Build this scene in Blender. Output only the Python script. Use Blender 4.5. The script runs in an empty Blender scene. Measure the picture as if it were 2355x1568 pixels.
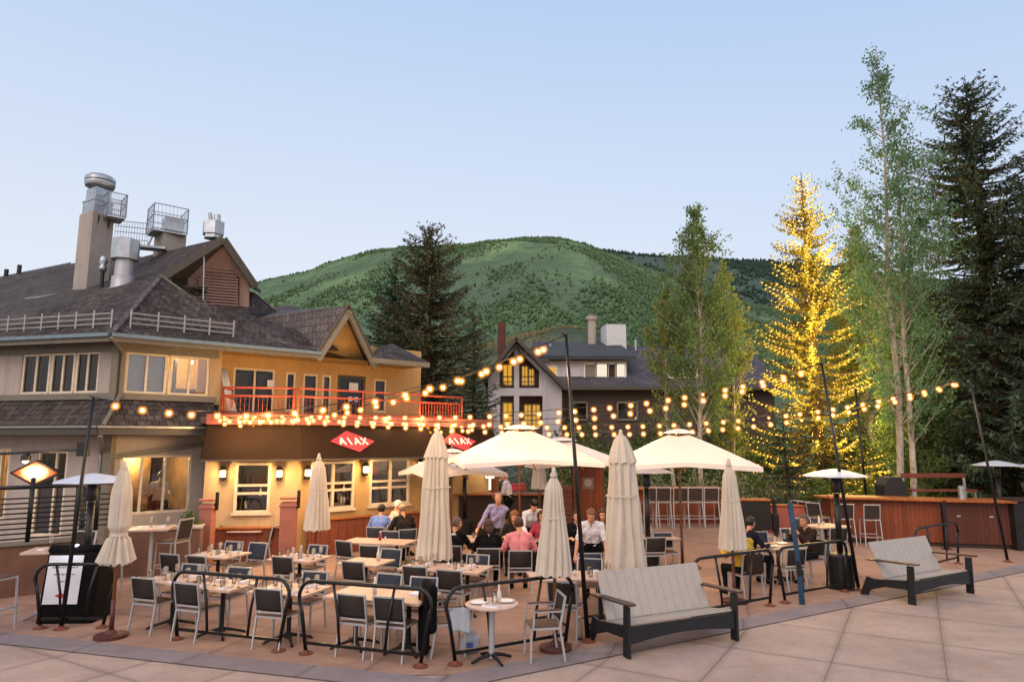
import bpy, bmesh, math, random
import numpy as np
from mathutils import Vector, Matrix, Euler
R = math.radians
rnd = random.Random(7)
sc = bpy.context.scene
COL = sc.collection
# ------------------------------------------------------------------ camera model (24 mm lens, eye 2.9 m up, tilted up a little)
EYE, FOC, TILT = 2.9, 1570.0, R(8.37)
CP, SP = math.cos(TILT), math.sin(TILT)
def ray(px, py):
    u, v = px - 1177.5, 784 - py
    return Vector((u, FOC*CP - v*SP, FOC*SP + v*CP))
def at(px, py, Y):
    d = ray(px, py); t = Y/d.y
    return Vector((d.x*t, Y, EYE + d.z*t))
def on(px, py, z=0.0):
    d = ray(px, py); t = (z-EYE)/d.z
    return Vector((d.x*t, d.y*t, z))
def hit(P, u, px, z=2.5):
    """distance along the plan line P + t u at which it is seen in column px"""
    k = (px-1177.5)/FOC
    return (k*(P[1]*CP + (z-EYE)*SP) - P[0])/(u[0] - k*u[1]*CP)
# ------------------------------------------------------------------ mesh builder
class MB:
    def __init__(s): s.v, s.f = [], []
    def add(s, vs, fs):
        b = len(s.v); s.v.extend([tuple(v) for v in vs]); s.f.extend([tuple(i+b for i in f) for f in fs]); return s
    def poly(s, pts): return s.add(pts, [tuple(range(len(pts)))])
    def box(s, c, d, rz=0.0, M=None):
        x, y, z = d[0]/2, d[1]/2, d[2]/2
        vs = [Vector(p) for p in ((-x,-y,-z),(x,-y,-z),(x,y,-z),(-x,y,-z),(-x,-y,z),(x,-y,z),(x,y,z),(-x,y,z))]
        Q = M if M is not None else Matrix.Rotation(rz, 3, 'Z')
        c = Vector(c)
        return s.add([Q@v + c for v in vs], [(3,2,1,0),(4,5,6,7),(0,1,5,4),(1,2,6,5),(2,3,7,6),(3,0,4,7)])
    def bar(s, a, b, w, h, up=(0,0,1)):
        a, b = Vector(a), Vector(b); d = (b-a).normalized(); up = Vector(up)
        if abs(d.dot(up)) > .98: up = Vector((0,1,0)) if abs(d.y) < .9 else Vector((1,0,0))
        r = d.cross(up).normalized(); q = r.cross(d)
        vs = []
        for p in (a, b):
            for i, j in ((-1,-1),(1,-1),(1,1),(-1,1)): vs.append(p + r*(i*w/2) + q*(j*h/2))
        return s.add(vs, [(3,2,1,0),(4,5,6,7),(0,1,5,4),(1,2,6,5),(2,3,7,6),(3,0,4,7)])
    def tube(s, pts, r, n=8, cap=True):
        pts = [Vector(p) for p in pts]; m = len(pts)
        rs = r if isinstance(r, (list, tuple)) else [r]*m
        ds = []
        for i in range(m):
            d = (pts[min(i+1, m-1)] - pts[max(i-1, 0)]); ds.append(d.normalized() if d.length > 1e-9 else Vector((0,0,1)))
        ref = Vector((0,0,1)) if abs(ds[0].z) < .9 else Vector((1,0,0))
        a = ds[0].cross(ref).normalized(); vs = []
        for i in range(m):
            a = (a - ds[i]*a.dot(ds[i])).normalized(); b = ds[i].cross(a)
            for k in range(n):
                t = 2*math.pi*k/n; vs.append(pts[i] + (a*math.cos(t) + b*math.sin(t))*rs[i])
        fs = [(i*n+k, i*n+(k+1)%n, (i+1)*n+(k+1)%n, (i+1)*n+k) for i in range(m-1) for k in range(n)]
        if cap: fs += [tuple(reversed(range(n))), tuple(range((m-1)*n, m*n))]
        return s.add(vs, fs)
    def lathe(s, prof, n=20, o=(0,0,0), cap=True):
        o = Vector(o); vs, m = [], len(prof)
        for r, z in prof:
            for k in range(n):
                t = 2*math.pi*k/n; vs.append(o + Vector((r*math.cos(t), r*math.sin(t), z)))
        fs = [(i*n+k, i*n+(k+1)%n, (i+1)*n+(k+1)%n, (i+1)*n+k) for i in range(m-1) for k in range(n)]
        if cap: fs += [tuple(reversed(range(n))), tuple(range((m-1)*n, m*n))]
        return s.add(vs, fs)
    def prism(s, pts, ext):
        e = Vector(ext); a = [Vector(p) for p in pts]; n = len(a)
        return s.add(a + [p+e for p in a], [tuple(reversed(range(n))), tuple(range(n, 2*n))] + [(i, (i+1)%n, n+(i+1)%n, n+i) for i in range(n)])
    def ball(s, c, r, n=12, m=8):
        c = Vector(c); r = Vector(r) if isinstance(r, (tuple, list, Vector)) else Vector((r, r, r))
        vs = [c + Vector((0,0,-r.z))]
        for i in range(1, m):
            p = math.pi*i/m - math.pi/2
            for k in range(n):
                t = 2*math.pi*k/n; vs.append(c + Vector((r.x*math.cos(p)*math.cos(t), r.y*math.cos(p)*math.sin(t), r.z*math.sin(p))))
        vs.append(c + Vector((0,0,r.z))); L = len(vs)-1
        fs = [(0, 1+(k+1)%n, 1+k) for k in range(n)]
        fs += [(1+i*n+k, 1+i*n+(k+1)%n, 1+(i+1)*n+(k+1)%n, 1+(i+1)*n+k) for i in range(m-2) for k in range(n)]
        fs += [(1+(m-2)*n+k, 1+(m-2)*n+(k+1)%n, L) for k in range(n)]
        return s.add(vs, fs)
    def build(s, name, mat, parent=None, smooth=False, bevel=0, world=False, uv=True, fix=True):
        me = bpy.data.meshes.new(name)
        v = s.v
        if world and parent is not None:
            l = parent.location; v = [(a[0]-l.x, a[1]-l.y, a[2]-l.z) for a in v]
        me.from_pydata(v, [], s.f)
        if fix:
            bm = bmesh.new(); bm.from_mesh(me); bmesh.ops.recalc_face_normals(bm, faces=bm.faces); bm.to_mesh(me); bm.free()
        me.update()
        if uv: auto_uv(me)
        if smooth:
            me.polygons.foreach_set('use_smooth', [True]*len(me.polygons))
        me.materials.append(mat)
        o = bpy.data.objects.new(name, me); COL.objects.link(o)
        if parent is not None: o.parent = parent
        if bevel:
            b = o.modifiers.new('bevel', 'BEVEL'); b.width = bevel; b.segments = 2; b.limit_method = 'ANGLE'
        if smooth == 'auto':
            try: me.set_sharp_from_angle(angle=R(35))
            except Exception: pass
        return o
def auto_uv(me):
    uvl = me.uv_layers.new(name='metres'); co = [v.co for v in me.vertices]; Z = Vector((0,0,1))
    for p in me.polygons:
        n = p.normal; h = Z.cross(n)
        h = h.normalized() if h.length > .05 else Vector((1,0,0))
        q = n.cross(h)
        for li in p.loop_indices:
            c = co[me.loops[li].vertex_index]; uvl.data[li].uv = (c.dot(h), c.dot(q))
def arr_mesh(name, V, F, mat, parent=None, k=4, smooth=False):
    """big quad / triangle meshes from numpy arrays"""
    me = bpy.data.meshes.new(name); V = np.asarray(V, dtype=np.float32); F = np.asarray(F, dtype=np.int32)
    me.vertices.add(len(V)); me.vertices.foreach_set('co', V.ravel())
    n = len(F); me.loops.add(n*k); me.loops.foreach_set('vertex_index', F.ravel())
    me.polygons.add(n); me.polygons.foreach_set('loop_start', np.arange(0, n*k, k, dtype=np.int32))
    try: me.polygons.foreach_set('loop_total', np.full(n, k, dtype=np.int32))
    except Exception: pass
    if smooth: me.polygons.foreach_set('use_smooth', np.ones(n, dtype=bool))
    me.update(calc_edges=True); me.validate(); me.materials.append(mat)
    o = bpy.data.objects.new(name, me); COL.objects.link(o)
    if parent is not None: o.parent = parent
    return o
def tag(o, label=None, cat=None, group=None, kind=None):
    if label: o['label'] = label
    if cat: o['category'] = cat
    if group: o['group'] = group
    if kind: o['kind'] = kind
    return o
def thing(name, label, cat, loc=(0,0,0), rz=0.0, group=None):
    o = bpy.data.objects.new(name, None); COL.objects.link(o); o.empty_display_size = .1
    o.location = loc; o.rotation_euler = (0,0,rz)
    return tag(o, label, cat, group)
def dup(o, parent=None):
    c = o.copy(); COL.objects.link(c)
    if parent is not None: c.parent = parent
    for ch in list(o.children): dup(ch, c)
    return c
class Proto:
    """first call hands out the built thing itself, later calls copies of it"""
    def __init__(s, make): s.make, s.src = make, None
    def put(s, loc, rz, label, group=None, scale=1.0):
        if s.src is None: o = s.src = s.make()
        else:
            o = dup(s.src)
        o.location = loc; o.rotation_euler = (0,0,rz); o.scale = (scale,)*3
        o['label'] = label
        if group: o['group'] = group
        elif 'group' in o: del o['group']
        return o
# ------------------------------------------------------------------ materials
def lin(h):
    h = h.lstrip('#'); c = [int(h[i:i+2], 16)/255 for i in (0,2,4)]
    return tuple(x/12.92 if x <= .04045 else ((x+.055)/1.055)**2.4 for x in c) + (1.0,)
class NT:
    def __init__(s, name):
        s.m = bpy.data.materials.new(name); s.m.use_nodes = True; s.t = s.m.node_tree
        s.b = s.t.nodes['Principled BSDF']; s.out = s.t.nodes['Material Output']
    def n(s, ty, **kw):
        x = s.t.nodes.new(ty)
        for k, v in kw.items(): setattr(x, k, v)
        return x
    def l(s, a, b): s.t.links.new(a, b)
    def coord(s, which='Object', scale=(1,1,1), rot=(0,0,0)):
        tc = s.n('ShaderNodeTexCoord'); mp = s.n('ShaderNodeMapping')
        s.l(tc.outputs[which], mp.inputs['Vector']); mp.inputs['Scale'].default_value = scale; mp.inputs['Rotation'].default_value = rot
        return mp.outputs['Vector']
    def noise(s, vec, scale, detail=4, rough=.55):
        x = s.n('ShaderNodeTexNoise'); x.inputs['Scale'].default_value = scale; x.inputs['Detail'].default_value = detail; x.inputs['Roughness'].default_value = rough
        if vec is not None: s.l(vec, x.inputs['Vector'])
        return x.outputs['Fac']
    def ramp(s, fac, stops):
        x = s.n('ShaderNodeValToRGB'); e = x.color_ramp.elements
        while len(e) < len(stops): e.new(.5)
        for i, (p, c) in enumerate(stops): e[i].position = p; e[i].color = c
        s.l(fac, x.inputs['Fac']); return x.outputs['Color']
    def mix(s, fac, a, b, mode='MIX'):
        x = s.n('ShaderNodeMix', data_type='RGBA', blend_type=mode)
        for sock, v in ((x.inputs[0], fac), (x.inputs[6], a), (x.inputs[7], b)):
            if hasattr(v, 'links') or hasattr(v, 'is_linked'): s.l(v, sock)
            else: sock.default_value = v
        return x.outputs[2]
    def bump(s, h, strength=.3, dist=.02):
        x = s.n('ShaderNodeBump'); x.inputs['Strength'].default_value = strength; x.inputs['Distance'].default_value = dist
        s.l(h, x.inputs['Height']); s.l(x.outputs['Normal'], s.b.inputs['Normal'])
    def base(s, c, rough=.7, metal=0.0, spec=None):
        if hasattr(c, 'is_linked'): s.l(c, s.b.inputs['Base Color'])
        else: s.b.inputs['Base Color'].default_value = c
        s.b.inputs['Roughness'].default_value = rough; s.b.inputs['Metallic'].default_value = metal
        if spec is not None: s.b.inputs['Specular IOR Level'].default_value = spec
        return s
def dark(c, k): return (c[0]*k, c[1]*k, c[2]*k, 1)
def m_flat(name, h, rough=.6, metal=0.0, var=.12, scale=6.0, bump=0.0, spec=None):
    """plain paint / plastic / metal with a little grime in it"""
    t = NT(name); c = lin(h); v = t.coord('Object')
    f = t.noise(v, scale, 5)
    t.base(t.ramp(f, [(.3, dark(c, 1-var)), (.7, dark(c, 1+var))]), rough, metal, spec)
    if bump: t.bump(t.noise(v, scale*9, 3), bump, .01)
    return t.m
def m_stucco(name, h, stain=.75):
    t = NT(name); c = lin(h); v = t.coord('Object')
    big = t.noise(v, .9, 6, .6); fine = t.noise(v, 38, 4, .7); run = t.noise(t.coord('Object', (2.2,2.2,.16)), 2.0, 6, .65)
    col = t.mix(t.ramp(big, [(.35, (0,0,0,1)), (.75, (1,1,1,1))]), dark(c, stain), c)
    col = t.mix(t.ramp(run, [(.50, (0,0,0,1)), (.74, (.7,.7,.7,1))]), col, dark(c, .58))
    col = t.mix(t.ramp(fine, [(.30, (.5,.5,.5,1)), (.62, (0,0,0,1))]), col, dark(c, .6))
    t.base(col, .92, 0, .2); t.bump(fine, .6, .02); return t.m
def m_shingle(name, a, b, cw=.17, rh=.2):
    t = NT(name); v = t.coord('UV')
    br = t.n('ShaderNodeTexBrick'); t.l(v, br.inputs['Vector'])
    for k, x in (('Scale', 1.0), ('Mortar Size', .012), ('Mortar Smooth', .3), ('Bias', 0.0), ('Brick Width', cw), ('Row Height', rh)): br.inputs[k].default_value = x
    br.inputs['Color1'].default_value = lin(a); br.inputs['Color2'].default_value = lin(b); br.inputs['Mortar'].default_value = dark(lin(a), .22)
    big = t.noise(v, .55, 6, .65); st = t.noise(t.coord('UV', (3, 1.3, 1)), 2.6, 5, .7)
    col = t.mix(t.ramp(big, [(.3, (0,0,0,1)), (.72, (1,1,1,1))]), dark(lin(a), .6), br.outputs['Color'])
    col = t.mix(t.ramp(st, [(.50, (0,0,0,1)), (.74, (.55,.55,.55,1))]), col, lin('#7d7674'))
    t.base(col, .9, 0, .25)
    sep = t.n('ShaderNodeSeparateXYZ'); t.l(v, sep.inputs[0])
    saw = t.n('ShaderNodeMath', operation='MULTIPLY'); t.l(sep.outputs['Y'], saw.inputs[0]); saw.inputs[1].default_value = -1/rh
    fr = t.n('ShaderNodeMath', operation='FRACT'); t.l(saw.outputs[0], fr.inputs[0])
    ad = t.n('ShaderNodeMath', operation='MULTIPLY_ADD'); t.l(br.outputs['Fac'], ad.inputs[0]); ad.inputs[1].default_value = -.6; t.l(fr.outputs[0], ad.inputs[2])
    t.bump(ad.outputs[0], .7, .03); return t.m
def m_planks(name, a, b, w=.12, axis='X', rough=.5, line=.25):
    """upright (axis X) or lying (axis Y) boards, grain along them"""
    t = NT(name); v = t.coord('UV'); sep = t.n('ShaderNodeSeparateXYZ'); t.l(v, sep.inputs[0])
    d = t.n('ShaderNodeMath', operation='DIVIDE'); t.l(sep.outputs[axis], d.inputs[0]); d.inputs[1].default_value = w
    fl = t.n('ShaderNodeMath', operation='FLOOR'); t.l(d.outputs[0], fl.inputs[0])
    wn = t.n('ShaderNodeTexWhiteNoise', noise_dimensions='1D'); t.l(fl.outputs[0], wn.inputs['W'])
    g = t.noise(t.coord('UV', (14, 1.2, 1) if axis == 'X' else (1.2, 14, 1)), 3.0, 5)
    col = t.mix(wn.outputs['Value'], lin(a), lin(b))
    col = t.mix(t.ramp(g, [(.35, (0,0,0,1)), (.75, (.65,.65,.65,1))]), col, dark(lin(a), .45))
    fr = t.n('ShaderNodeMath', operation='FRACT'); t.l(d.outputs[0], fr.inputs[0])
    pp = t.n('ShaderNodeMath', operation='PINGPONG'); t.l(fr.outputs[0], pp.inputs[0]); pp.inputs[1].default_value = .5
    ln = t.ramp(pp.outputs[0], [(0.0, (0,0,0,1)), (.06, (1,1,1,1))])
    col = t.mix(ln, dark(lin(a), line), col)
    t.base(col, rough, 0, .4); t.bump(ln, .5, .006); return t.m
def m_fabric(name, h, rough=.95, weave=260, trans=.0):
    t = NT(name); c = lin(h); v = t.coord('Object'); f = t.noise(v, 2.2, 5); w = t.noise(v, weave, 2)
    t.base(t.mix(t.ramp(f, [(.3, (0,0,0,1)), (.75, (1,1,1,1))]), dark(c, .84), c), rough, 0, .15); t.bump(w, .25, .004)
    if trans:
        tr = t.n('ShaderNodeBsdfTranslucent'); tr.inputs['Color'].default_value = c
        mx = t.n('ShaderNodeMixShader'); mx.inputs[0].default_value = trans
        t.l(t.b.outputs[0], mx.inputs[1]); t.l(tr.outputs[0], mx.inputs[2]); t.l(mx.outputs[0], t.out.inputs['Surface'])
    return t.m
def m_leaf(name, a, b, trans=.35, rough=.6, nscale=.7):
    t = NT(name); g = t.n('ShaderNodeNewGeometry'); big = t.noise(t.coord('Object'), nscale, 4)
    ad = t.n('ShaderNodeMath', operation='MULTIPLY_ADD'); t.l(g.outputs['Random Per Island'], ad.inputs[0]); ad.inputs[1].default_value = .6
    sb = t.n('ShaderNodeMath', operation='MULTIPLY'); t.l(big, sb.inputs[0]); sb.inputs[1].default_value = .5; t.l(sb.outputs[0], ad.inputs[2])
    col = t.ramp(ad.outputs[0], [(.15, lin(a)), (.95, lin(b))]); t.base(col, rough, 0, .3)
    tr = t.n('ShaderNodeBsdfTranslucent'); t.l(col, tr.inputs['Color'])
    mx = t.n('ShaderNodeMixShader'); mx.inputs[0].default_value = trans
    t.l(t.b.outputs[0], mx.inputs[1]); t.l(tr.outputs[0], mx.inputs[2]); t.l(mx.outputs[0], t.out.inputs['Surface']); return t.m
def m_emit(name, h, s, sample=False):
    t = NT(name); t.base((0.02,0.02,0.02,1), .5); t.b.inputs['Emission Color'].default_value = lin(h); t.b.inputs['Emission Strength'].default_value = s
    if not sample: t.m.cycles.emission_sampling = 'NONE'
    return t.m
def m_glass(name, tint='#dfe8ea', refl=.16):
    t = NT(name); gl = t.n('ShaderNodeBsdfGlossy'); gl.inputs['Roughness'].default_value = .03
    tr = t.n('ShaderNodeBsdfTransparent'); tr.inputs['Color'].default_value = lin(tint)
    lw = t.n('ShaderNodeLayerWeight'); lw.inputs['Blend'].default_value = .25
    ml = t.n('ShaderNodeMath', operation='MULTIPLY_ADD'); t.l(lw.outputs['Fresnel'], ml.inputs[0]); ml.inputs[1].default_value = 1.0; ml.inputs[2].default_value = refl
    mx = t.n('ShaderNodeMixShader'); t.l(ml.outputs[0], mx.inputs[0]); t.l(tr.outputs[0], mx.inputs[1]); t.l(gl.outputs[0], mx.inputs[2]); t.l(mx.outputs[0], t.out.inputs['Surface']); return t.m
def m_goblet(name):
    t = NT(name); gl = t.n('ShaderNodeBsdfGlossy'); gl.inputs['Roughness'].default_value = .06; df = t.n('ShaderNodeBsdfTranslucent'); df.inputs['Color'].default_value = (.9,.88,.88,1)
    tr = t.n('ShaderNodeBsdfTransparent'); a = t.n('ShaderNodeMixShader'); a.inputs[0].default_value = .30; t.l(tr.outputs[0], a.inputs[1]); t.l(df.outputs[0], a.inputs[2])
    b = t.n('ShaderNodeMixShader'); lw = t.n('ShaderNodeLayerWeight'); lw.inputs['Blend'].default_value = .3; t.l(lw.outputs['Fresnel'], b.inputs[0]); t.l(a.outputs[0], b.inputs[1]); t.l(gl.outputs[0], b.inputs[2]); t.l(b.outputs[0], t.out.inputs['Surface']); return t.m
def m_halo(name, h, s):
    """glow around a bulb, added as an emissive shell: brighter where one looks straight into it, clear at its rim"""
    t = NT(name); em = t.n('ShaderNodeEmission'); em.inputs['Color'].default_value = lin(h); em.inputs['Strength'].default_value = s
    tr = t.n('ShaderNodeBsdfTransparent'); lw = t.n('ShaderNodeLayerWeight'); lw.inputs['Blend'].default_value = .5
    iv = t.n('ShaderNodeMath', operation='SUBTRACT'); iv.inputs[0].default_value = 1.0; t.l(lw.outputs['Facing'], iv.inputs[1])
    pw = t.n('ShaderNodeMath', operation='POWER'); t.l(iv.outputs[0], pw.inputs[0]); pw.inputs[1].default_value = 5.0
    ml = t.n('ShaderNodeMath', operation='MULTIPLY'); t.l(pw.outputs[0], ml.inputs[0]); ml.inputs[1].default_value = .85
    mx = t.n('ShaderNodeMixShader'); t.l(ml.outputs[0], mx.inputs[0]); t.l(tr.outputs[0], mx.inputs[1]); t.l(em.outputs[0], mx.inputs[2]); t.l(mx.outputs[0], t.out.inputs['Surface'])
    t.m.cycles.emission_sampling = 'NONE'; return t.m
def m_signglow(name):
    t = NT(name); g = t.n('ShaderNodeTexGradient', gradient_type='SPHERICAL'); t.l(t.coord('Object', (2.3,2.3,3.6)), g.inputs[0]); f = t.noise(t.coord('Object'), 9, 3)
    ad = t.n('ShaderNodeMath', operation='MULTIPLY_ADD'); t.l(f, ad.inputs[0]); ad.inputs[1].default_value = .22; t.l(g.outputs['Fac'], ad.inputs[2])
    c = t.ramp(ad.outputs[0], [(.10, (.50,.06,.01,1)), (.38, (1.2,.30,.06,1)), (.62, (3.0,1.7,.7,1)), (.85, (5,4,2.6,1))]); t.base((.05,.02,.01,1), .5); t.l(c, t.b.inputs['Emission Color']); t.b.inputs['Emission Strength'].default_value = 1.0; t.m.cycles.emission_sampling = 'NONE'; return t.m
def m_paving(name, h, grid=None, groove=.008):
    """cast concrete: blotches, speckle, tyre and water marks, and a grid of saw cuts (angle, spacings, offsets)"""
    t = NT(name); c = lin(h); v = t.coord('Object')
    big = t.noise(v, .55, 7, .65); mid = t.noise(v, 3.2, 5, .6); fine = t.noise(v, 70, 3)
    col = t.mix(t.ramp(big, [(.32, (0,0,0,1)), (.68, (1,1,1,1))]), dark(c, .66), c)
    col = t.mix(t.ramp(mid, [(.50, (0,0,0,1)), (.78, (.6,.6,.6,1))]), col, dark(c, .62))
    st = t.noise(t.coord('Object', (1,1,1), (0,0,.6)), 1.4, 6, .7); col = t.mix(t.ramp(st, [(.58, (0,0,0,1)), (.72, (.5,.5,.5,1))]), col, (c[0]*.75,c[1]*.52,c[2]*.42,1))
    col = t.mix(t.ramp(fine, [(.35, (0,0,0,1)), (.65, (1,1,1,1))]), t.mix(.25, col, (0,0,0,1)), col)
    vo = t.n('ShaderNodeTexVoronoi'); vo.inputs['Scale'].default_value = 1.6; t.l(v, vo.inputs['Vector'])
    col = t.mix(t.ramp(vo.outputs['Distance'], [(.035, (.55,.55,.55,1)), (.05, (0,0,0,1))]), col, dark(c, .35))
    sc2 = t.noise(t.coord('Object', (.5,5,1), (0,0,1.1)), 1.1, 5, .6); col = t.mix(t.ramp(sc2, [(.56, (0,0,0,1)), (.72, (.55,.55,.55,1))]), col, dark(c, .48))
    if grid:
        ang, s1, o1, s2, o2 = grid
        vr = t.coord('Object', rot=(0,0,-ang)); wob = t.n('ShaderNodeTexNoise'); wob.inputs['Scale'].default_value = 2.5; wob.inputs['Detail'].default_value = 4; t.l(v, wob.inputs['Vector'])
        wa = t.n('ShaderNodeVectorMath', operation='MULTIPLY_ADD'); t.l(wob.outputs['Color'], wa.inputs[0]); wa.inputs[1].default_value = (.022,.022,0); t.l(vr, wa.inputs[2]); sep = t.n('ShaderNodeSeparateXYZ'); t.l(wa.outputs[0], sep.inputs[0]); m = None
        for ax, s_, o_ in (('X', s1, o1), ('Y', s2, o2)):
            a = t.n('ShaderNodeMath', operation='SUBTRACT'); t.l(sep.outputs[ax], a.inputs[0]); a.inputs[1].default_value = o_
            b = t.n('ShaderNodeMath', operation='PINGPONG'); t.l(a.outputs[0], b.inputs[0]); b.inputs[1].default_value = s_/2
            r_ = t.ramp(b.outputs[0], [(groove*.5, (0,0,0,1)), (groove*1.1, (1,1,1,1))])
            m = r_ if m is None else t.mix(1.0, m, r_, 'MULTIPLY')
            wide = t.ramp(b.outputs[0], [(0, (.8,.8,.8,1)), (.09, (1,1,1,1))])
            col = t.mix(1.0, col, wide, 'MULTIPLY')
        col = t.mix(m, dark(c, .38), col); t.bump(m, .6, .01)
    else: t.bump(fine, .25, .004)
    t.base(col, .85, 0, .3); return t.m

M = dict(
 stucco=m_stucco('grey beige stucco', '#b8ada4'), stucco_warm=m_stucco('cream stucco', '#c9ac84'), stucco_yellow=m_stucco('ochre stucco', '#c6a270'),
 stucco_grey=m_stucco('pale grey stucco', '#d2ced6'), stucco_pink=m_stucco('mauve stucco', '#9c827a'),
 shingle=m_shingle('weathered shingles', '#3b3330', '#6a5f59'), shingle_lt=m_shingle('silvered shingles', '#5a5352', '#817774'), shingle_grey=m_shingle('slate grey shingles', '#4d4a52', '#68646c', .3, .25),
 trim=m_flat('sage trim paint', '#6c675b', .6), trim_dark=m_flat('dark fascia paint', '#423c36', .6), frame=m_flat('cream window paint', '#cdbfa6', .5),
 white=m_flat('white paint', '#dcdad6', .5), flash=m_flat('blue grey flashing', '#6f8189', .45, .5), copper=m_flat('dull zinc', '#8d8b88', .4, .8),
 galv=m_flat('galvanised steel', '#a9aeb4', .38, .85, .2, 3), alu=m_flat('brushed aluminium', '#bfc0c2', .35, .9, .06, 20), aluw=m_flat('silver powder coat', '#a8a9ac', .42, .35, .06),
 refl=m_flat('spun aluminium reflector', '#d5d9e0', .45, .3, .05), black=m_flat('black enamel', '#0f1012', .42, .1, .3), blacksteel=m_flat('black tube steel', '#121315', .38, .3, .3, 14), iron=m_flat('cast iron', '#1b1a1a', .6, .3, .3),
 blackcloth=m_fabric('black canvas', '#0b0b0c'), red=m_flat('red oxide steel', '#a23d24', .45, 0, .15), redrust=m_flat('rusted plate', '#6b3a26', .8, 0, .35, 20), dkred=m_flat('dark red pole', '#4a1f1b', .5),
 sling=m_fabric('charcoal sling mesh', '#383230', .8, 400), slingblue=m_fabric('slate sling mesh', '#3a404b', .8, 400), seatwood=m_planks('brown slats', '#5a4032', '#6e5140', .06, 'X', .6),
 cream=m_fabric('cream canvas', '#d9cfc0', .95, 200, .22), creamwarm=m_fabric('ivory canvas', '#f3f0ee', .95, 200, .4), tabletop=m_planks('pale wood laminate', '#bda08f', '#c7ab9b', .4, 'X', .45, .8), tabletop2=m_flat('stone laminate', '#b9a193', .4, 0, .08, 12),
 wood=m_planks('oiled cedar boards', '#6e3216', '#854122', .11), woodrail=m_planks('red brown rail', '#6b3526', '#7c4030', .2, 'Y'), woodlt=m_planks('orange cedar', '#96511f', '#a86129', .14), woodpole=m_flat('stained wood pole', '#6e4326', .5),
 stonepink=m_flat('pink sandstone', '#9a6152', .85, 0, .18, 3, .4), redwall=m_planks('brick red boards', '#7c3a30', '#8a4438', .3, 'Y', .8, .7), redwallpink=m_flat('rose stained wall', '#8a4a42', .85, 0, .15, 3), brownwall=m_flat('brown rendered wall', '#6d4f41', .9, 0, .2, 3, .3),
 awning=m_fabric('chocolate awning canvas', '#25180f', .85, 150), signred=m_flat('sign red', '#b8323a', .5, 0, .06), signwhite=m_flat('sign white', '#e8e4de', .5, 0, .03), paper=m_flat('white paper', '#cfd2dc', .7, 0, .03), ink=m_flat('black ink', '#1e1e22', .7),
 glass=m_glass('window glass'), glassd=m_glass('dusk mirror glass', '#9a9684', .02), goblet=m_goblet('clear goblet glass'),
 benchlt=m_flat('stone grey plastic lumber', '#a39c93', .55, 0, .06, 8), benchseam=m_flat('seam', '#6f6c68', .7), benchdk=m_flat('charcoal plastic lumber', '#10151b', .5, 0, .2, 8), benchbr=m_flat('brown plastic lumber', '#3a2a24', .5, 0, .2, 8),
 china=m_flat('white china', '#e6e3e2', .25, 0, .02), napkin=m_fabric('white napkin', '#e4e0e2'), ketchup=m_flat('red bottle', '#8c1512', .25), shaker=m_flat('shaker', '#cfc6bc', .3), leafsalad=m_flat('leafy garnish', '#3f5a22', .7),
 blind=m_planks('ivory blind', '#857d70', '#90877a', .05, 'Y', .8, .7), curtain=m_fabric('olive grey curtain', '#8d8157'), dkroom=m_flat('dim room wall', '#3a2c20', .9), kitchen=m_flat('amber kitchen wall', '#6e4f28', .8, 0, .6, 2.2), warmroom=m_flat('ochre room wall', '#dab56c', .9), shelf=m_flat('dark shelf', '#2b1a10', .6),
 ski=m_flat('blue ski', '#1c3d55', .3, 0, .25, 10), trunk=m_flat('spruce bark', '#3b2c22', .9, 0, .3, 8, .5), hood=m_flat('grill cover', '#17161a', .7),
 amber=m_flat('amber bottle', '#5a2c0a', .15), greenb=m_flat('green bottle', '#24361c', .15),
 bulb=m_emit('bulb glow', '#ffd08a', 16), halo=m_halo('amber globe', '#ff9a3a', 2.1), fairy=m_emit('fairy glow', '#ffc650', 2.8), lampglow=m_emit('lamp glow', '#ffd79a', 9), litpanel=m_emit('lit sign core', '#ffe2b4', 5), wire=m_flat('black flex', '#17110c', .6),
 led=m_emit('white led', '#e6e6ff', 8), litshade=m_emit('white lamp shade', '#fff2dc', 1.3),
)
# ------------------------------------------------------------------ camera, sky, sun
cam = bpy.data.cameras.new('camera'); camo = bpy.data.objects.new('camera', cam); COL.objects.link(camo)
cam.lens = 24.0; cam.sensor_width = 36.0; cam.clip_end = 6000; cam.clip_start = .05
camo.location = (0,0,EYE); camo.rotation_euler = (R(90)+TILT, 0, 0); sc.camera = camo
sc.view_settings.view_transform = 'Standard'; sc.view_settings.look = 'None'; sc.view_settings.exposure = 0; sc.view_settings.gamma = 1
sc.render.engine = 'CYCLES'
cy = sc.cycles; cy.use_denoising = True; cy.max_bounces = 5; cy.diffuse_bounces = 3; cy.glossy_bounces = 3; cy.transmission_bounces = 4; cy.transparent_max_bounces = 12
cy.caustics_reflective = False; cy.caustics_refractive = False; cy.sample_clamp_indirect = 3.0; cy.use_light_tree = True
SUN_EL, SUN_AZ = R(9), R(205)
wd = bpy.data.worlds.new('World'); sc.world = wd; wd.use_nodes = True
nt = wd.node_tree; bg = nt.nodes['Background']
sky = nt.nodes.new('ShaderNodeTexSky'); sky.sky_type = 'NISHITA'; sky.sun_disc = False; sky.sun_elevation = SUN_EL; sky.sun_rotation = SUN_AZ
sky.air_density = 1.0; sky.dust_density = .6; sky.ozone_density = 2.0; sky.altitude = 2400
def wn(ty, **kw):
    x = nt.nodes.new(ty)
    for k, v in kw.items(): setattr(x, k, v)
    return x
tcw = wn('ShaderNodeTexCoord'); spw = wn('ShaderNodeSeparateXYZ'); nt.links.new(tcw.outputs['Generated'], spw.inputs[0])
rmp = wn('ShaderNodeValToRGB'); nt.links.new(spw.outputs['Z'], rmp.inputs[0]); e = rmp.color_ramp.elements
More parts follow.
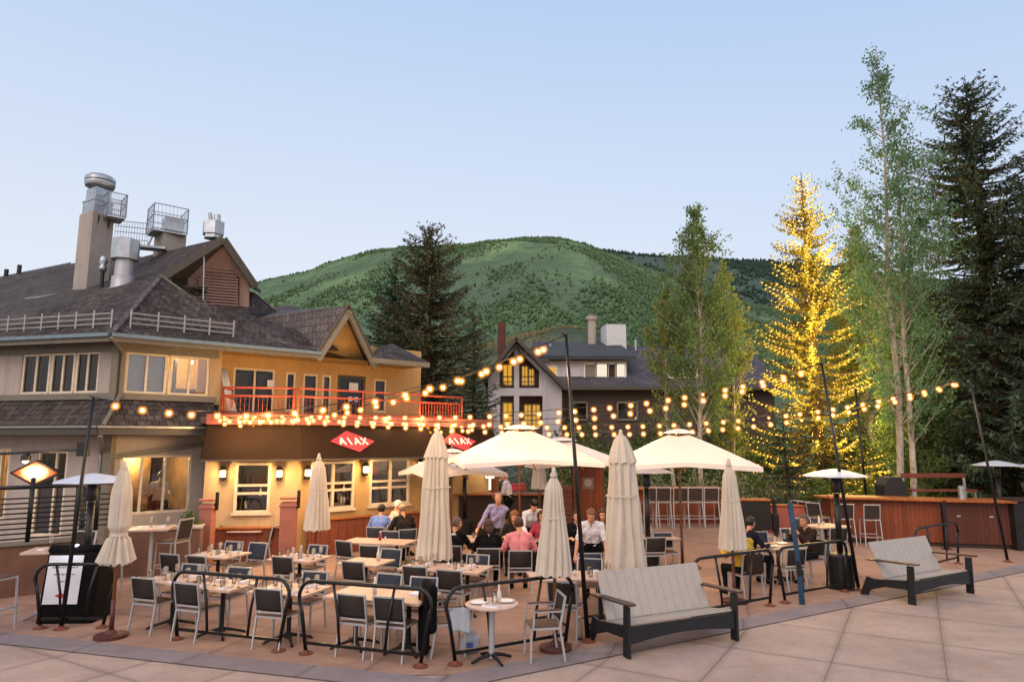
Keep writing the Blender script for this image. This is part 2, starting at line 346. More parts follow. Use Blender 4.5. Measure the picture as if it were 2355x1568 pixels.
for i, (p_, c_) in enumerate(((0.0,(.88,.90,.93,1)), (.27,(.76,.835,.95,1)), (.57,(.52,.67,.93,1)), (1.0,(.36,.50,.80,1)))):
    if i > 1: e.new(p_)
    e[i].position = p_; e[i].color = c_
# dusk: the sky behind the camera, where the sun has gone down, is brighter and pinker
mr = wn('ShaderNodeMapRange', interpolation_type='SMOOTHSTEP'); nt.links.new(spw.outputs['Y'], mr.inputs['Value'])
for k_, v_ in (('From Min', .25), ('From Max', -.7), ('To Min', 0.0), ('To Max', 1.0)): mr.inputs[k_].default_value = v_
glow = wn('ShaderNodeMix', data_type='RGBA'); nt.links.new(mr.outputs[0], glow.inputs[0]); nt.links.new(rmp.outputs[0], glow.inputs[6]); glow.inputs[7].default_value = (1.42,1.24,1.2,1)
# and deepens a little away to the right
mx_ = wn('ShaderNodeMapRange', interpolation_type='SMOOTHSTEP'); nt.links.new(spw.outputs['X'], mx_.inputs['Value'])
for k_, v_ in (('From Min', -.25), ('From Max', .95), ('To Min', 0.0), ('To Max', .55)): mx_.inputs[k_].default_value = v_
dp = wn('ShaderNodeMix', data_type='RGBA', blend_type='MULTIPLY'); nt.links.new(mx_.outputs[0], dp.inputs[0]); nt.links.new(glow.outputs[2], dp.inputs[6]); dp.inputs[7].default_value = (.74,.82,.94,1)
skm_ = wn('ShaderNodeMix', data_type='RGBA', blend_type='MULTIPLY'); skm_.inputs[0].default_value = 1.0; nt.links.new(sky.outputs[0], skm_.inputs[6]); skm_.inputs[7].default_value = (.25,.25,.25,1)
fin = wn('ShaderNodeMix', data_type='RGBA'); fin.inputs[0].default_value = .06; nt.links.new(dp.outputs[2], fin.inputs[6]); nt.links.new(skm_.outputs[2], fin.inputs[7])
nt.links.new(fin.outputs[2], bg.inputs[0]); bg.inputs[1].default_value = 1.0
SKYNODE, BGNODE = sky, bg
sun = bpy.data.lights.new('sun', 'SUN'); suno = bpy.data.objects.new('sun', sun); COL.objects.link(suno)
sun.energy = 1.25; sun.angle = R(38); sun.color = (1.0, .84, .76)
def sun_dir(el, az):  # towards the sun; nishita: rotation 0 = +Y, clockwise
    return Vector((math.sin(az)*math.cos(el), math.cos(az)*math.cos(el), math.sin(el)))
suno.rotation_euler = sun_dir(R(38), SUN_AZ).to_track_quat('Z', 'Y').to_euler()
def lamp(p, watts, col=(1.0, .62, .28), r=.06):
    l = bpy.data.lights.new('lamp_light', 'POINT'); l.energy = watts; l.color = col; l.shadow_soft_size = r
    o = bpy.data.objects.new('lamp_light', l); o.location = p; COL.objects.link(o); return o
# ------------------------------------------------------------------ ground
def sm(x): x = max(0., min(1., x)); return x*x*(3-2*x)
def gz(x, y):
    """the terrace climbs a little towards the bar at its back"""
    return .42*sm((y-16.6)/3.6)*sm((9.0-x)/2.5)*sm((x+1.6)/2.2)
g = MB().poly([(-2500,-400,-.03),(2500,-400,-.03),(2500,2600,-.03),(-2500,2600,-.03)]).build('ground', m_flat('dry grass soil', '#39402a', .95, 0, .3, .05)); tag(g, kind='structure')
pl = MB().poly([(-40,-12,-.004),(60,-12,-.004),(60,24,-.004),(20,24,-.004),(-40,18,-.004)]).build('plaza', m_paving('rose grey plaza concrete', '#bca698', (R(59.7), 1.7, 8.75, 1.31, 2.5))); tag(pl, kind='structure')
K0 = Vector((-.97, 8.97, 0)); dL = Vector((-.958, .287, 0)); dR = Vector((.857, .516, 0))
A_, B_ = K0 + dL*13, K0 + dR*26
def terrace():
    # grid in the skew frame of the two edges, clipped to the yard
    vs, fs, nx, ny = [], [], 60, 46
    for j in range(ny+1):
        for i in range(nx+1):
            a, b = i/nx, j/ny
            front = A_.lerp(K0, a/.36) if a < .36 else K0.lerp(B_, (a-.36)/.64)
            back = Vector((-13.4 + a*34.5, 25.0, 0)) if a < .95 else Vector((-13.4+.95*34.5+(a-.95)*8, 25.0, 0))
            p = front.lerp(back, b); vs.append((p.x, p.y, .004 + gz(p.x, p.y)))
    for j in range(ny):
        for i in range(nx):
            q = j*(nx+1)+i; fs.append((q, q+1, q+nx+2, q+nx+1))
    return MB().add(vs, fs)
te = terrace().build('terrace', m_paving('terracotta terrace concrete', '#ae8d7b', (R(-17), 2.4, .3, 2.4, .1), .006), smooth=True, fix=False); tag(te, kind='structure')
def strip(a, b, w, z, nrm):
    n = Vector(nrm); return [a + n*0 + Vector((0,0,z)), b + Vector((0,0,z)), b + n*w + Vector((0,0,z)), a + n*w + Vector((0,0,z))]
nL, nR = Vector((-.287,-.958,0)), Vector((.516,-.857,0))
bis = K0 + (nL+nR).normalized()*(.46/math.cos(math.acos(nL.dot(nR))/2))
z9 = Vector((0,0,.010))
kb = MB().poly([A_+z9, K0+z9, bis+z9, A_+nL*.46+z9]).poly([K0+z9, B_+z9, B_+nR*.46+z9, bis+z9])
bd = kb.build('kerb_band', m_paving('grey kerb concrete', '#93888a', (R(-17), 1.8, .2, 50, 25), .008)); tag(bd, kind='structure')
# ------------------------------------------------------------------ hills
def nz(x, y, seed=0):
    r = 0; a = 1; f = 1
    for k in range(5):
        r += a*(math.sin(x*f*1.3+seed+k*1.7+math.sin(y*f*.9+k))*math.cos(y*f*1.1+seed*1.3+k*2.3)); a *= .5; f *= 2.03
    return r
def ridge(px, pts):
    for (a, b), (c, d) in zip(pts, pts[1:]):
        if a <= px <= c:
            t = (px-a)/(c-a); t = t*t*(3-2*t)*.5 + t*.5; return b+(d-b)*t
    return pts[0][1] if px < pts[0][0] else pts[-1][1]
def make_hill(name, mat, pts, Ycrest, Ynear, x0, x1, amp, seed, znear=2.0):
    nx, ny = 220, 70; V = []; F = []
    for j in range(ny+1):
        t = j/ny
        for i in range(nx+1):
            px = x0+(x1-x0)*i/nx
            yy = Ynear+(Ycrest-Ynear)*t
            c = at(px, ridge(px, pts), Ycrest); X = c.x*(yy/Ycrest)
            prof = t**1.15*.72 + .28*sm(t)
            # spurs and gullies running down the slope
            sp_ = nz(X*.006+3*t, yy*.002, seed)*amp*math.sin(math.pi*min(1, t*1.02))
            fine = nz(X*.03, yy*.03, seed+5)*amp*.10
            V.append((X, yy, znear+(c.z-znear)*prof+sp_+fine*(1 if t < .98 else .4)))
    for i in range(nx+1):   # back side
        px = x0+(x1-x0)*i/nx; c = at(px, ridge(px, pts), Ycrest); V.append((c.x*1.2, Ycrest*1.2, c.z*.6))
    for j in range(ny+1):
        for i in range(nx):
            q = j*(nx+1)+i; F.append((q, q+1, q+nx+2, q+nx+1))
    o = arr_mesh(name, V, F, mat, smooth=True); tag(o, kind='structure'); return V, nx, ny
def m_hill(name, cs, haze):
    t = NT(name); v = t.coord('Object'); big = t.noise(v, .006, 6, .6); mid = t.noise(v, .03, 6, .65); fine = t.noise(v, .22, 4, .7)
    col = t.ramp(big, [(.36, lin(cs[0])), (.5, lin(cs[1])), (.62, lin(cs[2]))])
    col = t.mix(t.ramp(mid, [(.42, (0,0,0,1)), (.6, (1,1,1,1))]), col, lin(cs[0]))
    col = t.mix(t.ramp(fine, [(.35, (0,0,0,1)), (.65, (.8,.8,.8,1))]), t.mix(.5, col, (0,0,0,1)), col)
    col = t.mix(haze, col, lin('#8a9c98')); t.base(col, 1, 0, 0); return t.m  # distance haze mixed straight into the slope colour
R1 = [(300,668),(570,655),(640,640),(700,628),(760,606),(820,590),(880,580),(950,574),(1000,575),(1060,572),(1130,562),(1200,553),(1290,553),(1340,561),(1400,582),(1500,622),(1600,660),(1750,705),(1900,740),(2150,780),(2500,800)]
R2 = [(900,700),(1200,620),(1330,572),(1400,577),(1480,586),(1560,591),(1640,594),(1700,598),(1800,604),(1900,612),(2100,640),(2500,690)]
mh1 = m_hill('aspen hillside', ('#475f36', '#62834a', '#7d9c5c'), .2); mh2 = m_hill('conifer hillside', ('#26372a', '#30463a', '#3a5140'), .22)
V2, _, _ = make_hill('far_hill', mh2, R2, 1250, 500, 800, 2600, 14, 2.0)
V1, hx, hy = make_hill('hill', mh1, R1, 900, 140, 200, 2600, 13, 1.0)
R3 = [(900,830),(1060,806),(1150,785),(1210,768),(1290,752),(1340,757),(1400,778),(1500,815),(1700,830)]
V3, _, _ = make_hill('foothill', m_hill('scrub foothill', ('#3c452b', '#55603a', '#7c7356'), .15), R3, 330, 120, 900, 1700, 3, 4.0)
def forest(name, Vh, nx, ny, count, mat, seed, h0, h1, trange, label):
    """tree cover nobody could count, one mesh of small ragged cones following the slope"""
    rs = np.random.RandomState(seed); V = np.array(Vh[:(nx+1)*(ny+1)]).reshape(ny+1, nx+1, 3)
    P = []
    while len(P) < count:
        tt = rs.uniform(*trange); i = rs.uniform(.02, .98)*nx; j = tt*(ny-.01)
        i0, j0 = int(i), int(j); a, b = i-i0, j-j0
        p = V[j0,i0]*(1-a)*(1-b)+V[j0,i0+1]*a*(1-b)+V[j0+1,i0]*(1-a)*b+V[j0+1,i0+1]*a*b
        d = nz(p[0]*.012, p[1]*.008, 9)
        if d + nz(p[0]*.045, p[1]*.03, 4)*.5 + rs.normal()*.3 > .10 or tt > .965: P.append(p)
    P = np.array(P); n = len(P); k = 5
    H = rs.uniform(h0, h1, n)*rs.choice([.6,1,1,1.5], n); W = H*rs.uniform(.22, .5, n)
    ang = rs.uniform(0, 6.28, (n,1)) + np.arange(k)*2*math.pi/k
    rr = W[:,None]*rs.uniform(.6, 1.3, (n,k))
    base = np.stack([P[:,0:1]+rr*np.cos(ang), P[:,1:2]+rr*np.sin(ang), np.repeat(P[:,2:3], k, 1)+H[:,None]*rs.uniform(.25,.5,(n,k))], 2)
    top = np.stack([P[:,0]+rs.normal(0,.1,n)*W, P[:,1], P[:,2]+H], 1)[:,None,:]; bot = np.stack([P[:,0], P[:,1], P[:,2]-.3], 1)[:,None,:]
    VV = np.concatenate([base, top, bot], 1).reshape(-1, 3); o_ = (np.arange(n)*(k+2))[:,None]
    F = np.stack([np.concatenate([o_+i, o_+(i+1)%k, o_+k], 1) for i in range(k)]+[np.concatenate([o_+(i+1)%k, o_+i, o_+k+1], 1) for i in range(k)], 1).reshape(-1, 3)
    o = arr_mesh(name, VV, F, mat, k=3); tag(o, label, 'forest', kind='stuff'); return o
forest('hillside_trees', V1, hx, hy, 60000, m_leaf('hill trees', '#42583a', '#729062', .35, 1, .012), 3, 1.0, 2.6, (.2, 1.0), 'mixed woodland covering the long green hill')
forest('ridge_trees', V2, 220, 70, 26000, m_leaf('ridge conifers', '#22352a', '#33493a', .05, 1, .01), 4, 2.2, 5, (.3, 1.0), 'dark conifer woodland on the far ridge')
forest('foothill_scrub', V3, 220, 70, 7000, m_leaf('scrub oak', '#4a4a2e', '#8a8058', .1, 1, .05), 6, .35, 1.1, (.3, 1.0), 'olive brown scrub on the low hill behind the chalet')
# ------------------------------------------------------------------ trees
def quads_from(C, D, U, L, W):
    """flat leaf blades: centre-base C, direction D, side U, length L, width W (arrays)"""
    L = L[:,None]; W = W[:,None]
    a = C - U*W*.25; b = C + D*L*.45 - U*W*.5; c = C + D*L; d = C + D*L*.45 + U*W*.5
    V = np.stack([a, b, c, d], 1).reshape(-1, 3); F = np.arange(len(V)).reshape(-1, 4); return V, F
def unit(a): return a/np.maximum(np.linalg.norm(a, axis=-1, keepdims=True), 1e-9)
def spruce(name, label, loc, H, Rad, seed, mat, group=None, levels=1.0, low=.06, tilt=0.0, twig=.3, cones=None, sparse=0.0):
    rs = np.random.RandomState(seed); root = thing(name, label, 'tree', loc, 0, group)
    MB().tube([(0,0,0), (.05,0,H*.3), (.02,.03,H*.7), (0,0,H*.985)], [H*.016+.05, H*.012+.03, H*.006+.015, .012], 8).build('trunk', M['trunk'], root, smooth=True, uv=False)
    C, D, U, L, W = [], [], [], [], []; limbs = MB(); twig0 = twig
    z = low*H
    while z < H*.965:
        t = z/H; n = int(rs.randint(5, 8)) if t < .85 else 4
        for k in range(n):
            if rs.rand() < sparse: continue
            az = rs.uniform(0, 2*math.pi); ln = Rad*((1-t)**.74)*rs.uniform(.62, 1.16)+.12
            up = .35*t**1.5 + rs.uniform(-.08, .08) - .28*(1-t)
            m = max(3, int(ln/.15)); s = np.linspace(.06, 1, m)
            hd = np.array([math.cos(az), math.sin(az), 0]); sd = np.array([-math.sin(az), math.cos(az), 0])
            bend = rs.uniform(-.12, .12)
            pts = hd*(s*ln)[:,None] + sd*(bend*ln*s**2)[:,None]; pts[:,2] = z + ln*(up*s + .22*s**2.4 - .05*np.sin(s*3))
            if ln > .7: limbs.tube([tuple(pts[0]), tuple(pts[m//2]), tuple(pts[-1])], [.018+.012*ln, .012+.005*ln, .006], 4, False)
            for side in (-1, 1):
                keep = rs.rand(m) > .08
                fw = rs.uniform(.55, 1.0, m)[:,None]; dirs = unit(hd*fw + sd*side*rs.uniform(.6, 1.0, m)[:,None] + np.array([0,0,1])*rs.uniform(-.5, .12, m)[:,None])
                tl = twig*(1.25-.6*s)*rs.uniform(.65, 1.25, m)*(0.5+.5*min(1, ln/1.2))
                for sub in range(2):
                    dd = unit(dirs + rs.normal(0, .28, (m,3))); uu = unit(np.cross(dd, np.array([0,0,1.0])) + rs.normal(0, .45, (m,3)))
                    C.append((pts + dirs*tl[:,None]*.3*sub)[keep]); D.append(dd[keep]); U.append(uu[keep]); L.append(tl[keep]*rs.uniform(.8,1.1,m)[keep]); W.append((.06+.10*tl)[keep])
            dd = unit(np.tile(hd, (m,1)) + rs.normal(0, .3, (m,3)) + np.array([0,0,.25])); uu = unit(np.cross(dd, np.array([0,0,1.0])) + rs.normal(0, .5, (m,3)))
            C.append(pts); D.append(dd); U.append(uu); L.append(np.full(m, twig*.7)); W.append(np.full(m, .07))
            # hanging skirts of twigs
            dd = unit(np.tile(hd*.4, (m,1)) + rs.normal(0, .3, (m,3)) - np.array([0,0,.9])); uu = unit(np.cross(dd, hd) + rs.normal(0, .3, (m,3)))
            C.append(pts); D.append(dd); U.append(uu); L.append(twig*.8*rs.uniform(.5, 1.1, m)); W.append(np.full(m, .08))
        twig = twig0*(.42+.58*(1-t)**.6); z += (.15+.26*(1-t))*levels*rs.uniform(.8, 1.2)
    V, F = quads_from(np.concatenate(C), np.concatenate(D), np.concatenate(U), np.concatenate(L), np.concatenate(W))
    cr = arr_mesh('crown', V, F, mat, root); limbs.build('limbs', M['trunk'], root, uv=False, fix=False)
    if cones is not None:
        c2 = np.concatenate(C); idx = rs.choice(np.where(c2[:,2] > H*.55)[0], cones); D2 = unit(rs.normal(0, .25, (cones,3)) - np.array([0,0,1]))
        V, F = quads_from(c2[idx], D2, unit(np.cross(D2, rs.normal(0,1,(cones,3)))), np.full(cones, .2), np.full(cones, .12))
        tag(arr_mesh('cones', V, F, m_leaf('ripe cones', '#4a2a1c', '#6b4030', .0), root), kind='stuff')
    return root, np.concatenate(C)
NEEDLE = m_leaf('dark spruce needles', '#28382b', '#62755a', .22); NEEDLEB = m_leaf('brown green needles', '#39402c', '#767753', .2); NEEDLEG = m_leaf('blue green needles', '#2a4231', '#5b7650', .2); NEEDLEL = m_leaf('light-tinted spruce needles', '#5c6024', '#a89a3c', .35)  # NEEDLEL has the gold of the fairy lights put into its leaf colour
BARK = None
def m_bark():
    t = NT('aspen bark'); v = t.coord('Object', (1,1,.35)); f = t.noise(v, 5, 5, .7); k = t.noise(t.coord('Object', (1,1,3)), 4.0, 3, .7)
    col = t.ramp(f, [(.3, lin('#6a6358')), (.6, lin('#b5ab9b'))]); col = t.mix(t.ramp(k, [(.60, (0,0,0,1)), (.68, (1,1,1,1))]), col, lin('#2a241f')); t.base(col, .85); t.bump(f, .4, .02); return t.m
BARK = m_bark()
def aspen(name, label, loc, H, Rad, seed, mat, group=None, crown0=.3, lean=(0,0), stems=1, nb=70, leaf=.085, per=26, fork=None):
    rs = np.random.RandomState(seed); root = thing(name, label, 'tree', loc, 0, group); tr = MB(); br = MB(); C = []
    for st in range(stems):
        hh = H*(1 if st == 0 else rs.uniform(.78, .92)); off = np.array([0,0,0.]) if st == 0 else np.array([rs.uniform(-.5,.5), rs.uniform(-.4,.4), 0])
        ln = np.array([lean[0]+(0 if st == 0 else rs.uniform(-.06,.06)), lean[1], 0])
        z = np.linspace(0, hh, 9); P = np.zeros((9,3)); P[:,2] = z; P += off
        P[:,0] += ln[0]*z + .10*np.sin(z*.7+seed+st); P[:,1] += ln[1]*z + .08*np.cos(z*.6+seed)
        rad = [max(.012, (.06+.0038*hh)*(1-(i/8))**.8) for i in range(9)]
        tr.tube([tuple(p) for p in P], rad, 8)
        for b in range(nb//stems):
            t = crown0 + (1-crown0)*rs.rand()**.9*.985; zz = t*hh; i = min(7, int(t*8)); a = t*8-i; base = P[i]*(1-a)+P[i+1]*a
            prof = math.sin(math.pi*min(1, .16+.84*((t-crown0)/(1-crown0)))**.75); ll = Rad*max(.18, prof)*rs.uniform(.6, 1.1)
            az = rs.uniform(0, 6.28); el = rs.uniform(.55, 1.15); d = np.array([math.cos(az)*math.cos(el), math.sin(az)*math.cos(el), math.sin(el)])
            ll = ll/max(.35, math.cos(el)); ll = min(ll, hh*.26)
            s = np.linspace(0, 1, 5); pts = base + d*(s*ll)[:,None]; pts += np.array([0,0,1])*(s**2*ll*.10)[:,None]
            br.tube([tuple(p) for p in pts], [.022*(1-t)+.010, .014*(1-t)+.008, .010, .007, .004], 4, False)
            for w in range(6):
                s0 = rs.uniform(.18, 1); q = base + d*s0*ll; dd = unit(d + rs.normal(0, .75, 3)); sl = ll*rs.uniform(.12, .34)
                k = max(4, int(per*sl/.5)); u = rs.rand(k)
                C.append(q + dd*(u*sl)[:,None] + rs.normal(0, .075, (k,3)))
    C = np.concatenate(C); n = len(C)
    D = unit(rs.normal(0, 1, (n,3)) - np.array([0,0,.5])); U = unit(np.cross(D, rs.normal(0, 1, (n,3))))
    V, F = quads_from(C, D, U, rs.uniform(.7, 1.3, n)*leaf, rs.uniform(.7, 1.2, n)*leaf*.95)
    tr.build('trunk', BARK, root, smooth=True, uv=False, fix=False); br.build('limbs', BARK, root, uv=False, fix=False); arr_mesh('crown', V, F, mat, root)
    return root
ASPEN = m_leaf('aspen leaves', '#455f38', '#87a05e', .45); ASPENY = m_leaf('warm light-tinted aspen leaves', '#5c6a2e', '#a0a24e', .45); ASPENT = m_leaf('teal aspen leaves', '#3f6346', '#7fa672', .45)  # ASPENY has warm lamp light put into its leaf colour
def shrub(name, label, loc, rx, ry, rz, seed, mat, n=2600, leaf=.09, group=None):
    rs = np.random.RandomState(seed); root = thing(name, label, 'shrub', loc, 0, group)
    cl = rs.normal(0, 1, (26,3)); cl = unit(cl)*rs.uniform(.3, .85, (26,1)); cl[:,2] = np.abs(cl[:,2])
    C = cl[rs.randint(0, 26, n)] + rs.normal(0, .19, (n,3)); C = C*np.array([rx,ry,rz]); C = C[C[:,2] > 0]; n = len(C)
    D = unit(C/np.array([rx,ry,rz]) + rs.normal(0, .8, (n,3)) + np.array([0,0,.3])); U = unit(np.cross(D, rs.normal(0,1,(n,3))))
    V, F = quads_from(C, D, U, rs.uniform(.7,1.5,n)*leaf, rs.uniform(.5,1,n)*leaf*.7); arr_mesh('foliage', V, F, mat, root)
    st = MB()
    for i in range(9): e = cl[i]*np.array([rx,ry,rz])*.8; st.tube([(e[0]*.15, e[1]*.15, 0), tuple(e*.6), tuple(e)], [.025, .016, .006], 5)
    st.build('stems', M['trunk'], root, uv=False, fix=False); return root
def base_xy(px, Y): p = at(px, 1015, Y); return (p.x, Y, 0)
def hgt(py, Y): return at(1177, py, Y).z
# big brown-green spruce behind the balcony and its darker neighbours
spruce('spruce_tree', 'tall brown tipped spruce towering behind the balcony house', base_xy(980, 31), hgt(500, 31), 4.7, 11, NEEDLEB, low=.05, twig=.42, cones=160, sparse=.0, levels=.8)
spruce('spruce_tree', 'shorter green spruce crowding the left side of the tall brown tipped spruce', base_xy(900, 33), hgt(595, 33), 4.2, 12, NEEDLEG, low=.05, twig=.40, levels=.85)
spruce('spruce_tree', 'small green spruce peeping out right of the tall brown tipped spruce', base_xy(1088, 36), hgt(700, 36), 2.0, 13, NEEDLEG, low=.05, twig=.3)
# right-hand dark spruces
spruce('spruce_tree', 'very tall dark spruce rising above the wooden bar at the right', base_xy(2305, 26.5), hgt(160, 26.5), 5.8, 21, NEEDLE, low=.03, twig=.42, cones=260, sparse=.0, levels=.85)
spruce('spruce_tree', 'dark spruce cut by the right edge of the photo', base_xy(2450, 25), hgt(330, 25), 5.0, 22, NEEDLE, low=.03, twig=.42, levels=.9)
spruce('spruce_tree', 'low dark spruce filling the gap under the tallest spruce', base_xy(2185, 29), hgt(640, 29), 4.0, 23, NEEDLE, low=.03, twig=.34)
# the tree wrapped in fairy lights
LIT_Y = 29.0
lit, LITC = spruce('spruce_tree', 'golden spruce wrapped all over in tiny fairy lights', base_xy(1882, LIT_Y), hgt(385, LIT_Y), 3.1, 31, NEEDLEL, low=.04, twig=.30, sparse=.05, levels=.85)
spruce('spruce_tree', 'young bushy spruce standing in front of the fairy light tree', base_xy(1803, 24.5), hgt(930, 24.5), 1.7, 32, NEEDLEG, low=.04, twig=.26)
fl = thing('fairy_lights', 'hundreds of tiny golden fairy lights strung over the spruce', 'fairy lights', lit.location)
rs = np.random.RandomState(5)
HL = hgt(385, LIT_Y); radn = np.hypot(LITC[:,0], LITC[:,1])/(2.95*np.clip(1-LITC[:,2]/HL, .02, 1)**.74+.12)
cand = LITC[(radn > .35) & (rs.rand(len(LITC)) < .15+.85*radn)]; cand = cand[np.argsort(cand[:,1] + rs.rand(len(cand))*2.0)]
pick = cand[rs.choice(int(len(cand)*.8), 3000, replace=False)]
# drape: extra lights around the trunk
tz = rs.uniform(.05, .97, 260)*hgt(385, LIT_Y); ta = rs.uniform(0, 6.28, 260); pick = np.concatenate([pick, np.stack([.22*np.cos(ta), .22*np.sin(ta), tz], 1)])
near = np.argsort(pick[:,1]); first, rest = pick[near[:100]], pick[near[100:]]
b0 = MB().ball((0,0,0), .033, 6, 4).build('bulb', M['fairy'], fl, uv=False); b0.location = tuple(first[0])
for p in first[1:]:
    b = b0.copy(); COL.objects.link(b); b.parent = fl; b.location = tuple(p)
mb = MB()
for p in rest: mb.ball(tuple(p), .027, 5, 3)
tag(mb.build('bulbs', M['fairy'], fl, uv=False, fix=False), kind='stuff')
for i in range(16):
    t = (i+.5)/16; a = i*2.4; rr = 2.5*(1-t)**.74; lamp(Vector(lit.location) + Vector((rr*math.cos(a), -abs(rr*math.sin(a))*.8-.5, 1.0+t*(hgt(385, LIT_Y)-1.6))), (150 if i < 4 else 430)*(1.15-t), (1.0, .66, .20), .25)
# aspens
aspen('aspen_tree', 'slim aspen with a narrow crown left of the fairy light tree', base_xy(1612, 27), hgt(478, 27), 1.75, 41, ASPEN, crown0=.22, nb=150, per=26, leaf=.10, lean=(.012,0))
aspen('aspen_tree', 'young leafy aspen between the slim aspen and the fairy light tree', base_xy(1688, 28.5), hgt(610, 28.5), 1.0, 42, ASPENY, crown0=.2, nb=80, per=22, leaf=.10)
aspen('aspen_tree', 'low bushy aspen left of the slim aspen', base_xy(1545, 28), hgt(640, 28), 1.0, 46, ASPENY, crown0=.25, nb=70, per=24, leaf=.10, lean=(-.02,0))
aspen('aspen_tree', 'tallest aspen with two pale white stems in front of the dark spruces', base_xy(2062, 23.5), hgt(106, 23.5), 2.0, 43, ASPENT, crown0=.18, nb=210, per=20, leaf=.088, lean=(.027,0), stems=2)
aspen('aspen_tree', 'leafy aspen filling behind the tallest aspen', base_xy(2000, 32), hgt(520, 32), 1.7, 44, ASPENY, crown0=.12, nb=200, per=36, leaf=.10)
aspen('aspen_tree', 'low aspen thicket right of the tallest aspen', base_xy(2105, 26), hgt(640, 26), 1.6, 45, ASPEN, crown0=.1, nb=190, per=36, leaf=.10)
SH1 = m_leaf('sage shrub leaves', '#5a6148', '#93967a', .3); SH2 = m_leaf('green shrub leaves', '#2e4019', '#5f7a30', .35)
for i, (px, Y, rx, h, mt, lb) in enumerate(((1420,25.5,1.1,1.75,SH1,'pale sage shrub behind the five bar stools, leftmost'), (1500,25.6,1.2,1.55,SH1,'pale sage shrub behind the middle of the five bar stools'), (1590,25.4,1.15,1.8,SH1,'pale sage shrub behind the right bar stool of the five'),
     (1672,25.2,1.2,1.9,SH1,'pale sage shrub behind the small closed parasol on the right'), (1735,25.8,1.1,1.7,SH2,'green shrub at the foot of the fairy light tree, left side'), (1775,25,1.1,1.75,SH1,'pale sage shrub left of the round patio heater'), (1880,25.5,1.3,1.6,SH2,'green shrub behind the round patio heater'), (1985,25.2,1.3,1.7,SH2,'green shrub left of the covered grill'), (2080,25.4,1.3,1.8,SH2,'green shrub behind the covered grill'),
     (1245,26.5,1.5,2.4,SH1,'pale shrub behind the closed parasol at the bar counter'), (1345,27,1.4,2.2,SH2,'green shrub behind the tall wood cabinet'))):
    shrub('shrub', lb, base_xy(px, Y), rx, .9, h, 60+i, mt, 3000, .11, 'shrubs behind the terrace')
hg = NT('far thicket'); th = MB()
for i in range(26):
    px = 1080+i*56; p = at(px, 1015, 44+3*math.sin(i*1.7)); th.ball((p.x, p.y, .5), (2.2, 1.6, 2.6+1.1*math.sin(i*2.1)), 10, 6)
def leafy_mass(name, centres, radii, n, leaf, mat, seed):
    rs = np.random.RandomState(seed); c = np.array(centres); r = np.array(radii); i = rs.randint(0, len(c), n); C = c[i] + unit(rs.normal(0,1,(n,3)))*r[i]*rs.uniform(.5,1.05,(n,1)); C = C[C[:,2] > 0]; n = len(C)
    D = unit(rs.normal(0,1,(n,3))); U = unit(np.cross(D, rs.normal(0,1,(n,3)))); V, F = quads_from(C, D, U, np.full(n, leaf), np.full(n, leaf*.8)); return arr_mesh(name, V, F, mat)
cs, rr = [], []
for i in range(40):
    px = 1290+i*34; Y = 33+4*math.sin(i*2.2); p = at(px, 1015, Y); cs.append((p.x, Y, 1.2+.6*math.sin(i*1.3))); rr.append((1.6,1.2,1.7+.8*abs(math.sin(i*1.9))))
tag(leafy_mass('thicket', cs, rr, 34000, .2, m_leaf('thicket leaves', '#2c3d1c', '#66783a', .3), 8), 'dense green thicket in the distance behind the terrace trees', 'thicket', kind='stuff')
# ------------------------------------------------------------------ main restaurant house
def V3(p, z): return Vector((p[0], p[1], z))
def facade(name, P, u, t0, t1, z0, z1, ops, mat, parent, depth=.14):
    """wall panel on the plan line P + t u with real openings (a, b, za, zb) and their reveals"""
    n = Vector((u.y, -u.x, 0)); ts = sorted({t0, t1} | {o[0] for o in ops} | {o[1] for o in ops}); zs = sorted({z0, z1} | {o[2] for o in ops} | {o[3] for o in ops})
    pt = lambda t, z, d=0: Vector((P[0]+u.x*t, P[1]+u.y*t, z)) - n*d
    mb = MB()
    for a, b in zip(ts, ts[1:]):
        for c, d in zip(zs, zs[1:]):
            m, k = (a+b)/2, (c+d)/2
            if any(o[0] < m < o[1] and o[2] < k < o[3] for o in ops): continue
            mb.poly([pt(a,c), pt(b,c), pt(b,d), pt(a,d)])
    for a, b, c, d in ops:
        mb.poly([pt(a,c), pt(a,d), pt(a,d,depth), pt(a,c,depth)]); mb.poly([pt(b,d), pt(b,c), pt(b,c,depth), pt(b,d,depth)])
        mb.poly([pt(a,d), pt(b,d), pt(b,d,depth), pt(a,d,depth)]); mb.poly([pt(b,c), pt(a,c), pt(a,c,depth), pt(b,c,depth)])
    return mb.build(name, mat, parent, world=True, fix=False)
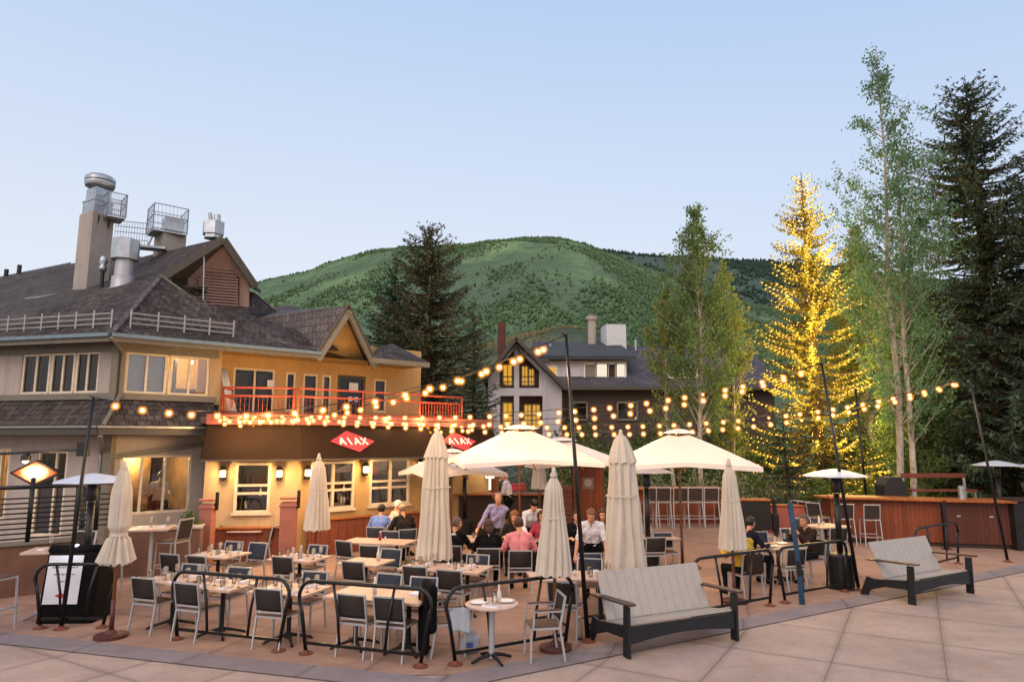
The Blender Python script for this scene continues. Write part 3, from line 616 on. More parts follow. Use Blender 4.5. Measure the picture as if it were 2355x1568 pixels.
def window(P, u, a, b, c, d, parent, vert=(), horiz=(), fw=.05, mat='frame', glass='glass', inset=.05, name='window', sill=True):
    n = Vector((u.y, -u.x, 0)); pt = lambda t, z, dd: Vector((P[0]+u.x*t, P[1]+u.y*t, z)) - n*dd
    mb = MB(); up = (0,0,1)
    mb.bar(pt(a+.001,c+fw/2,inset), pt(b-.001,c+fw/2,inset), .07, fw); mb.bar(pt(a+.001,d-fw/2,inset), pt(b-.001,d-fw/2,inset), .07, fw)
    for t in (a+fw/2, b-fw/2): mb.bar(pt(t,c+fw,inset), pt(t,d-fw,inset), .068, fw, n)
    for t, w in vert: mb.bar(pt(t,c+fw,inset), pt(t,d-fw,inset), .06, w, n)
    for z, w in horiz: mb.bar(pt(a+fw,z,inset), pt(b-fw,z,inset), .056, w)
    if sill: mb.bar(pt(a-.05,c-.03,-.02), pt(b+.05,c-.03,-.02), .12, .055)
    o = mb.build(name, M[mat], parent, world=True)
    g = MB().poly([pt(a+fw*.5,c+fw*.5,inset+.012), pt(b-fw*.5,c+fw*.5,inset+.012), pt(b-fw*.5,d-fw*.5,inset+.012), pt(a+fw*.5,d-fw*.5,inset+.012)])
    l = parent.location; g.v = [(q[0]-l.x, q[1]-l.y, q[2]-l.z) for q in g.v]; g.build('pane', M[glass], o, fix=False); return o
def board(P, u, a, b, z, h, off, th, name, mat, parent):
    n = Vector((u.y, -u.x, 0)); pt = lambda t: Vector((P[0]+u.x*t, P[1]+u.y*t, z)) + n*off
    return MB().bar(pt(a), pt(b), th, h).build(name, M[mat], parent, world=True)
uR = Vector((.755,.656,0)).normalized(); nR_ = Vector((uR.y,-uR.x,0))
Cp = at(262, 900, 17.2); C0 = Vector((Cp.x, Cp.y, 0))
uL = Vector((math.cos(R(166)), math.sin(R(166)), 0)); uLr = -uL    # left facet runs away to the left; walls are drawn left to right
hs = thing('restaurant_house', 'two storey beige stucco restaurant with shingle roofs, red balcony rail and brown awning', 'building', (C0.x, C0.y, 0))
L_len = 5.4; PL = C0 + uL*L_len
def tl(px, z): return hit(PL, uLr, px, z)
def tr_(px, z): return hit(C0, uR, px, z)
# upper storey, left facet
o = [(tl(47,4.6), tl(130,4.6), 4.13, 5.17), (tl(134,4.6), tl(180,4.6)+.0, 4.13, 5.17)]
wl = [(tl(48,4.6), tl(112,4.6)), (tl(114,4.6), tl(169,4.6)), (tl(171,4.6), tl(226,4.6))]
facade('wall', PL, uLr, 0, L_len, 3.9, 5.55, [(wl[0][0], wl[2][1], 4.13, 5.17)], M['stucco'], hs)
for a, b in wl: window(PL, uLr, a+.005, b-.005, 4.13, 5.17, hs, vert=[((a+b)/2, .05)], glass='glassd', sill=False)
board(PL, uLr, 0, L_len, 5.31, .27, .035, .06, 'frieze_board', 'trim', hs); board(PL, uLr, 0, L_len, 4.03, .15, .04, .07, 'sill_board', 'trim', hs)
# upper storey, right facet (window bay)
tb = tr_(508, 4.6); w1 = (tr_(288,4.6), tr_(384,4.6)); w2 = (tr_(388,4.6), tr_(481,4.6))
facade('wall', C0, uR, 0, tb, 3.9, 5.55, [(w1[0], w2[1], 4.13, 5.17)], M['stucco_warm'], hs)
for a, b in (w1, w2): window(C0, uR, a+.005, b-.005, 4.13, 5.17, hs, vert=[((a+b)/2, .05)], sill=False, glass='glass')
board(C0, uR, 0, tb-.1, 5.31, .27, .035, .06, 'frieze_board', 'trim', hs); board(C0, uR, 0, tb-.1, 4.03, .15, .04, .07, 'sill_board', 'trim', hs)
MB().bar(C0+nR_*.05+uL*.02+Vector((0,0,3.9)), C0+nR_*.05+uL*.02+Vector((0,0,5.5)), .16, .16).build('corner_post', M['trim'], hs, world=True)
# rooms behind the upper windows
def room(P, u, a, b, z0, z1, depth, wallm, name='room'):
    n = Vector((u.y,-u.x,0)); pt = lambda t, z, d: Vector((P[0]+u.x*t, P[1]+u.y*t, z)) - n*d
    mb = MB(); mb.poly([pt(a,z0,depth), pt(b,z0,depth), pt(b,z1,depth), pt(a,z1,depth)]); mb.poly([pt(a,z0,.16), pt(a,z0,depth), pt(a,z1,depth), pt(a,z1,.16)])
    mb.poly([pt(b,z0,.16), pt(b,z1,.16), pt(b,z1,depth), pt(b,z0,depth)]); mb.poly([pt(a,z0,.16), pt(b,z0,.16), pt(b,z0,depth), pt(a,z0,depth)]); mb.poly([pt(a,z1,.16), pt(a,z1,depth), pt(b,z1,depth), pt(b,z1,.16)])
    return mb.build(name, M[wallm], hs, world=True, fix=False)
def panel(P, u, a, b, c, d, off, name, mat, th=.012):
    n = Vector((u.y,-u.x,0)); pt = lambda t, z: Vector((P[0]+u.x*t, P[1]+u.y*t, z)) - n*off
    return MB().bar(pt(a,(c+d)/2), pt(b,(c+d)/2), th, d-c).build(name, M[mat], hs, world=True)
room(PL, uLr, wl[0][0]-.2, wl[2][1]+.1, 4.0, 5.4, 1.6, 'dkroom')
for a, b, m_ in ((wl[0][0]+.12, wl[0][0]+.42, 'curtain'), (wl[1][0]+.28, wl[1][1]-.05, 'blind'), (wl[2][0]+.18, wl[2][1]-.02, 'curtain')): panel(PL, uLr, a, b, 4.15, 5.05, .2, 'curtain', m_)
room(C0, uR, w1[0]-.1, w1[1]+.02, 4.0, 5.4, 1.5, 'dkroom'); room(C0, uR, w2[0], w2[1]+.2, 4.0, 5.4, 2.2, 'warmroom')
panel(C0, uR, w1[0]+.06, (w1[0]+w1[1])/2-.03, 4.15, 5.14, .17, 'blind', 'blind'); panel(C0, uR, (w1[0]+w1[1])/2+.03, w1[1]-.05, 4.15, 5.14, .17, 'blind', 'blind')
panel(C0, uR, w2[0]+.42, w2[0]+.48, 4.1, 5.2, 1.2, 'door_frame', 'trim_dark', .2); panel(C0, uR, w2[1]-.5, w2[1]+.1, 4.1, 4.4, 1.6, 'desk', 'shelf', .3)
q = C0 + uR*((w2[0]+w2[1])/2) - nR_*1.1; lamp((q.x, q.y, 5.25), 70, (1,.80,.45), .1)
q = C0 + uR*(w2[1]-.25) - nR_*.9; MB().ball((q.x,q.y,5.12), .07, 10, 6).build('ceiling_lamp', M['lampglow'], hs, world=True, smooth=True)
q = C0 + uR*(w1[0]+.9) - nR_*.9; lamp((q.x, q.y, 5.2), 3, (1,.85,.6), .1)
# upper storey, recessed balcony wall
rec = .95; B0 = C0 - nR_*rec; tB = lambda px, z=4.6: hit(B0, uR, px, z); te_ = tB(967)
FZ = 3.58
ops = [(tB(536), tB(632), FZ, 5.07), (tB(657), tB(680), FZ+.25, 5.03), (tB(697), tB(731), FZ, 5.02), (tB(741), tB(762), FZ, 5.02), (tB(776), tB(840), FZ, 5.06), (tB(860), tB(889), FZ+.3, 5.0)]
facade('wall', B0, uR, tb-.35, te_, 3.5, 6.1, ops, M['stucco_yellow'], hs)
MB().poly([C0+uR*tb+Vector((0,0,3.5)), C0+uR*tb-nR_*rec+Vector((0,0,3.5)), C0+uR*tb-nR_*rec+Vector((0,0,5.55)), C0+uR*tb+Vector((0,0,5.55))]).build('bay_return', M['stucco'], hs, world=True, fix=False)
EE = B0 + uR*te_; MB().poly([V3(EE,3.3), V3(EE-nR_*4,3.3), V3(EE-nR_*4,6.0), V3(EE,6.0)]).build('end_wall', M['stucco_warm'], hs, world=True, fix=False)
names = ['balcony_door', 'window', 'window', 'window', 'balcony_door', 'window']
for i, (a, b, c, d) in enumerate(ops):
    vert = [((a+b)/2, .12)] if i == 0 else []
    window(B0, uR, a, b, c, d, hs, vert=vert, fw=.10 if i == 4 else .06, mat='trim_dark' if i == 4 else 'frame', glass='glassd', name=names[i], sill=False)

for t_ in ((ops[0][0]+ops[0][1])/2, (ops[4][0]+ops[4][1])/2): q = B0+uR*t_-nR_*.9; lamp((q.x,q.y,5.0), 7, (1,.72,.4), .1)  # added weak fill lamps; these balcony rooms are otherwise unlit
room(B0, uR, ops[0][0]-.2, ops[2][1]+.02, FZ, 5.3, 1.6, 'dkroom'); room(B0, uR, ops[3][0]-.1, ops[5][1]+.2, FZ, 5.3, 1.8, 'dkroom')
for a, b, m_ in ((ops[0][0]+.1, ops[0][0]+.5, 'curtain'), ((ops[0][0]+ops[0][1])/2+.2, ops[0][1]-.15, 'curtain'), (ops[2][0]+.05, ops[2][1]-.05, 'blind'), (ops[3][0]+.03, ops[3][1], 'warmroom'), (ops[5][0]+.2, ops[5][1], 'curtain')): panel(B0, uR, a, b, FZ+.05, 4.95, .22, 'curtain', m_)
panel(B0, uR, ops[0][0]+1.02, ops[0][0]+1.26, 4.5, 4.75, .02, 'notice_sheet', 'paper'); panel(B0, uR, ops[4][0]+.42, ops[4][0]+.75, 4.55, 4.82, .02, 'notice_sheet', 'paper'); panel(B0, uR, ops[4][0]+.4, ops[4][0]+.56, 4.2, 4.36, .02, 'notice_sheet', 'paper'); panel(B0, uR, ops[4][0]+.62, ops[4][0]+.76, 4.2, 4.36, .02, 'notice_sheet', 'paper')
# ---- roofs (thin slabs with fascia)
def slab(pts, th, name, mat, parent=hs): return MB().prism([Vector(p) for p in pts], (0,0,-th)).build(name, M[mat], parent, world=True)
E0 = at(256, 767, 16.6); EL = E0 + uL*6.2; EL.z = E0.z
tE = hit(E0, uR, 738, 5.6); ER = E0 + uR*tE
tE2 = hit(E0, uR, 850, 5.6); ER2 = E0 + uR*tE2; tE3 = hit(E0, uR, 987, 5.6); ER3 = E0 + uR*tE3
A1 = at(369, 636, 20.1)
RL = at(40, 690, 22.4); RL0 = RL + (RL-A1)*.35
slab([EL, E0, A1, RL, RL0], .10, 'roof', 'shingle')                     # hip slope over the left facet
Bv = at(500, 726, 20.7); Cv = at(566, 722, 21.4)
slab([E0, ER, ER + Vector((-.656,.755,0))*1.2 + Vector((0,0,.75)), Cv, Bv, A1], .10, 'roof', 'shingle')
MB().bar(E0+uL*.0, A1, .14, .06).build('hip_cap', M['shingle_lt'], hs, world=True)
MB().bar(A1+Vector((0,0,.03)), Bv+Vector((0,0,.03)), .12, .06).build('hip_cap', M['trim'], hs, world=True)
# eaves: fascia and gutter
for a, b in ((EL, E0), (E0, ER)):
    n = Vector(((b-a).y, -(b-a).x, 0)).normalized()
    MB().bar(a+Vector((0,0,-.10)), b+Vector((0,0,-.10)), .07, .18).build('fascia', M['trim'], hs, world=True)
    MB().bar(a+n*.07+Vector((0,0,-.03)), b+n*.07+Vector((0,0,-.03)), .09, .09).build('gutter', M['flash'], hs, world=True)
# soffit
MB().poly([E0+Vector((0,0,-.14)), ER3+Vector((0,0,-.14)), ER3-nR_*1.7+Vector((0,0,-.10)), E0-nR_*1.7+Vector((0,0,-.10))]).build('soffit', M['stucco_yellow'], hs, world=True, fix=False)
MB().poly([EL+Vector((0,0,-.14)), E0+Vector((0,0,-.14)), E0-Vector((uLr.y,-uLr.x,0))*.8+Vector((0,0,-.12)), EL-Vector((uLr.y,-uLr.x,0))*.8+Vector((0,0,-.12))]).build('soffit', M['trim_dark'], hs, world=True, fix=False)
# higher roof behind
G0 = at(514, 547, 21.2); Gl = at(376, 634, 20.6); Gr = at(588, 656, 22.0); Gb = at(300, 588, 27.0)
slab([RL0, RL, A1+Vector((.2,.3,0)), Gl, at(420,600,23), Gb, at(165,606,30), at(-60,652,30)], .08, 'roof', 'shingle')
slab([Gl, G0, at(330,590,25.5), at(250,655,24)], .12, 'roof', 'shingle'); slab([G0, Gr, at(600,668,25), at(430,566,26)], .12, 'roof', 'shingle')
slab([at(-60,648,30.2), at(163,603,30.2), at(166,640,29), at(40,688,26), at(-60,706,26)], .1, 'roof', 'shingle_grey')
# louvred gable
MB().poly([Gl+Vector((0,.05,-.1)), G0+Vector((0,.05,-.1)), at(513,566,21.32), at(432,640,21.32)]).build('soffit', M['trim_dark'], hs, world=True, fix=False)
MB().poly([at(433,640,21.34), at(433,712,21.34), at(372,700,24.2), at(366,640,24.2)]).poly([Gl+Vector((0,.06,-.12)), at(433,640,21.34), at(366,640,24.2)]).build('gable_side', M['stucco'], hs, world=True, fix=False)
gw = [at(432, 690, 21.3), at(432, 640, 21.3), at(513, 566, 21.3), at(572, 640, 22.0), at(572, 714, 22.0)]
MB().prism(gw, (-.02,.12,0)).build('gable_wall', M['stucco_pink'], hs, world=True)
lv = MB(); lfw = (at(572,700,22.0)-at(432,700,21.3)); lfw.z = 0; lfn = lfw.normalized(); lo = Vector((lfn.y,-lfn.x,0))
for i in range(17):
    py = 712-i*6.7; lim0 = max(455, 500-(py-597)*(.95)) if py < 645 else 455; lim1 = min(548, 520+(py-597)*.75) if py < 635 else 548
    a = at(lim0, py, 21.25+(lim0-432)/140*.7)+lo*.05; b = at(lim1, py, 21.25+(lim1-432)/140*.7)+lo*.05; b.z = a.z; lv.bar(a, b, .10, .045, up=(0,.5,.8))
lvo = lv.build('louvre', M['stucco_pink'], hs, world=True)
lbk = MB().poly([at(453,714,21.42)+lo*.06, at(550,714,21.9)+lo*.06, at(550,640,21.9)+lo*.06, at(520,600,21.75)+lo*.06, at(498,600,21.65)+lo*.06, at(453,645,21.42)+lo*.06]); lbk.build('louvre_recess', M['dkroom'], hs, world=True, fix=False)
for a, b in ((Gl, G0), (G0, Gr)): MB().bar(a+lo*.22+Vector((0,0,-.10)), b+lo*.22+Vector((0,0,-.10)), .06, .24).build('barge_board', M['trim_dark'], hs, world=True)
slab([at(420,655,20.6), at(436,690,21.2), at(500,726,20.9), at(566,722,21.4), at(640,720,24), at(585,672,23)], .06, 'roof', 'shingle')
slab([at(618,708,26), at(672,701,26), at(700,716,26), at(640,722,24)], .06, 'roof', 'shingle_lt')
# balcony gable
Pk = at(801, 704, 20.2); Fl_ = at(728, 818, 20.2); Fr = at(862, 836, 21.6)
Pkb = at(600, 716, 25.5)
slab([at(733,806,20.3), Pk, at(640,715,25), at(540,736,23.0)], .10, 'roof', 'shingle_lt')
slab([Pk, Fr, ER2-nR_*3.0+Vector((0,0,1.2)), at(760,716,24)], .10, 'roof', 'shingle_lt')
for a, b in ((Fl_, Pk), (Pk, Fr)):
    MB().bar(a+Vector((.03,-.05,-.12)), b+Vector((.03,-.05,-.12)), .07, .27).build('barge_board', M['trim'], hs, world=True)
    MB().bar(a+Vector((.03,-.10,.03)), b+Vector((.03,-.10,.03)), .07, .07).build('barge_cap', M['trim_dark'], hs, world=True)
MB().bar(at(588,746,22.2), ER+Vector((0,-.02,.06)), .16, .03).build('valley_flashing', M['flash'], hs, world=True)
gb = [at(742,806,20.9), at(799,722,20.9), at(850,832,22.2), at(800,822,21.6)]
MB().prism(gb, (-.04,.06,0)).build('gable_wall', M['stucco_yellow'], hs, world=True)
MB().prism([at(742,806,20.86), at(757,784,20.86), at(781,806,21.0)], (-.02,.03,0)).build('gable_vent', M['dkroom'], hs, world=True)
slab([at(846,832,21.5), ER3, ER3-nR_*2.4+Vector((0,0,.9)), at(870,797,23)], .09, 'roof', 'shingle')
MB().bar(ER2+Vector((0,0,-.10)), ER3+Vector((0,0,-.10)), .07, .16).build('fascia', M['trim'], hs, world=True)
# ladder-like snow rails on the roof edge
def snow_rail(p0, p1, n, off):
    mb = MB(); d = (p1-p0)
    for k in range(3): mb.bar(p0+Vector((0,0,.10+.13*k)), p1+Vector((0,0,.10+.13*k)), .02, .034)
    for i in range(n): q = p0 + d*(i/(n-1)); mb.bar(q+Vector((0,0,-.08)), q+Vector((0,0,.46)), .04, .03)
    return mb.build('snow_rail', M['copper'], hs, world=True)
sL = lambda t, k: EL.lerp(E0, t).lerp(RL.lerp(A1, t), k)
snow_rail(sL(.06,.10), sL(.27,.10), 4, 0); snow_rail(sL(.34,.10), sL(.97,.10), 8, 0)
sR = lambda t, k: E0.lerp(ER, t) + (Vector((-.656,.755,0)) + Vector((0,0,.62)))*k
snow_rail(sR(.09,.45), sR(.56,.45), 5, 0)
# skirt roof over the ground floor
zt, zb = 3.96, 3.26
nLf = Vector((uLr.y,-uLr.x,0))
tS = tr_(488, 3.6)
kx = (nLf+nR_).normalized()*(.8/((nLf+nR_).normalized().dot(nR_)))
a0, a1, a2 = PL+Vector((0,0,zt)), C0+Vector((0,0,zt)), C0+uR*tS+Vector((0,0,zt))
b0_, b1, b2 = PL+nLf*.8+Vector((0,0,zb)), C0+kx+Vector((0,0,zb)), C0+uR*tS+nR_*.8+Vector((0,0,zb))
slab([b0_, b1, a1, a0], .07, 'skirt_roof', 'shingle'); slab([b1, b2, a2, a1], .07, 'skirt_roof', 'shingle')
for a, b in ((b0_, b1), (b1, b2)): MB().bar(a+Vector((0,0,-.12)), b+Vector((0,0,-.12)), .06, .16).build('fascia', M['trim_dark'], hs, world=True); MB().bar(a+Vector((0,-.05,-.01)), b+Vector((0,-.05,-.01)), .06, .05).build('gutter', M['copper'], hs, world=True)
MB().poly([b0_+Vector((0,0,-.2)), b1+Vector((0,0,-.2)), a1+Vector((0,0,-.9)), a0+Vector((0,0,-.9))]).poly([b1+Vector((0,0,-.2)), b2+Vector((0,0,-.2)), a2+Vector((0,0,-.9)), a1+Vector((0,0,-.9))]).build('soffit', M['trim_dark'], hs, world=True, fix=False)
MB().tube([E0+Vector((.05,-.05,-.1)), C0+nR_*.12+uR*.12+Vector((0,0,5.1)), C0+nR_*.12+uR*.12+Vector((0,0,4.05)), b1+uR*.1+Vector((0,0,.02))], .05, 8).build('downpipe', M['trim'], hs, world=True)
MB().tube([b1+uR*.05+Vector((0,0,-.2)), C0+nR_*.14+uL*.25+Vector((0,0,2.6)), C0+nR_*.14+uL*.25+Vector((0,0,.2))], .055, 8).build('downpipe', M['copper'], hs, world=True)
# ground floor walls
gl = [(tl(-40,1.8), tl(17,1.8), .9, 2.72), (tl(80,1.8), tl(150,1.8), .55, 2.68)]
facade('wall', PL, uLr, 0, L_len, 0, 3.3, gl, M['stucco'], hs)
for a, b, c, d in gl: window(PL, uLr, a, b, c, d, hs, vert=[(a+(b-a)*.62, .07)], fw=.07, glass='glass', sill=False)
tG = tr_(466, 2.0); gr = [(tr_(272,1.8), tr_(438,1.8), 1.08, 2.55)]
facade('wall', C0, uR, 0, tG+.6, 0, 3.3, gr, M['stucco'], hs)
a, b, c, d = gr[0]; window(C0, uR, a, b, c, d, hs, vert=[(a+(b-a)*.30, .05), (a+(b-a)*.62, .05)], fw=.06, sill=False)
MB().bar(C0+nR_*.04+uR*.05+Vector((0,0,2.52)), C0+nR_*.04+uR*(tG)+Vector((0,0,2.84)), .05, .13).build('sloping_band', M['trim'], hs, world=True)
MB().bar(C0+nR_*.05+Vector((0,0,0)), C0+nR_*.05+Vector((0,0,3.1)), .2, .2).build('corner_post', M['trim'], hs, world=True)
# dining rooms behind the ground-floor glass
def bar_room(P, u, a, b, z0, z1, depth, seed, lit, wl='dkroom', k_=1.0):
    rr = random.Random(seed); room(P, u, a, b, z0, z1, depth, wl, 'dining_room'); n = Vector((u.y,-u.x,0)); pt = lambda t, z, d: Vector((P[0]+u.x*t, P[1]+u.y*t, z)) - n*d
    sh = MB(); bt = MB(); bt2 = MB(); gl_ = MB()
    for k in range(3):
        z = z0 + .9 + k*.34
        if z > z1-.3: break
        sh.bar(pt(a+.1, z, depth-.16), pt(b-.1, z, depth-.16), .26, .035)
        t = a+.15
        while t < b-.15:
            if rr.random() < .8: (bt if rr.random() < .6 else bt2).lathe([(.035,0),(.035,.16),(.012,.2),(.012,.26)], 6, pt(t, z+.02, depth-.16))
            t += rr.uniform(.09, .16)
    so = sh.build('back_shelf', M['shelf'], hs, world=True)
    for m_, k in ((bt,'amber'),(bt2,'china')):
        o = m_
        l = hs.location; o.v = [(x[0]-l.x, x[1]-l.y, x[2]-l.z) for x in o.v]; o.build('bottles', M[k], so, uv=False)
    tb_ = MB()
    for k in range(3):
        t = a+(b-a)*(.2+.3*k); c = pt(t, z0, depth*.45); tb_.box((c.x,c.y,z0+.72),(.7,.6,.04)); tb_.tube([(c.x,c.y,z0),(c.x,c.y,z0+.7)], .04, 6)
        tb_.box((c.x+.05,c.y-.05,z0+.76),(.25,.2,.05))
    tb_.build('dining_table', M['shelf'], hs, world=True)
    pd = MB()
    for i in range(lit):
        t = a+(b-a)*(i+.5)/lit; c = pt(t, z1-.16, depth*rr.uniform(.3,.8)); pd.ball((c.x,c.y,c.z), .06, 10, 6)
    pd.build('pendant_lamps', M['lampglow'], hs, world=True, smooth=True)
    c = pt((a+b)/2, z1-.35, depth*.55); lamp((c.x,c.y,c.z), 75*k_*(b-a)/2, (1,.70,.34), .12)
bar_room(C0, uR, gr[0][0]-.2, gr[0][1]+.2, .3, 2.75, 3.2, 3, 7, 'kitchen', 2.6); bar_room(PL, uLr, gl[1][0]-.3, gl[1][1]+.2, .3, 2.8, 2.6, 4, 4, 'kitchen', 4.0); bar_room(PL, uLr, 0.0, gl[0][1]+.1, .3, 2.8, 2.6, 5, 3, 'kitchen', 3.0)
# ---- one-storey front under the balcony: facet one faces us, facet two turns away
F0 = at(470, 1100, 17.5); F1 = at(684, 1100, 17.9); F0.z = F1.z = 0; u1 = (F1-F0).normalized(); n1 = Vector((u1.y,-u1.x,0)); l1 = (F1-F0).length
u2 = Vector((math.cos(R(42)), math.sin(R(42)), 0)); n2 = Vector((u2.y,-u2.x,0))
t1 = lambda px, z=1.8: hit(F0, u1, px, z); t2 = lambda px, z=1.8: hit(F1, u2, px, z)
l2 = t2(977); l3 = t2(1112, 2.9)
o1 = [(t1(540), t1(622), 1.12, 2.36)]
facade('wall', F0, u1, 0, l1, 0, 3.4, o1, M['stucco_warm'], hs)
a, b, c, d = o1[0]; window(F0, u1, a, b, c, d, hs, horiz=[(1.60,.06),(1.80,.06)], fw=.06, inset=.0)
o2 = [(t2(712), t2(814), 1.12, 2.38), (t2(849), t2(941), 1.14, 2.42)]
facade('wall', F1, u2, 0, l2, 0, 3.4, o2, M['stucco_yellow'], hs)
for a, b, c, d in o2: window(F1, u2, a, b, c, d, hs, vert=[((a+b)/2, .13)], horiz=[(1.62,.06),(1.80,.06)], fw=.07, inset=.0)
MB().poly([V3(F0,0), V3(F0,3.4), V3(F0,3.4)+Vector((-.45,1.1,0)), V3(F0,0)+Vector((-.45,1.1,0))]).build('end_wall', M['stucco'], hs, world=True, fix=False)
facade('wall', F1, u2, l2+1.0, l3+.3, 0, 3.4, [], M['stucco_yellow'], hs)
facade('wall', F1, u2, l2, l2+1.0, 2.35, 3.4, [], M['stucco_yellow'], hs)
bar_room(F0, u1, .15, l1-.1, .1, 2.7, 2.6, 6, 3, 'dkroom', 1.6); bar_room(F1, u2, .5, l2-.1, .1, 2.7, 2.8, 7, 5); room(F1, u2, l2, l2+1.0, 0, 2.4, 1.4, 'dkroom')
panel(F1, u2, o2[1][0]+.1, (o2[1][0]+o2[1][1])/2-.1, 1.95, 2.4, .5, 'red_hanging', 'signred')
# balcony deck with its red edge
fo = .12
def edge(z, off): return [V3(F0+n1*off,z), V3(F1+(n1+n2).normalized()*(off/((n1+n2).normalized().dot(n1))),z), V3(F1+u2*(l3+.3)+n2*off,z)]
ea, eb = edge(3.36, fo), edge(3.36, fo)
back = [V3(F1+u2*(l3+.3)-n2*2.2,3.36), V3(B0+uR*(te_+.2)-nR_*.2,3.36), V3(B0+uR*(tb-.5)-nR_*.2,3.36)]
MB().prism(ea+back, (0,0,.18)).build('balcony_deck', M['brownwall'], hs, world=True)
for a, b in zip(ea, ea[1:]): MB().bar(a+Vector((0,-.02,.10)), b+Vector((0,-.02,.10)), .06, .26).build('deck_fascia', M['redwallpink'], hs, world=True)
# awning cloth in two flats with a cheek
ta, tb2 = edge(3.33, .09), edge(2.44, .52)
aw = thing('awning', 'long dark brown canvas awning wrapped around the restaurant front', 'awning', (F0.x, F0.y, 0)); 
am = MB().poly([tb2[0], tb2[1], ta[1], ta[0]]).poly([tb2[1], tb2[2], ta[2], ta[1]]).poly([ta[0], V3(F0+n1*.0,2.44), tb2[0]])
ao = am.build('canopy', M['awning'], aw, world=True, fix=False); sd = ao.modifiers.new('thick', 'SOLIDIFY'); sd.thickness = .02
MB().bar(tb2[0], tb2[1], .04, .04).bar(tb2[1], tb2[2], .04, .04).build('hem_rail', M['trim_dark'], aw, world=True)
def on_awning(px, k):
    """point on the second flat in column px, fraction k from its top"""
    best = None
    for i in range(2000):
        s = i/2000; p = ta[1].lerp(ta[2], s).lerp(tb2[1].lerp(tb2[2], s), k)
        d = p; dep = d.y*CP+(d.z-EYE)*SP; x = d.x/dep*FOC+1177.5
        if best is None or abs(x-px) < best[0]: best = (abs(x-px), p)
    return best[1]
STROKES = {'A': [((-.5,-1),(0,1)), ((0,1),(.5,-1)), ((-.3,-.3),(.3,-.3))], 'J': [((-.22,1),(.22,-1))], 'X': [((-.5,1),(.5,-1)), ((-.5,-1),(.5,1))]}
def diamond_sign(px, parent, ww=.66, hh=.31):
    c = on_awning(px, .50); fx = (ta[2]-ta[1]).normalized(); dn = (tb2[2]-ta[2]); dn = (dn - fx*dn.dot(fx)).normalized(); up = -dn; nn = fx.cross(up).normalized()
    if nn.y > 0: nn = -nn
    c = c + nn*.03; l = parent.location
    s = MB().prism([c-fx*ww, c-up*hh+fx*.14, c+fx*ww, c+up*hh-fx*.14], nn*.02); so = s.build('diamond_sign', M['signred'], parent, world=True)
    tx = MB(); x = -.33
    for ch in 'AJAX':
        for (p, q) in STROKES[ch]:
            f = lambda t: c + nn*.03 + fx*(x + t[0]*.17 - t[1]*.02) + up*(t[1]*.10)
            tx.bar(f(p)-l, f(q)-l, .036, .012, up=nn)
        x += .22
    tx.build('lettering', M['signwhite'], so); return so
diamond_sign(810, aw); diamond_sign(1054, aw)
# red balcony railing, three runs
rail = thing('balcony_railing', 'orange red steel railing along the balcony edge', 'railing', (F0.x, F0.y, 0))
e1 = edge(3.56, .0)
def rail_run(a, b, z0, z1, cage=False):
    mb = MB(); r_ = .028
    for z in (z0, z0+(z1-z0)*.68, z1): mb.tube([V3(a,z), V3(b,z)], r_ if z != z0 else .022, 6)
    n = max(2, int((b-a).length/1.6)+1)
    for i in range(n): q = a.lerp(b, i/(n-1)); mb.tube([V3(q,3.5), V3(q,z1)], r_, 6)
    ro = mb.build('rail_section', M['red'], rail, world=True, smooth=True); pk = MB(); n = int((b-a).length/(.11 if not cage else .10))
    for i in range(1, n): q = a.lerp(b, i/n); pk.tube([V3(q,z0), V3(q,z0+(z1-z0)*.68)], .0035 if not cage else .012, 4)
    l = rail.location; pk.v = [(x[0]-l.x,x[1]-l.y,x[2]-l.z) for x in pk.v]; pk.build('pickets', M['red'], ro, uv=False)
ra = e1[0]+u1*hit(e1[0],u1,512,4); rb = e1[1]
rail_run(ra, e1[0]+u1*hit(e1[0],u1,676,4), 3.62, 4.28); rail_run(e1[0]+u1*hit(e1[0],u1,686,4), e1[1]+u2*hit(e1[1],u2,965,4), 3.62, 4.28); rail_run(e1[1]+u2*hit(e1[1],u2,966,4), e1[1]+u2*hit(e1[1],u2,1062,4), 3.62, 4.26, True)
rail_run(ra, ra-n1*1.1, 3.62, 4.28)
lb_ = MB(); a = at(527,942,18.6); a.z = 3.58; b = at(524,828,19.0); 
pk_ = thing('parasol_bundle', 'cream folded parasols leaning in the balcony corner', 'parasol bundle', (a.x,a.y,3.55))
for i in range(3): MB().tube([(a.x+.05+.07*i-pk_.location.x, a.y-pk_.location.y, .03), (b.x+.06*i-a.x-.15, .35, 1.35)], [.05,.03], 8).build('folded_canopy', M['cream'], pk_, smooth=True)
# wall lamps
def mk_wall_lamp():
    o = thing('wall_lamp', 'x', 'wall lamp'); MB().box((0,-.02,0),(.12,.03,.28)).build('back_plate', M['black'], o); MB().lathe([(.05,.10),(.085,.10),(.085,.13),(.06,.2),(.02,.22)], 14, (0,-.11,0)).build('cap', M['black'], o)
    MB().lathe([(.06,-.06),(.07,-.05),(.07,.09),(.06,.10)], 14, (0,-.11,0)).build('lamp_shade', M['lampglow'], o, smooth=True); MB().lathe([(.02,-.16),(.055,-.14),(.07,-.07),(.05,-.06)], 14, (0,-.11,0)).build('base_cup', M['black'], o); return o
WL = Proto(mk_wall_lamp)
def wl_at(P, u, px, z, label, w=26):
    t = hit(P, u, px, z); n = Vector((u.y,-u.x,0)); p = P+u*t+n*.02; WL.put((p.x,p.y,z), math.atan2(u.y,u.x), label, 'wall lamps under the awning')
    if w: q = p+n*.26; lamp((q.x,q.y,z), w, (1,.62,.24), .05)
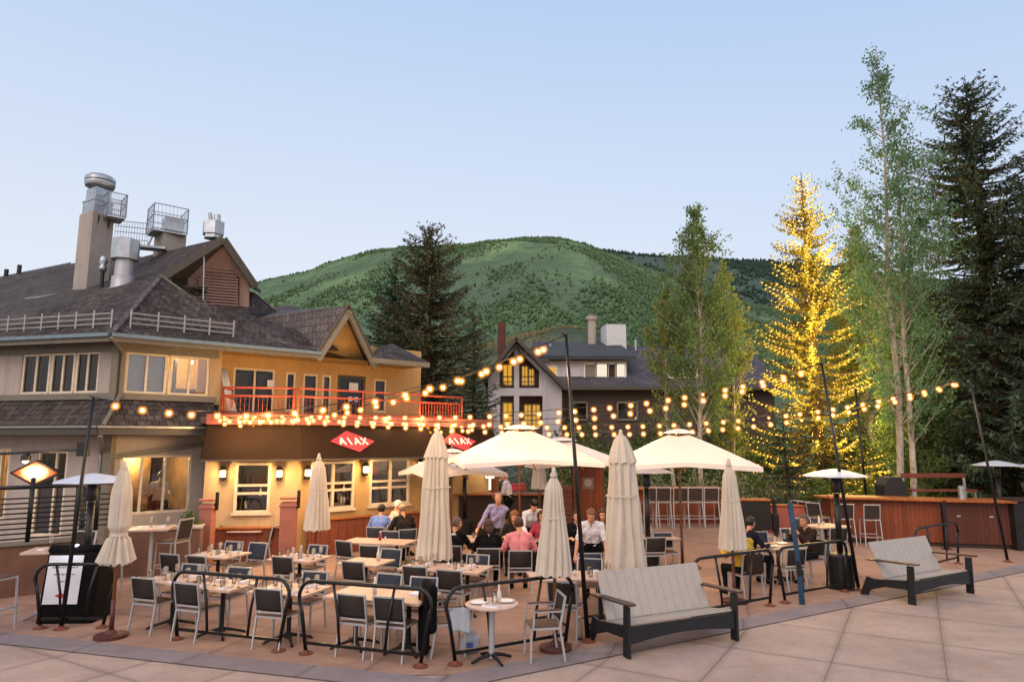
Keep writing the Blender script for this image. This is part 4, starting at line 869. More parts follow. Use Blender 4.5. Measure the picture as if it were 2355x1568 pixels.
wl_at(F0, u1, 515, 2.08, 'lit wall lamp left of the single window'); wl_at(F0, u1, 644, 2.07, 'lit wall lamp right of the single window'); wl_at(F1, u2, 703, 2.08, 'lit wall lamp beside the slim closed parasol', 22); wl_at(F1, u2, 836, 2.12, 'lit wall lamp between the two double windows'); wl_at(F1, u2, 962, 2.2, 'dark wall lamp by the restaurant entrance', 0)
# ---- roof plant
def wb(name, c0, c1, parent, mat): return None
def stack(px0, pxm, px1, pyt, pyb, Y, name, mat, depth):
    """square stack seen corner-on: left face px0..pxm, right face pxm..px1"""
    a = at(px0, pyb, Y+.45); b = at(pxm, pyb, Y); c = at(px1, pyb, Y+.7); d = a + (c-b); zt_ = at(pxm, pyt, Y).z
    pts = [Vector((p.x,p.y,min(a.z,b.z)-.6)) for p in (a,b,c,d)]
    return MB().prism(pts, (0,0,zt_-pts[0].z)).build(name, mat, hs, world=True), [Vector((p.x,p.y,zt_)) for p in (a,b,c,d)]
ch, top = stack(168, 199, 249, 484, 655, 21.5, 'chimney', M['stucco'], 1)
cc = sum(top, Vector())/4; l = hs.location
def sub(mb, name, mat, parent): mb.v = [(x[0]-l.x,x[1]-l.y,x[2]-l.z) for x in mb.v]; return mb.build(name, mat, parent, smooth='auto')
k = lambda f, z: [Vector((cc.x+(p.x-cc.x)*f, cc.y+(p.y-cc.y)*f, z)) for p in top]
zt = top[0].z
sub(MB().prism(k(.88, zt), (0,0,.42)), 'metal_curb', M['galv'], ch); sub(MB().prism(k(.93, zt+.42), (0,0,.05)), 'metal_curb', M['galv'], ch); sub(MB().prism(k(.74, zt+.47), (0,0,.42)), 'fan_base', M['galv'], ch)
sub(MB().lathe([(.22,.86),(.30,.92),(.43,1.0),(.46,1.08),(.46,1.16),(.40,1.18),(.46,1.20),(.46,1.30),(.38,1.38),(.1,1.40)], 26, (cc.x,cc.y,zt)), 'exhaust_fan', M['galv'], ch)
def cage(c, sx, sy, h, rz, name, parent, n=9, r_=.014):
    mb = MB(); Q = Matrix.Rotation(rz,3,'Z'); cs_ = [Vector(c)+Q@Vector((x*sx/2,y*sy/2,0)) for x,y in ((-1,-1),(1,-1),(1,1),(-1,1))]; Z = Vector((0,0,1))
    for a, b in zip(cs_, cs_[1:]+cs_[:1]):
        for z in (.03, h*.55, h): mb.tube([a+Z*z, b+Z*z], r_*1.3, 5)
        for i in range(n+1): q = a.lerp(b, i/n); mb.tube([q, q+Z*h], r_*(1.5 if i in (0,n) else .6), 4)
    mb.prism([p-Z*.05 for p in cs_], (0,0,.05)); return sub(mb, name, M['galv'], parent)
cage((cc.x+.62, cc.y-.1, zt-.12), .55, .75, .78, .75, 'service_cage', ch)
br = MB(); br.tube([(cc.x+.45,cc.y-.05,zt-.2),(cc.x+.30,cc.y,zt-1.2)], .035, 5).tube([(cc.x+.30,cc.y-.38,zt-.1),(cc.x+.12,cc.y-.42,zt-2.3)], .03, 6); sub(br, 'brace', M['blacksteel'], ch)
pv = at(233, 660, 20.6); MB().tube([pv-Vector((0,0,.3)), pv+Vector((0,0,.5))], .06, 8).build('vent_pipe', M['black'], hs, world=True); MB().lathe([(.10,.5),(.12,.62),(.07,.7),(.12,.78),(.10,.95),(.02,1.0)], 10, pv).build('vent_cowl', M['galv'], hs, world=True, smooth=True)
d0 = at(280, 684, 20.5); d1 = at(287, 598, 20.5); duct = MB().lathe([(.52,-.5),(.36,.25),(.33,.30),(.33,.62),(.27,.66),(.25,d1.z-d0.z)], 18, d0).build('duct', M['aluw'], hs, world=True, smooth='auto')
hd_ = MB().lathe([(.40,0),(.40,.62),(.36,.64),(.12,.66)], 8, (d1.x,d1.y,d1.z)); sub(hd_, 'vent_cowl', M['galv'], duct)
s2, top2 = stack(352, 372, 426, 530, 585, 24, 'vent_stack', M['stucco'], 1); c2 = sum(top2, Vector())/4
sub(MB().box((c2.x+.05,c2.y,top2[0].z+.36),(.62,.6,.5), .7), 'fan_box', M['galv'], s2); cage((c2.x-.1,c2.y-.1,top2[0].z), 1.15, 1.0, .95, .7, 'service_cage', s2)
wk0, wk1 = at(262, 563, 23.5), at(338, 570, 23.8); wk = MB()
for z in (.25,.5,.7,.9): wk.tube([wk0+Vector((0,0,z)), wk1+Vector((0,0,z))], .015, 5)
for i in range(13): q = wk0.lerp(wk1, i/12); wk.tube([q, q+Vector((0,0,.9))], .012, 4)
wk.bar(wk0, wk1+ (wk1-wk0)*.6, .5, .08); wk.bar(wk1, at(352,540,24.2), .05, .05); wk.build('catwalk', M['galv'], hs, world=True)
v3 = at(490, 546, 22.2); vv = MB().lathe([(.30,-.05),(.30,.06),(.36,.08),(.36,.52),(.30,.54)], 6, v3).build('vent_cowl', M['galv'], hs, world=True); sub(MB().tube([(v3.x-.1,v3.y,v3.z+.5),(v3.x-.16,v3.y,v3.z+.85)], .07, 8).lathe([(.11,.54),(.11,.78),(.06,.8)], 10, (v3.x+.1,v3.y,v3.z)), 'flue', M['galv'], vv)
MB().tube([at(467,690,20.9), at(470,565,20.9)], .022, 6).build('conduit', M['galv'], hs, world=True)
for px, py in ((44,622),(14,632)): p = at(px,py,30); MB().tube([p-Vector((0,0,.3)), p+Vector((0,0,.25))], .09, 8).build('vent_pipe', M['black'], hs, world=True)
MB().bar(at(60,687,22.0), at(228,665,21.4), .08, .05).bar(at(310,655,20.9), at(362,646,20.4), .08, .05).build('ridge_flashing', M['copper'], hs, world=True)
# ------------------------------------------------------------------ grey chalet behind the terrace
YC = 42.0
cp_ = at(1187, 1015, YC); ct = thing('chalet', 'pale grey stucco chalet with a tall open gable and dormer roof', 'building', (cp_.x, YC, 0))
def cw(mb, name, mat, parent=ct, smooth=False):
    l = ct.location; mb.v = [(x[0]-l.x,x[1]-l.y,x[2]-l.z) for x in mb.v]; return mb.build(name, mat, parent, smooth=smooth)
def c_(px, py, Y=YC): return at(px, py, Y)
zf = lambda py, Y=YC: at(1187, py, Y).z
# front frame around the loggia openings: a gable-shaped wall with four holes, built from pieces
T_ = .35
def piece(pts): cw(MB().prism([c_(*p) for p in pts], (0,T_,0)), 'wall', M['stucco_grey'])
pk, le, re_ = (1187,786), (1123,868), (1292,890)
piece([(1182,800),(1194,800),(1194,1030),(1182,1030)])                        # central pier
piece([(1123,892),(1182,892),(1182,910),(1123,910)]); piece([(1194,892),(1248,892),(1248,910),(1194,910)])
piece([(1248,872),(1292,890),(1292,1030),(1248,1030)]); piece([(1123,870),(1149,842),(1149,892),(1123,892)]); piece([(1123,910),(1150,910),(1150,1030),(1123,1030)])
piece([(1123,870),(1187,786),(1187,800),(1149,842)]); piece([(1187,786),(1292,890),(1248,872),(1241,853),(1187,800)]); piece([(1240,853),(1248,872),(1248,892),(1240,892)])
for a, b in ((pk, (1116,876)), (pk, (1300,899))): cw(MB().bar(c_(*a, YC-.3)+Vector((0,0,.12)), c_(*b, YC-.3)+Vector((0,0,.12)), 1.5, .22), 'barge_board', M['trim_dark'])
pkv, rv, lv_ = c_(1187,782,YC-.5), c_(1300,897,YC-.5), c_(1112,880,YC-.5); bk = Vector((0,11,0))
cw(MB().prism([pkv,rv,rv+bk,pkv+bk], (0,0,.12)), 'roof', M['shingle_grey']); cw(MB().prism([pkv,pkv+bk,lv_+bk,lv_], (0,0,.12)), 'roof', M['shingle_grey'])
# back of the loggias with lit windows
cw(MB().poly([c_(1120,1030,YC+1.6), c_(1296,1030,YC+1.6), c_(1296,880,YC+1.6), c_(1187,790,YC+1.6), c_(1120,870,YC+1.6)]), 'loggia_wall', M['brownwall'])
cw(MB().prism([c_(1149,896,YC+.1),c_(1248,896,YC+.1),c_(1248,892,YC+.1),c_(1149,892,YC+.1)], (0,1.5,0)), 'loggia_floor', M['stucco_grey'])
GLOW = m_flat('lit curtain', '#c08a2e', .9); GLOW2 = m_emit('lit room window', '#ffba3a', .75, False)
for i, (a, b, y0, y1) in enumerate(((1157,1178,838,886),(1200,1214,842,886),(1216,1228,848,886),(1157,1178,926,980),(1206,1222,930,985),(1224,1242,930,985))):
    f = MB(); q = [c_(a,y1,YC+1.5), c_(b,y1,YC+1.5), c_(b,y0,YC+1.5), c_(a,y0,YC+1.5)]
    for s, t in zip(q, q[1:]+q[:1]): f.bar(s, t, .08, .08)
    m = (q[0]+q[1])/2; f.bar(m, (q[2]+q[3])/2, .06, .06); fo_ = cw(f, 'window', M['frame'])
    cw(MB().poly([p+Vector((0,.03,0)) for p in q]), 'pane', GLOW2, fo_)
for y0 in (866, 955): cw(MB().tube([c_(1150,y0,YC+.1), c_(1247,y0,YC+.1)], .04, 6).tube([c_(1150,y0+12,YC+.1), c_(1247,y0+12,YC+.1)], .025, 6), 'loggia_rail', M['trim_dark'])
# wing to the right
YW = 44.0
w0, w1_ = c_(1290,900,YW), c_(1780,900,YW); ze = zf(893,YW)
cw(MB().prism([Vector((w0.x,YW,0)), Vector((w1_.x,YW,0)), Vector((w1_.x,YW,ze)), Vector((w0.x,YW,ze))], (0,8,0)), 'wall', M['redwallpink'] if False else m_planks('plum siding', '#4a3a3e', '#554441', .25, 'Y', .8, .7))
rg = c_(1446,796,YW+6); rz_ = rg.z
cw(MB().prism([Vector((w0.x-.6,YW-.7,ze)), Vector((w1_.x+.5,YW-.7,ze)), Vector((w1_.x+.5,YW+6,rz_)), Vector((w0.x-.6,YW+6,rz_))], (0,0,-.15)), 'roof', M['shingle_grey'])
cw(MB().bar(Vector((w0.x-.6,YW-.75,ze-.05)), Vector((w1_.x+.5,YW-.75,ze-.05)), .1, .2), 'gutter', M['trim_dark'])
# long dormer
yd = YW+.9; d0_, d1_ = c_(1240,872,yd), c_(1442,872,yd); dz0, dz1 = zf(877,yd), zf(829,yd)
cw(MB().prism([Vector((d0_.x,yd,dz0-.3)), Vector((d1_.x,yd,dz0-.3)), Vector((d1_.x,yd,dz1)), Vector((d0_.x,yd,dz1))], (0,5,0)), 'dormer_wall', M['stucco_grey'])
cw(MB().prism([Vector((d0_.x-.3,yd-.6,dz1)), Vector((d1_.x+.5,yd-.6,dz1)), Vector((d1_.x+.1,yd+5,rz_+.1)), Vector((d0_.x-.3,yd+5,rz_+.1))], (0,0,.25)), 'dormer_roof', m_flat('dark flat roof', '#3a3c40', .9, 0, .2, 1))
PALEGLOW = m_emit('bright office window', '#fff3d8', .9)
for a, b, y0, y1, gm in ((1262,1280,842,866,GLOW2),(1344,1370,836,872,M['blind']),(1371,1397,836,872,PALEGLOW),(1398,1416,836,872,M['dkroom']),(1417,1438,836,872,PALEGLOW)):
    q = [c_(a,y1,yd-.06), c_(b,y1,yd-.06), c_(b,y0,yd-.06), c_(a,y0,yd-.06)]; f = MB()
    for s, t in zip(q, q[1:]+q[:1]): f.bar(s, t, .10, .10)
    fo_ = cw(f, 'window', M['white']); cw(MB().poly([p+Vector((0,.025,0)) for p in q]), 'pane', gm, fo_)
q = [c_(1538,868,YW+.6), c_(1602,868,YW+.6), c_(1602,836,YW+.6), c_(1538,836,YW+.6)]; cw(MB().prism(q, (0,3.5,0)), 'dormer_wall', M['stucco_grey']); f = MB()
qq = [p+Vector((0,-.06,0)) for p in q]
for s, t in zip(qq, qq[1:]+qq[:1]): f.bar(s, t, .12, .12)
f.bar((qq[0]+qq[1])/2, (qq[2]+qq[3])/2, .08, .08); fo_ = cw(f, 'window', M['white']); cw(MB().poly([p+Vector((0,.025,0)) for p in qq]), 'pane', M['glassd'], fo_)
cw(MB().prism([c_(1532,838,YW+.2), c_(1608,838,YW+.2), c_(1608,832,YW+.2), c_(1532,832,YW+.2)], (0,4,0)), 'dormer_roof', M['shingle_grey'])
for a, b, y0, y1 in ((1310,1350,925,965),(1420,1465,925,965)):
    q = [c_(a,y1,YW-.06), c_(b,y1,YW-.06), c_(b,y0,YW-.06), c_(a,y0,YW-.06)]; f = MB()
    for s, t in zip(q, q[1:]+q[:1]): f.bar(s, t, .12, .12)
    fo_ = cw(f, 'window', M['trim']); cw(MB().poly([p+Vector((0,.025,0)) for p in q]), 'pane', M['glassd'], fo_)
chm = c_(1154,795,YC+5); cw(MB().box((chm.x,chm.y,(zf(742,YC+5)+zf(830,YC+5))/2), (.46,.5,zf(742,YC+5)-zf(830,YC+5)), .3), 'chimney', m_planks('brick chimney', '#5b352f', '#6c423a', .2, 'Y', .9, .8))
fl0 = c_(1362,800,YW+5); cw(MB().lathe([(.30,-1),(.30,zf(736,YW+5)-fl0.z),(.40,zf(736,YW+5)-fl0.z),(.40,zf(728,YW+5)-fl0.z),(.2,zf(726,YW+5)-fl0.z)], 16, fl0), 'flue', M['stucco'], smooth='auto')
bx = c_(1411,797,YW+5); hb = zf(751,YW+5)-bx.z; cw(MB().box((bx.x,bx.y,bx.z+hb/2-.2), (1.45,1.5,hb+.5), .15), 'rooftop_unit', m_planks('white louvre box', '#c9ccd0', '#d6d8da', .14, 'Y', .5, .8))
for px, py in ((1266,793),(1462,783),(1344,846)): p = c_(px, py+22, YW+4); cw(MB().tube([p, p+Vector((0,0,.75))], .07, 8), 'vent_pipe', M['galv'])
# ------------------------------------------------------------------ built pieces of the terrace
def W(px, Y): return at(px, 1015, Y).x
# booth: sandstone posts and brown bench backs in front of the restaurant
def post(px, Y, w, h, label):
    x = W(px, Y); o = thing('stone_post', label, 'post', (x,Y,gz(x,Y)), .05, 'sandstone posts of the booth')
    MB().box((0,0,h/2-.06),(w,w,h-.12)).build('shaft', M['stonepink'], o, bevel=.015); MB().box((0,0,h-.20),(w+.05,w+.05,.05)).box((0,0,h-.03),(w+.04,w+.04,.06)).build('cap', M['stonepink'], o, bevel=.012)
    MB().box((w/2+.045,.02,h-.06),(.06,.08,.42)).build('bracket', M['iron'], o); return o
post(488, 16.6, .30, 1.56, 'pink sandstone post at the left end of the booth wall'); post(672, 16.9, .34, 1.58, 'pink sandstone post between the single window and the slim closed parasol')
def lowwall(p0, p1, h, th, label, mat, name='booth_back', cap=None, cat='bench back'):
    a, b = Vector(p0), Vector(p1); c = (a+b)/2; d = b-a; o = thing(name, label, cat, (c.x,c.y,0), math.atan2(d.y,d.x)); L = d.length
    MB().box((0,0,h/2-.03),(L,th,h-.06)).build('panel', mat, o, bevel=.01); MB().box((0,0,h-.025),(L+.04,th+.08,.05)).build('top_rail', cap or mat, o, bevel=.01); return o
RB = m_planks('red brown booth boards', '#7c412a', '#8c4c33', .25, 'X', .6)
lowwall((W(500,17.2),17.2), (W(660,17.4),17.4), .82, .12, 'red brown wooden bench back under the single window', RB, cap=M['woodlt'])
a = F1 - Vector((0,0,0)) + n2*.22 + u2*.25; b = F1 + n2*.22 + u2*(l2-.1)
lowwall(a, b, .92, .12, 'long red brown wooden bench back under the two double windows', RB, cap=M['woodlt'])
MB_ = None
pw = lowwall((W(305,15.6),15.55), (W(478,16.0),16.0), 1.02, .55, 'tan stucco planter wall with pale cap below the kitchen window', M['brownwall'], 'planter_wall', M['stucco'], 'planter')
sg = np.random.RandomState(3)
sp_ = shrub('potted_shrub', 'small green plant at the right end of the planter wall', (W(448,16.1),16.15,.95), .25, .2, .35, 5, SH2, 500, .07)
fw0, fw1 = Vector((W(-60,13.0),13.0,0)), Vector((W(240,14.4),14.4,0))
lowwall(fw0, fw1, .98, .3, 'brown rendered low wall under the black railing at the left', M['brownwall'], 'low_wall', M['trim'], 'wall')
rl = thing('railing', 'black steel railing with many thin horizontal bars on the low wall', 'railing', ((fw0+fw1)/2)[:]); d = (fw1-fw0); l = rl.location
def rloc(mb, name, mat): mb.v = [(x[0]-l.x,x[1]-l.y,x[2]-l.z) for x in mb.v]; return mb.build(name, mat, rl, smooth=True)
rt = MB(); rt.tube([fw0+Vector((0,0,2.02)), fw1+Vector((0,0,2.02))], .038, 8); rloc(rt, 'top_rail', M['blacksteel'])
for k in range(9): rloc(MB().tube([fw0+Vector((0,0,1.05+.095*k)), fw1+Vector((0,0,1.05+.095*k))], .017, 6), 'bar', M['blacksteel'])
for s in (.12, .46, .82, .99): p = fw0+d*s; rloc(MB().box((p.x,p.y,1.55),(.07,.07,1.3), .4), 'upright', M['blacksteel'])
# second short run behind
f2 = Vector((W(205,15.2),15.2,0)); f3 = Vector((W(300,15.6),15.6,0))
rl2 = thing('railing', 'short black railing behind the cinched cream parasol', 'railing', f2[:]); l = rl2.location; rl = rl2
rloc(MB().tube([f2+Vector((0,0,2.0)), f3+Vector((0,0,1.98))], .03, 8), 'top_rail', M['blacksteel'])
for k in range(7): rloc(MB().tube([f2+Vector((0,0,1.1+.11*k)), f3+Vector((0,0,1.1+.11*k))], .017, 6), 'bar', M['blacksteel'])
rloc(MB().box((f2.x,f2.y,1.1),(.08,.08,2.0)), 'upright', M['blacksteel'])
# lit diamond sign hung on an arm at the left
sg_c = at(81, 1087, 14.9); sgn = thing('hanging_sign', 'glowing orange red diamond sign hanging from a black arm at the left', 'sign', sg_c[:])
MB().prism([(-.50,0,0),(0,0,-.24),(.50,0,0),(0,0,.24)], (0,.07,0)).build('sign_panel', m_emit('glowing orange sign', '#f0662a', 1.1), sgn)
MB().prism([(-.47,-.012,0),(0,-.012,-.225),(.47,-.012,0),(0,-.012,.225)], (0,.008,0)).build('sign_face', m_signglow('glowing lamp face'), sgn)
MB().bar((-.52,.035,0),(0,.035,.26),.11,.03).bar((0,.035,.26),(.52,.035,0),.11,.03).bar((.52,.035,0),(0,.035,-.26),.11,.03).bar((0,.035,-.26),(-.52,.035,0),.11,.03).build('frame', M['black'], sgn)
MB().tube([(-.9,.04,.40),(.93,.04,.50)], .03, 8).tube([(-.2,.04,.16),(-.2,.04,.42)], .014, 6).tube([(.2,.04,.16),(.2,.04,.45)], .014, 6).box((.95,.06,.50),(.24,.1,.30)).build('arm', M['black'], sgn)
MB().lathe([(.03,.42),(.09,.36),(.10,.26)], 12, (-.15,-.12,0)).build('spot_lamp', M['black'], sgn); MB().ball((-.15,-.12,.26), .06, 10, 6).build('lamp_bulb', M['lampglow'], sgn, smooth=True)
lamp((sg_c.x, sg_c.y-.25, sg_c.z+.1), 10, (1,.55,.22), .08)
# ---- service bar and cabinets at the back
def Wz(px, Y): return (W(px,Y), Y, gz(W(px,Y),Y))
def cab(px0, px1, Y, h, dpt, label, mat, name, cat, rz=0.0, zoff=0.0):
    x0, x1 = W(px0,Y), W(px1,Y); o = thing(name, label, cat, ((x0+x1)/2, Y+dpt/2, gz((x0+x1)/2,Y)), rz); w = x1-x0
    MB().box((0,0,h/2),(w,dpt,h)).build('carcass', mat, o, bevel=.01); return o, w
kb_, w = cab(1098, 1146, 22.4, 2.05, .6, 'orange cedar kiosk panel with a white lamp beside the waiter', M['woodlt'], 'bar_kiosk', 'kiosk')
MB().box((0,-.32,2.0),(w+.12,.12,.10)).box((0,-.32,.98),(w+.06,.10,.05)).build('trim_rail', M['woodrail'], kb_)
lp = thing('table_lamp', 'white T shaped lamp glowing against the orange cedar kiosk', 'lamp', (W(1127,22),22.0,at(1127,1126,22).z)); MB().lathe([(.05,0),(.04,.05),(.04,.36)], 12).build('stem', M['litshade'], lp, smooth=True); MB().lathe([(.13,.36),(.15,.38),(.15,.48),(.10,.50)], 14).build('lamp_shade', M['litshade'], lp, smooth=True); lamp((W(1127,22),21.6,2.0), 12, (1,.75,.45), .1)
sb_, w = cab(1040, 1262, 21.4, 1.02, .55, 'dark service counter with an amber lit top behind the diners', M['shelf'], 'service_counter', 'counter'); MB().box((0,-.05,1.045),(w+.1,.75,.05)).build('counter_top', M['woodlt'], sb_, bevel=.01)
rb = thing('crate', 'red plastic crate on the service counter', 'crate', (W(1192,21.3),21.45,gz(0,21.4)+1.07)); MB().box((0,0,.09),(.42,.3,.18)).build('tub', M['signred'], rb, bevel=.02); MB().box((0,0,.19),(.45,.33,.03)).build('rim', M['signred'], rb)
for k, px in enumerate((1058,1068,1150,1165,1226)):
    o = thing('bottle', 'bottle standing on the service counter', 'bottle', (W(px,21.4),21.5,gz(0,21.4)+1.07), 0, 'bottles on the service counter'); MB().lathe([(.04,0),(.04,.18),(.014,.23),(.014,.30)], 10).build('glass_body', M['amber' if k%2 else 'greenb'], o, smooth=True); MB().lathe([(.016,.30),(.016,.33)], 8).build('cap', M['signwhite'], o)
cb_, w = cab(1316, 1388, 21.2, 1.72, .7, 'tall reddish wood cabinet with a round emblem between two closed parasols', M['wood'], 'wood_cabinet', 'cabinet'); MB().box((0,-.02,1.75),(w+.16,.85,.07)).build('cornice', M['woodrail'], cb_, bevel=.01)
MB().box((-.02,-.365,1.22),(.36,.02,.34)).build('emblem_plate', m_flat('pewter emblem', '#7b6555', .5, .3, .2, 20), cb_); MB().lathe([(.10,0),(.12,.01),(.12,.02)], 18).build('emblem_ring', M['stucco'], cb_).matrix_local = Matrix.Translation((-.02,-.38,1.24)) @ Matrix.Rotation(R(90),4,'X')
sl_, w = cab(1270, 1314, 21.0, 1.15, .4, 'brown slatted service screen left of the tall wood cabinet', M['brownwall'], 'slatted_screen', 'screen')
for k in range(7): MB().bar((-w/2,-.22,.2+.13*k),(w/2,-.22,.2+.13*k),.03,.07).build('slat', M['woodrail'], sl_)
# five-stool counter
fb, w = cab(1440, 1652, 21.5, 1.02, .5, 'cedar drinks counter behind the row of five bar stools', M['wood'], 'drinks_counter', 'counter'); MB().box((0,-.1,1.05),(w+.1,.8,.06)).build('counter_top', M['woodlt'], fb, bevel=.01)
# rose wall and planter box to its right
lowwall((W(1650,21.2),21.2), (W(1842,20.6),20.6), 1.06, .25, 'rose red low wall behind the diners on the right', M['redwallpink'], 'low_wall', M['woodlt'], 'wall')
fp, w = cab(1672, 1764, 20.2, .80, .5, 'black fire table box in front of the rose red wall', M['iron'], 'fire_table', 'fire table'); MB().box((0,0,.83),(w+.06,.56,.05)).build('table_top', M['woodlt'], fp, bevel=.01)
bl = thing('bollard', 'slim black bollard beside the black fire table', 'bollard', (W(1773,19.6),19.6,0)); MB().lathe([(.10,0),(.10,.02),(.055,.04),(.055,1.18),(.075,1.2),(.075,1.30),(.03,1.34)], 12).build('shaft', M['black'], bl, smooth='auto'); MB().box((0,0,.66),(.16,.16,.5)).build('case', M['black'], bl, bevel=.01)
# right-hand cedar bar
def barpart(px0, Y0, px1, Y1, h, label, mat, kick=True, over=.18):
    p0, p1 = Vector((W(px0,Y0),Y0,0)), Vector((W(px1,Y1),Y1,0)); d = p1-p0; c = (p0+p1)/2; L = d.length; rz = math.atan2(d.y,d.x)
    o = thing('cedar_bar', label, 'bar', (c.x,c.y,0), rz, 'cedar bar counters at the right')
    MB().box((0,.30,h/2+.06),(L,.6,h-.12)).build('front', mat, o); MB().box((0,.20,h+.02),(L+.06,.6+over*2,.07)).build('bar_top', M['woodlt'], o, bevel=.015); MB().box((0,.34,.07),(L-.02,.56,.16)).build('plinth', M['shelf'], o); return o
barpart(1880, 21.6, 1915, 20.9, 1.22, 'cedar bar end turning back behind the tall stools', M['wood']); bo = barpart(1900, 20.6, 2150, 19.6, 1.26, 'long cedar bar with two stools drawn up to it', M['wood']); b2_ = barpart(2158, 19.5, 2312, 19.1, 1.26, 'cedar bar right of the black post, with the wooden bench rails above', m_planks('dark cedar', '#4e2416', '#5c2c1b', .11)); 
for o, xs in ((bo, (-.2,)), (b2_, (-.5,.3))):
    for x in xs: MB().box((x,-.02,.86),(.10,.03,.04)).build('bar_hook', M['galv'], o)
bpst = thing('post', 'black steel post between the two cedar bar counters', 'post', (W(2150,19.3),19.2,0)); MB().box((0,0,.62),(.09,.09,1.24)).build('shaft', M['black'], bpst); MB().box((0,0,.01),(.2,.2,.02)).build('foot_plate', M['black'], bpst)
dkp, w = cab(2316, 2420, 18.9, 1.3, .8, 'dark service hatch at the right end of the cedar bar', M['iron'], 'service_hatch', 'cabinet'); MB().box((0,-.02,1.33),(w+.1,.9,.06)).build('hatch_top', M['shelf'], dkp)
gr_ = thing('grill', 'black hooded grill standing behind the cedar bar', 'grill', (W(2052,20.6),20.9,0)); MB().box((0,0,.62),(.62,.6,1.24)).build('cabinet', M['hood'], gr_); MB().prism([(-.33,-.3,1.28),(.33,-.3,1.28),(.33,-.3,1.62),(.18,-.3,1.86),(-.18,-.3,1.86),(-.33,-.3,1.62)], (0,.6,0)).build('hood', M['hood'], gr_, bevel=.03); MB().box((0,-.02,1.26),(.7,.66,.05)).build('shelf', M['galv'], gr_)
wb_ = thing('wooden_bench', 'red wood rail bench on steel legs standing behind the cedar bar', 'bench', (W(2162,21),21.3,0)); LW = W(2237,21)-W(2086,21)
MB().box((0,.2,1.86),(LW,.06,.14)).build('back_rail', M['woodrail'], wb_); MB().box((0,-.15,1.44),(LW,.34,.06)).build('seat', M['woodrail'], wb_)
for x in (-LW/2+.05, LW/2-.05): MB().bar((x,.18,.2),(x,.22,1.92),.05,.05).bar((x,-.25,0),(x,-.25,1.42),.05,.05).bar((x,.2,.2),(x,.2,0),.05,.05).bar((x,-.25,1.38),(x,.2,1.38),.04,.04).build('leg', M['galv'], wb_)
tp = thing('steel_cylinder', 'steel tap cylinder on the cedar bar top', 'beer tap', (W(2206,19.4),19.5,1.31)); MB().lathe([(.09,0),(.09,.34),(.05,.37)], 16).build('body', M['galv'], tp, smooth='auto'); MB().tube([(0,-.09,.25),(0,-.16,.23),(0,-.16,.19)], .014, 6).build('spout', M['galv'], tp)
# ------------------------------------------------------------------ furniture
def mk_chair(sl='sling', arms=False):
    o = thing('dining_chair', 'x', 'chair'); w, t = .46, .022
    for s in (-1, 1):
        x = s*(w/2-t/2)
        MB().bar((x,.20,0),(x,.19,.445),t,t+.006,(0,1,0)).build('leg', M['aluw'], o)
        MB().bar((x,-.27,0),(x,-.20,.44),t,t+.006,(0,1,0)).build('leg', M['aluw'], o)
    f = MB(); ti = w/2-t/2
    for s in (-1, 1): f.bar((s*ti,-.20,.44),(s*ti,-.275,.82),t,t+.006,(0,1,0)); f.bar((s*ti,-.20,.432),(s*ti,.20,.432),t,.026)
    f.bar((-ti-.011,-.277,.83),(ti+.011,-.277,.83),.026,.022); f.bar((-ti,-.212,.50),(ti,-.212,.50),.02,.024); f.bar((-ti,.19,.432),(ti,.19,.432),.022,.026); f.bar((-ti,-.205,.432),(ti,-.205,.432),.022,.026)
    if arms:
        for s in (-1, 1): f.bar((s*(ti+.012),-.24,.65),(s*(ti+.012),.16,.655),.03,.022); f.bar((s*(ti+.012),.17,.43),(s*(ti+.012),.15,.65),.022,.022,(0,1,0))
    f.build('frame', M['aluw'], o)
    b = MB(); k = 6; vs = []
    for i in range(k+1):
        z = .515+(.815-.515)*i/k; y = -.214-.062*i/k - .012*math.sin(math.pi*i/k)
        vs += [(-ti+.008,y,z),(0,y-.012,z),(ti-.008,y,z)]
    b.add(vs, [(3*i+j,3*i+j+1,3*i+j+4,3*i+j+3) for i in range(k) for j in range(2)]); bo = b.build('backrest', M[sl], o, smooth=True); s_ = bo.modifiers.new('thick','SOLIDIFY'); s_.thickness = .01
    MB().box((0,0,.452),(w-.05,.39,.016)).build('seat', M['seatwood'], o, bevel=.004)
    if arms: [MB().box((s*(ti+.012),-.03,.672),(.045,.36,.016)).build('armrest', M['seatwood'], o) for s in (-1,1)]
    return o
def mk_stool():
    o = thing('bar_stool', 'x', 'bar stool'); w, t = .44, .024; ti = w/2-t/2
    for s in (-1, 1):
        MB().bar((s*(ti+.02),.22,0),(s*ti,.19,.75),t,t,(0,1,0)).build('leg', M['aluw'], o); MB().bar((s*(ti+.02),-.26,0),(s*ti,-.19,.75),t,t,(0,1,0)).build('leg', M['aluw'], o)
    f = MB()
    for s in (-1, 1): f.bar((s*ti,-.19,.74),(s*ti,-.26,1.15),t,t,(0,1,0)); f.bar((s*ti,-.19,.74),(s*ti,.19,.74),t,t); f.bar((s*(ti+.014),-.235,.28),(s*(ti+.014),.21,.28),.018,.018)
    f.bar((-ti-.012,-.262,1.16),(ti+.012,-.262,1.16),.024,.024); f.bar((-ti,.19,.74),(ti,.19,.74),t,t); f.bar((-ti,-.195,.74),(ti,-.195,.74),t,t); f.bar((-ti,.205,.32),(ti,.205,.32),.02,.02); f.bar((-ti,-.225,.28),(ti,-.225,.28),.018,.018); f.build('frame', M['aluw'], o)
    MB().bar((0,-.202,.80),(0,-.257,1.14),ti*2-.01,.01,(0,1,0)).build('backrest', M['sling'], o); MB().box((0,0,.762),(w-.05,.38,.02)).build('seat', M['seatwood'], o, bevel=.004); return o
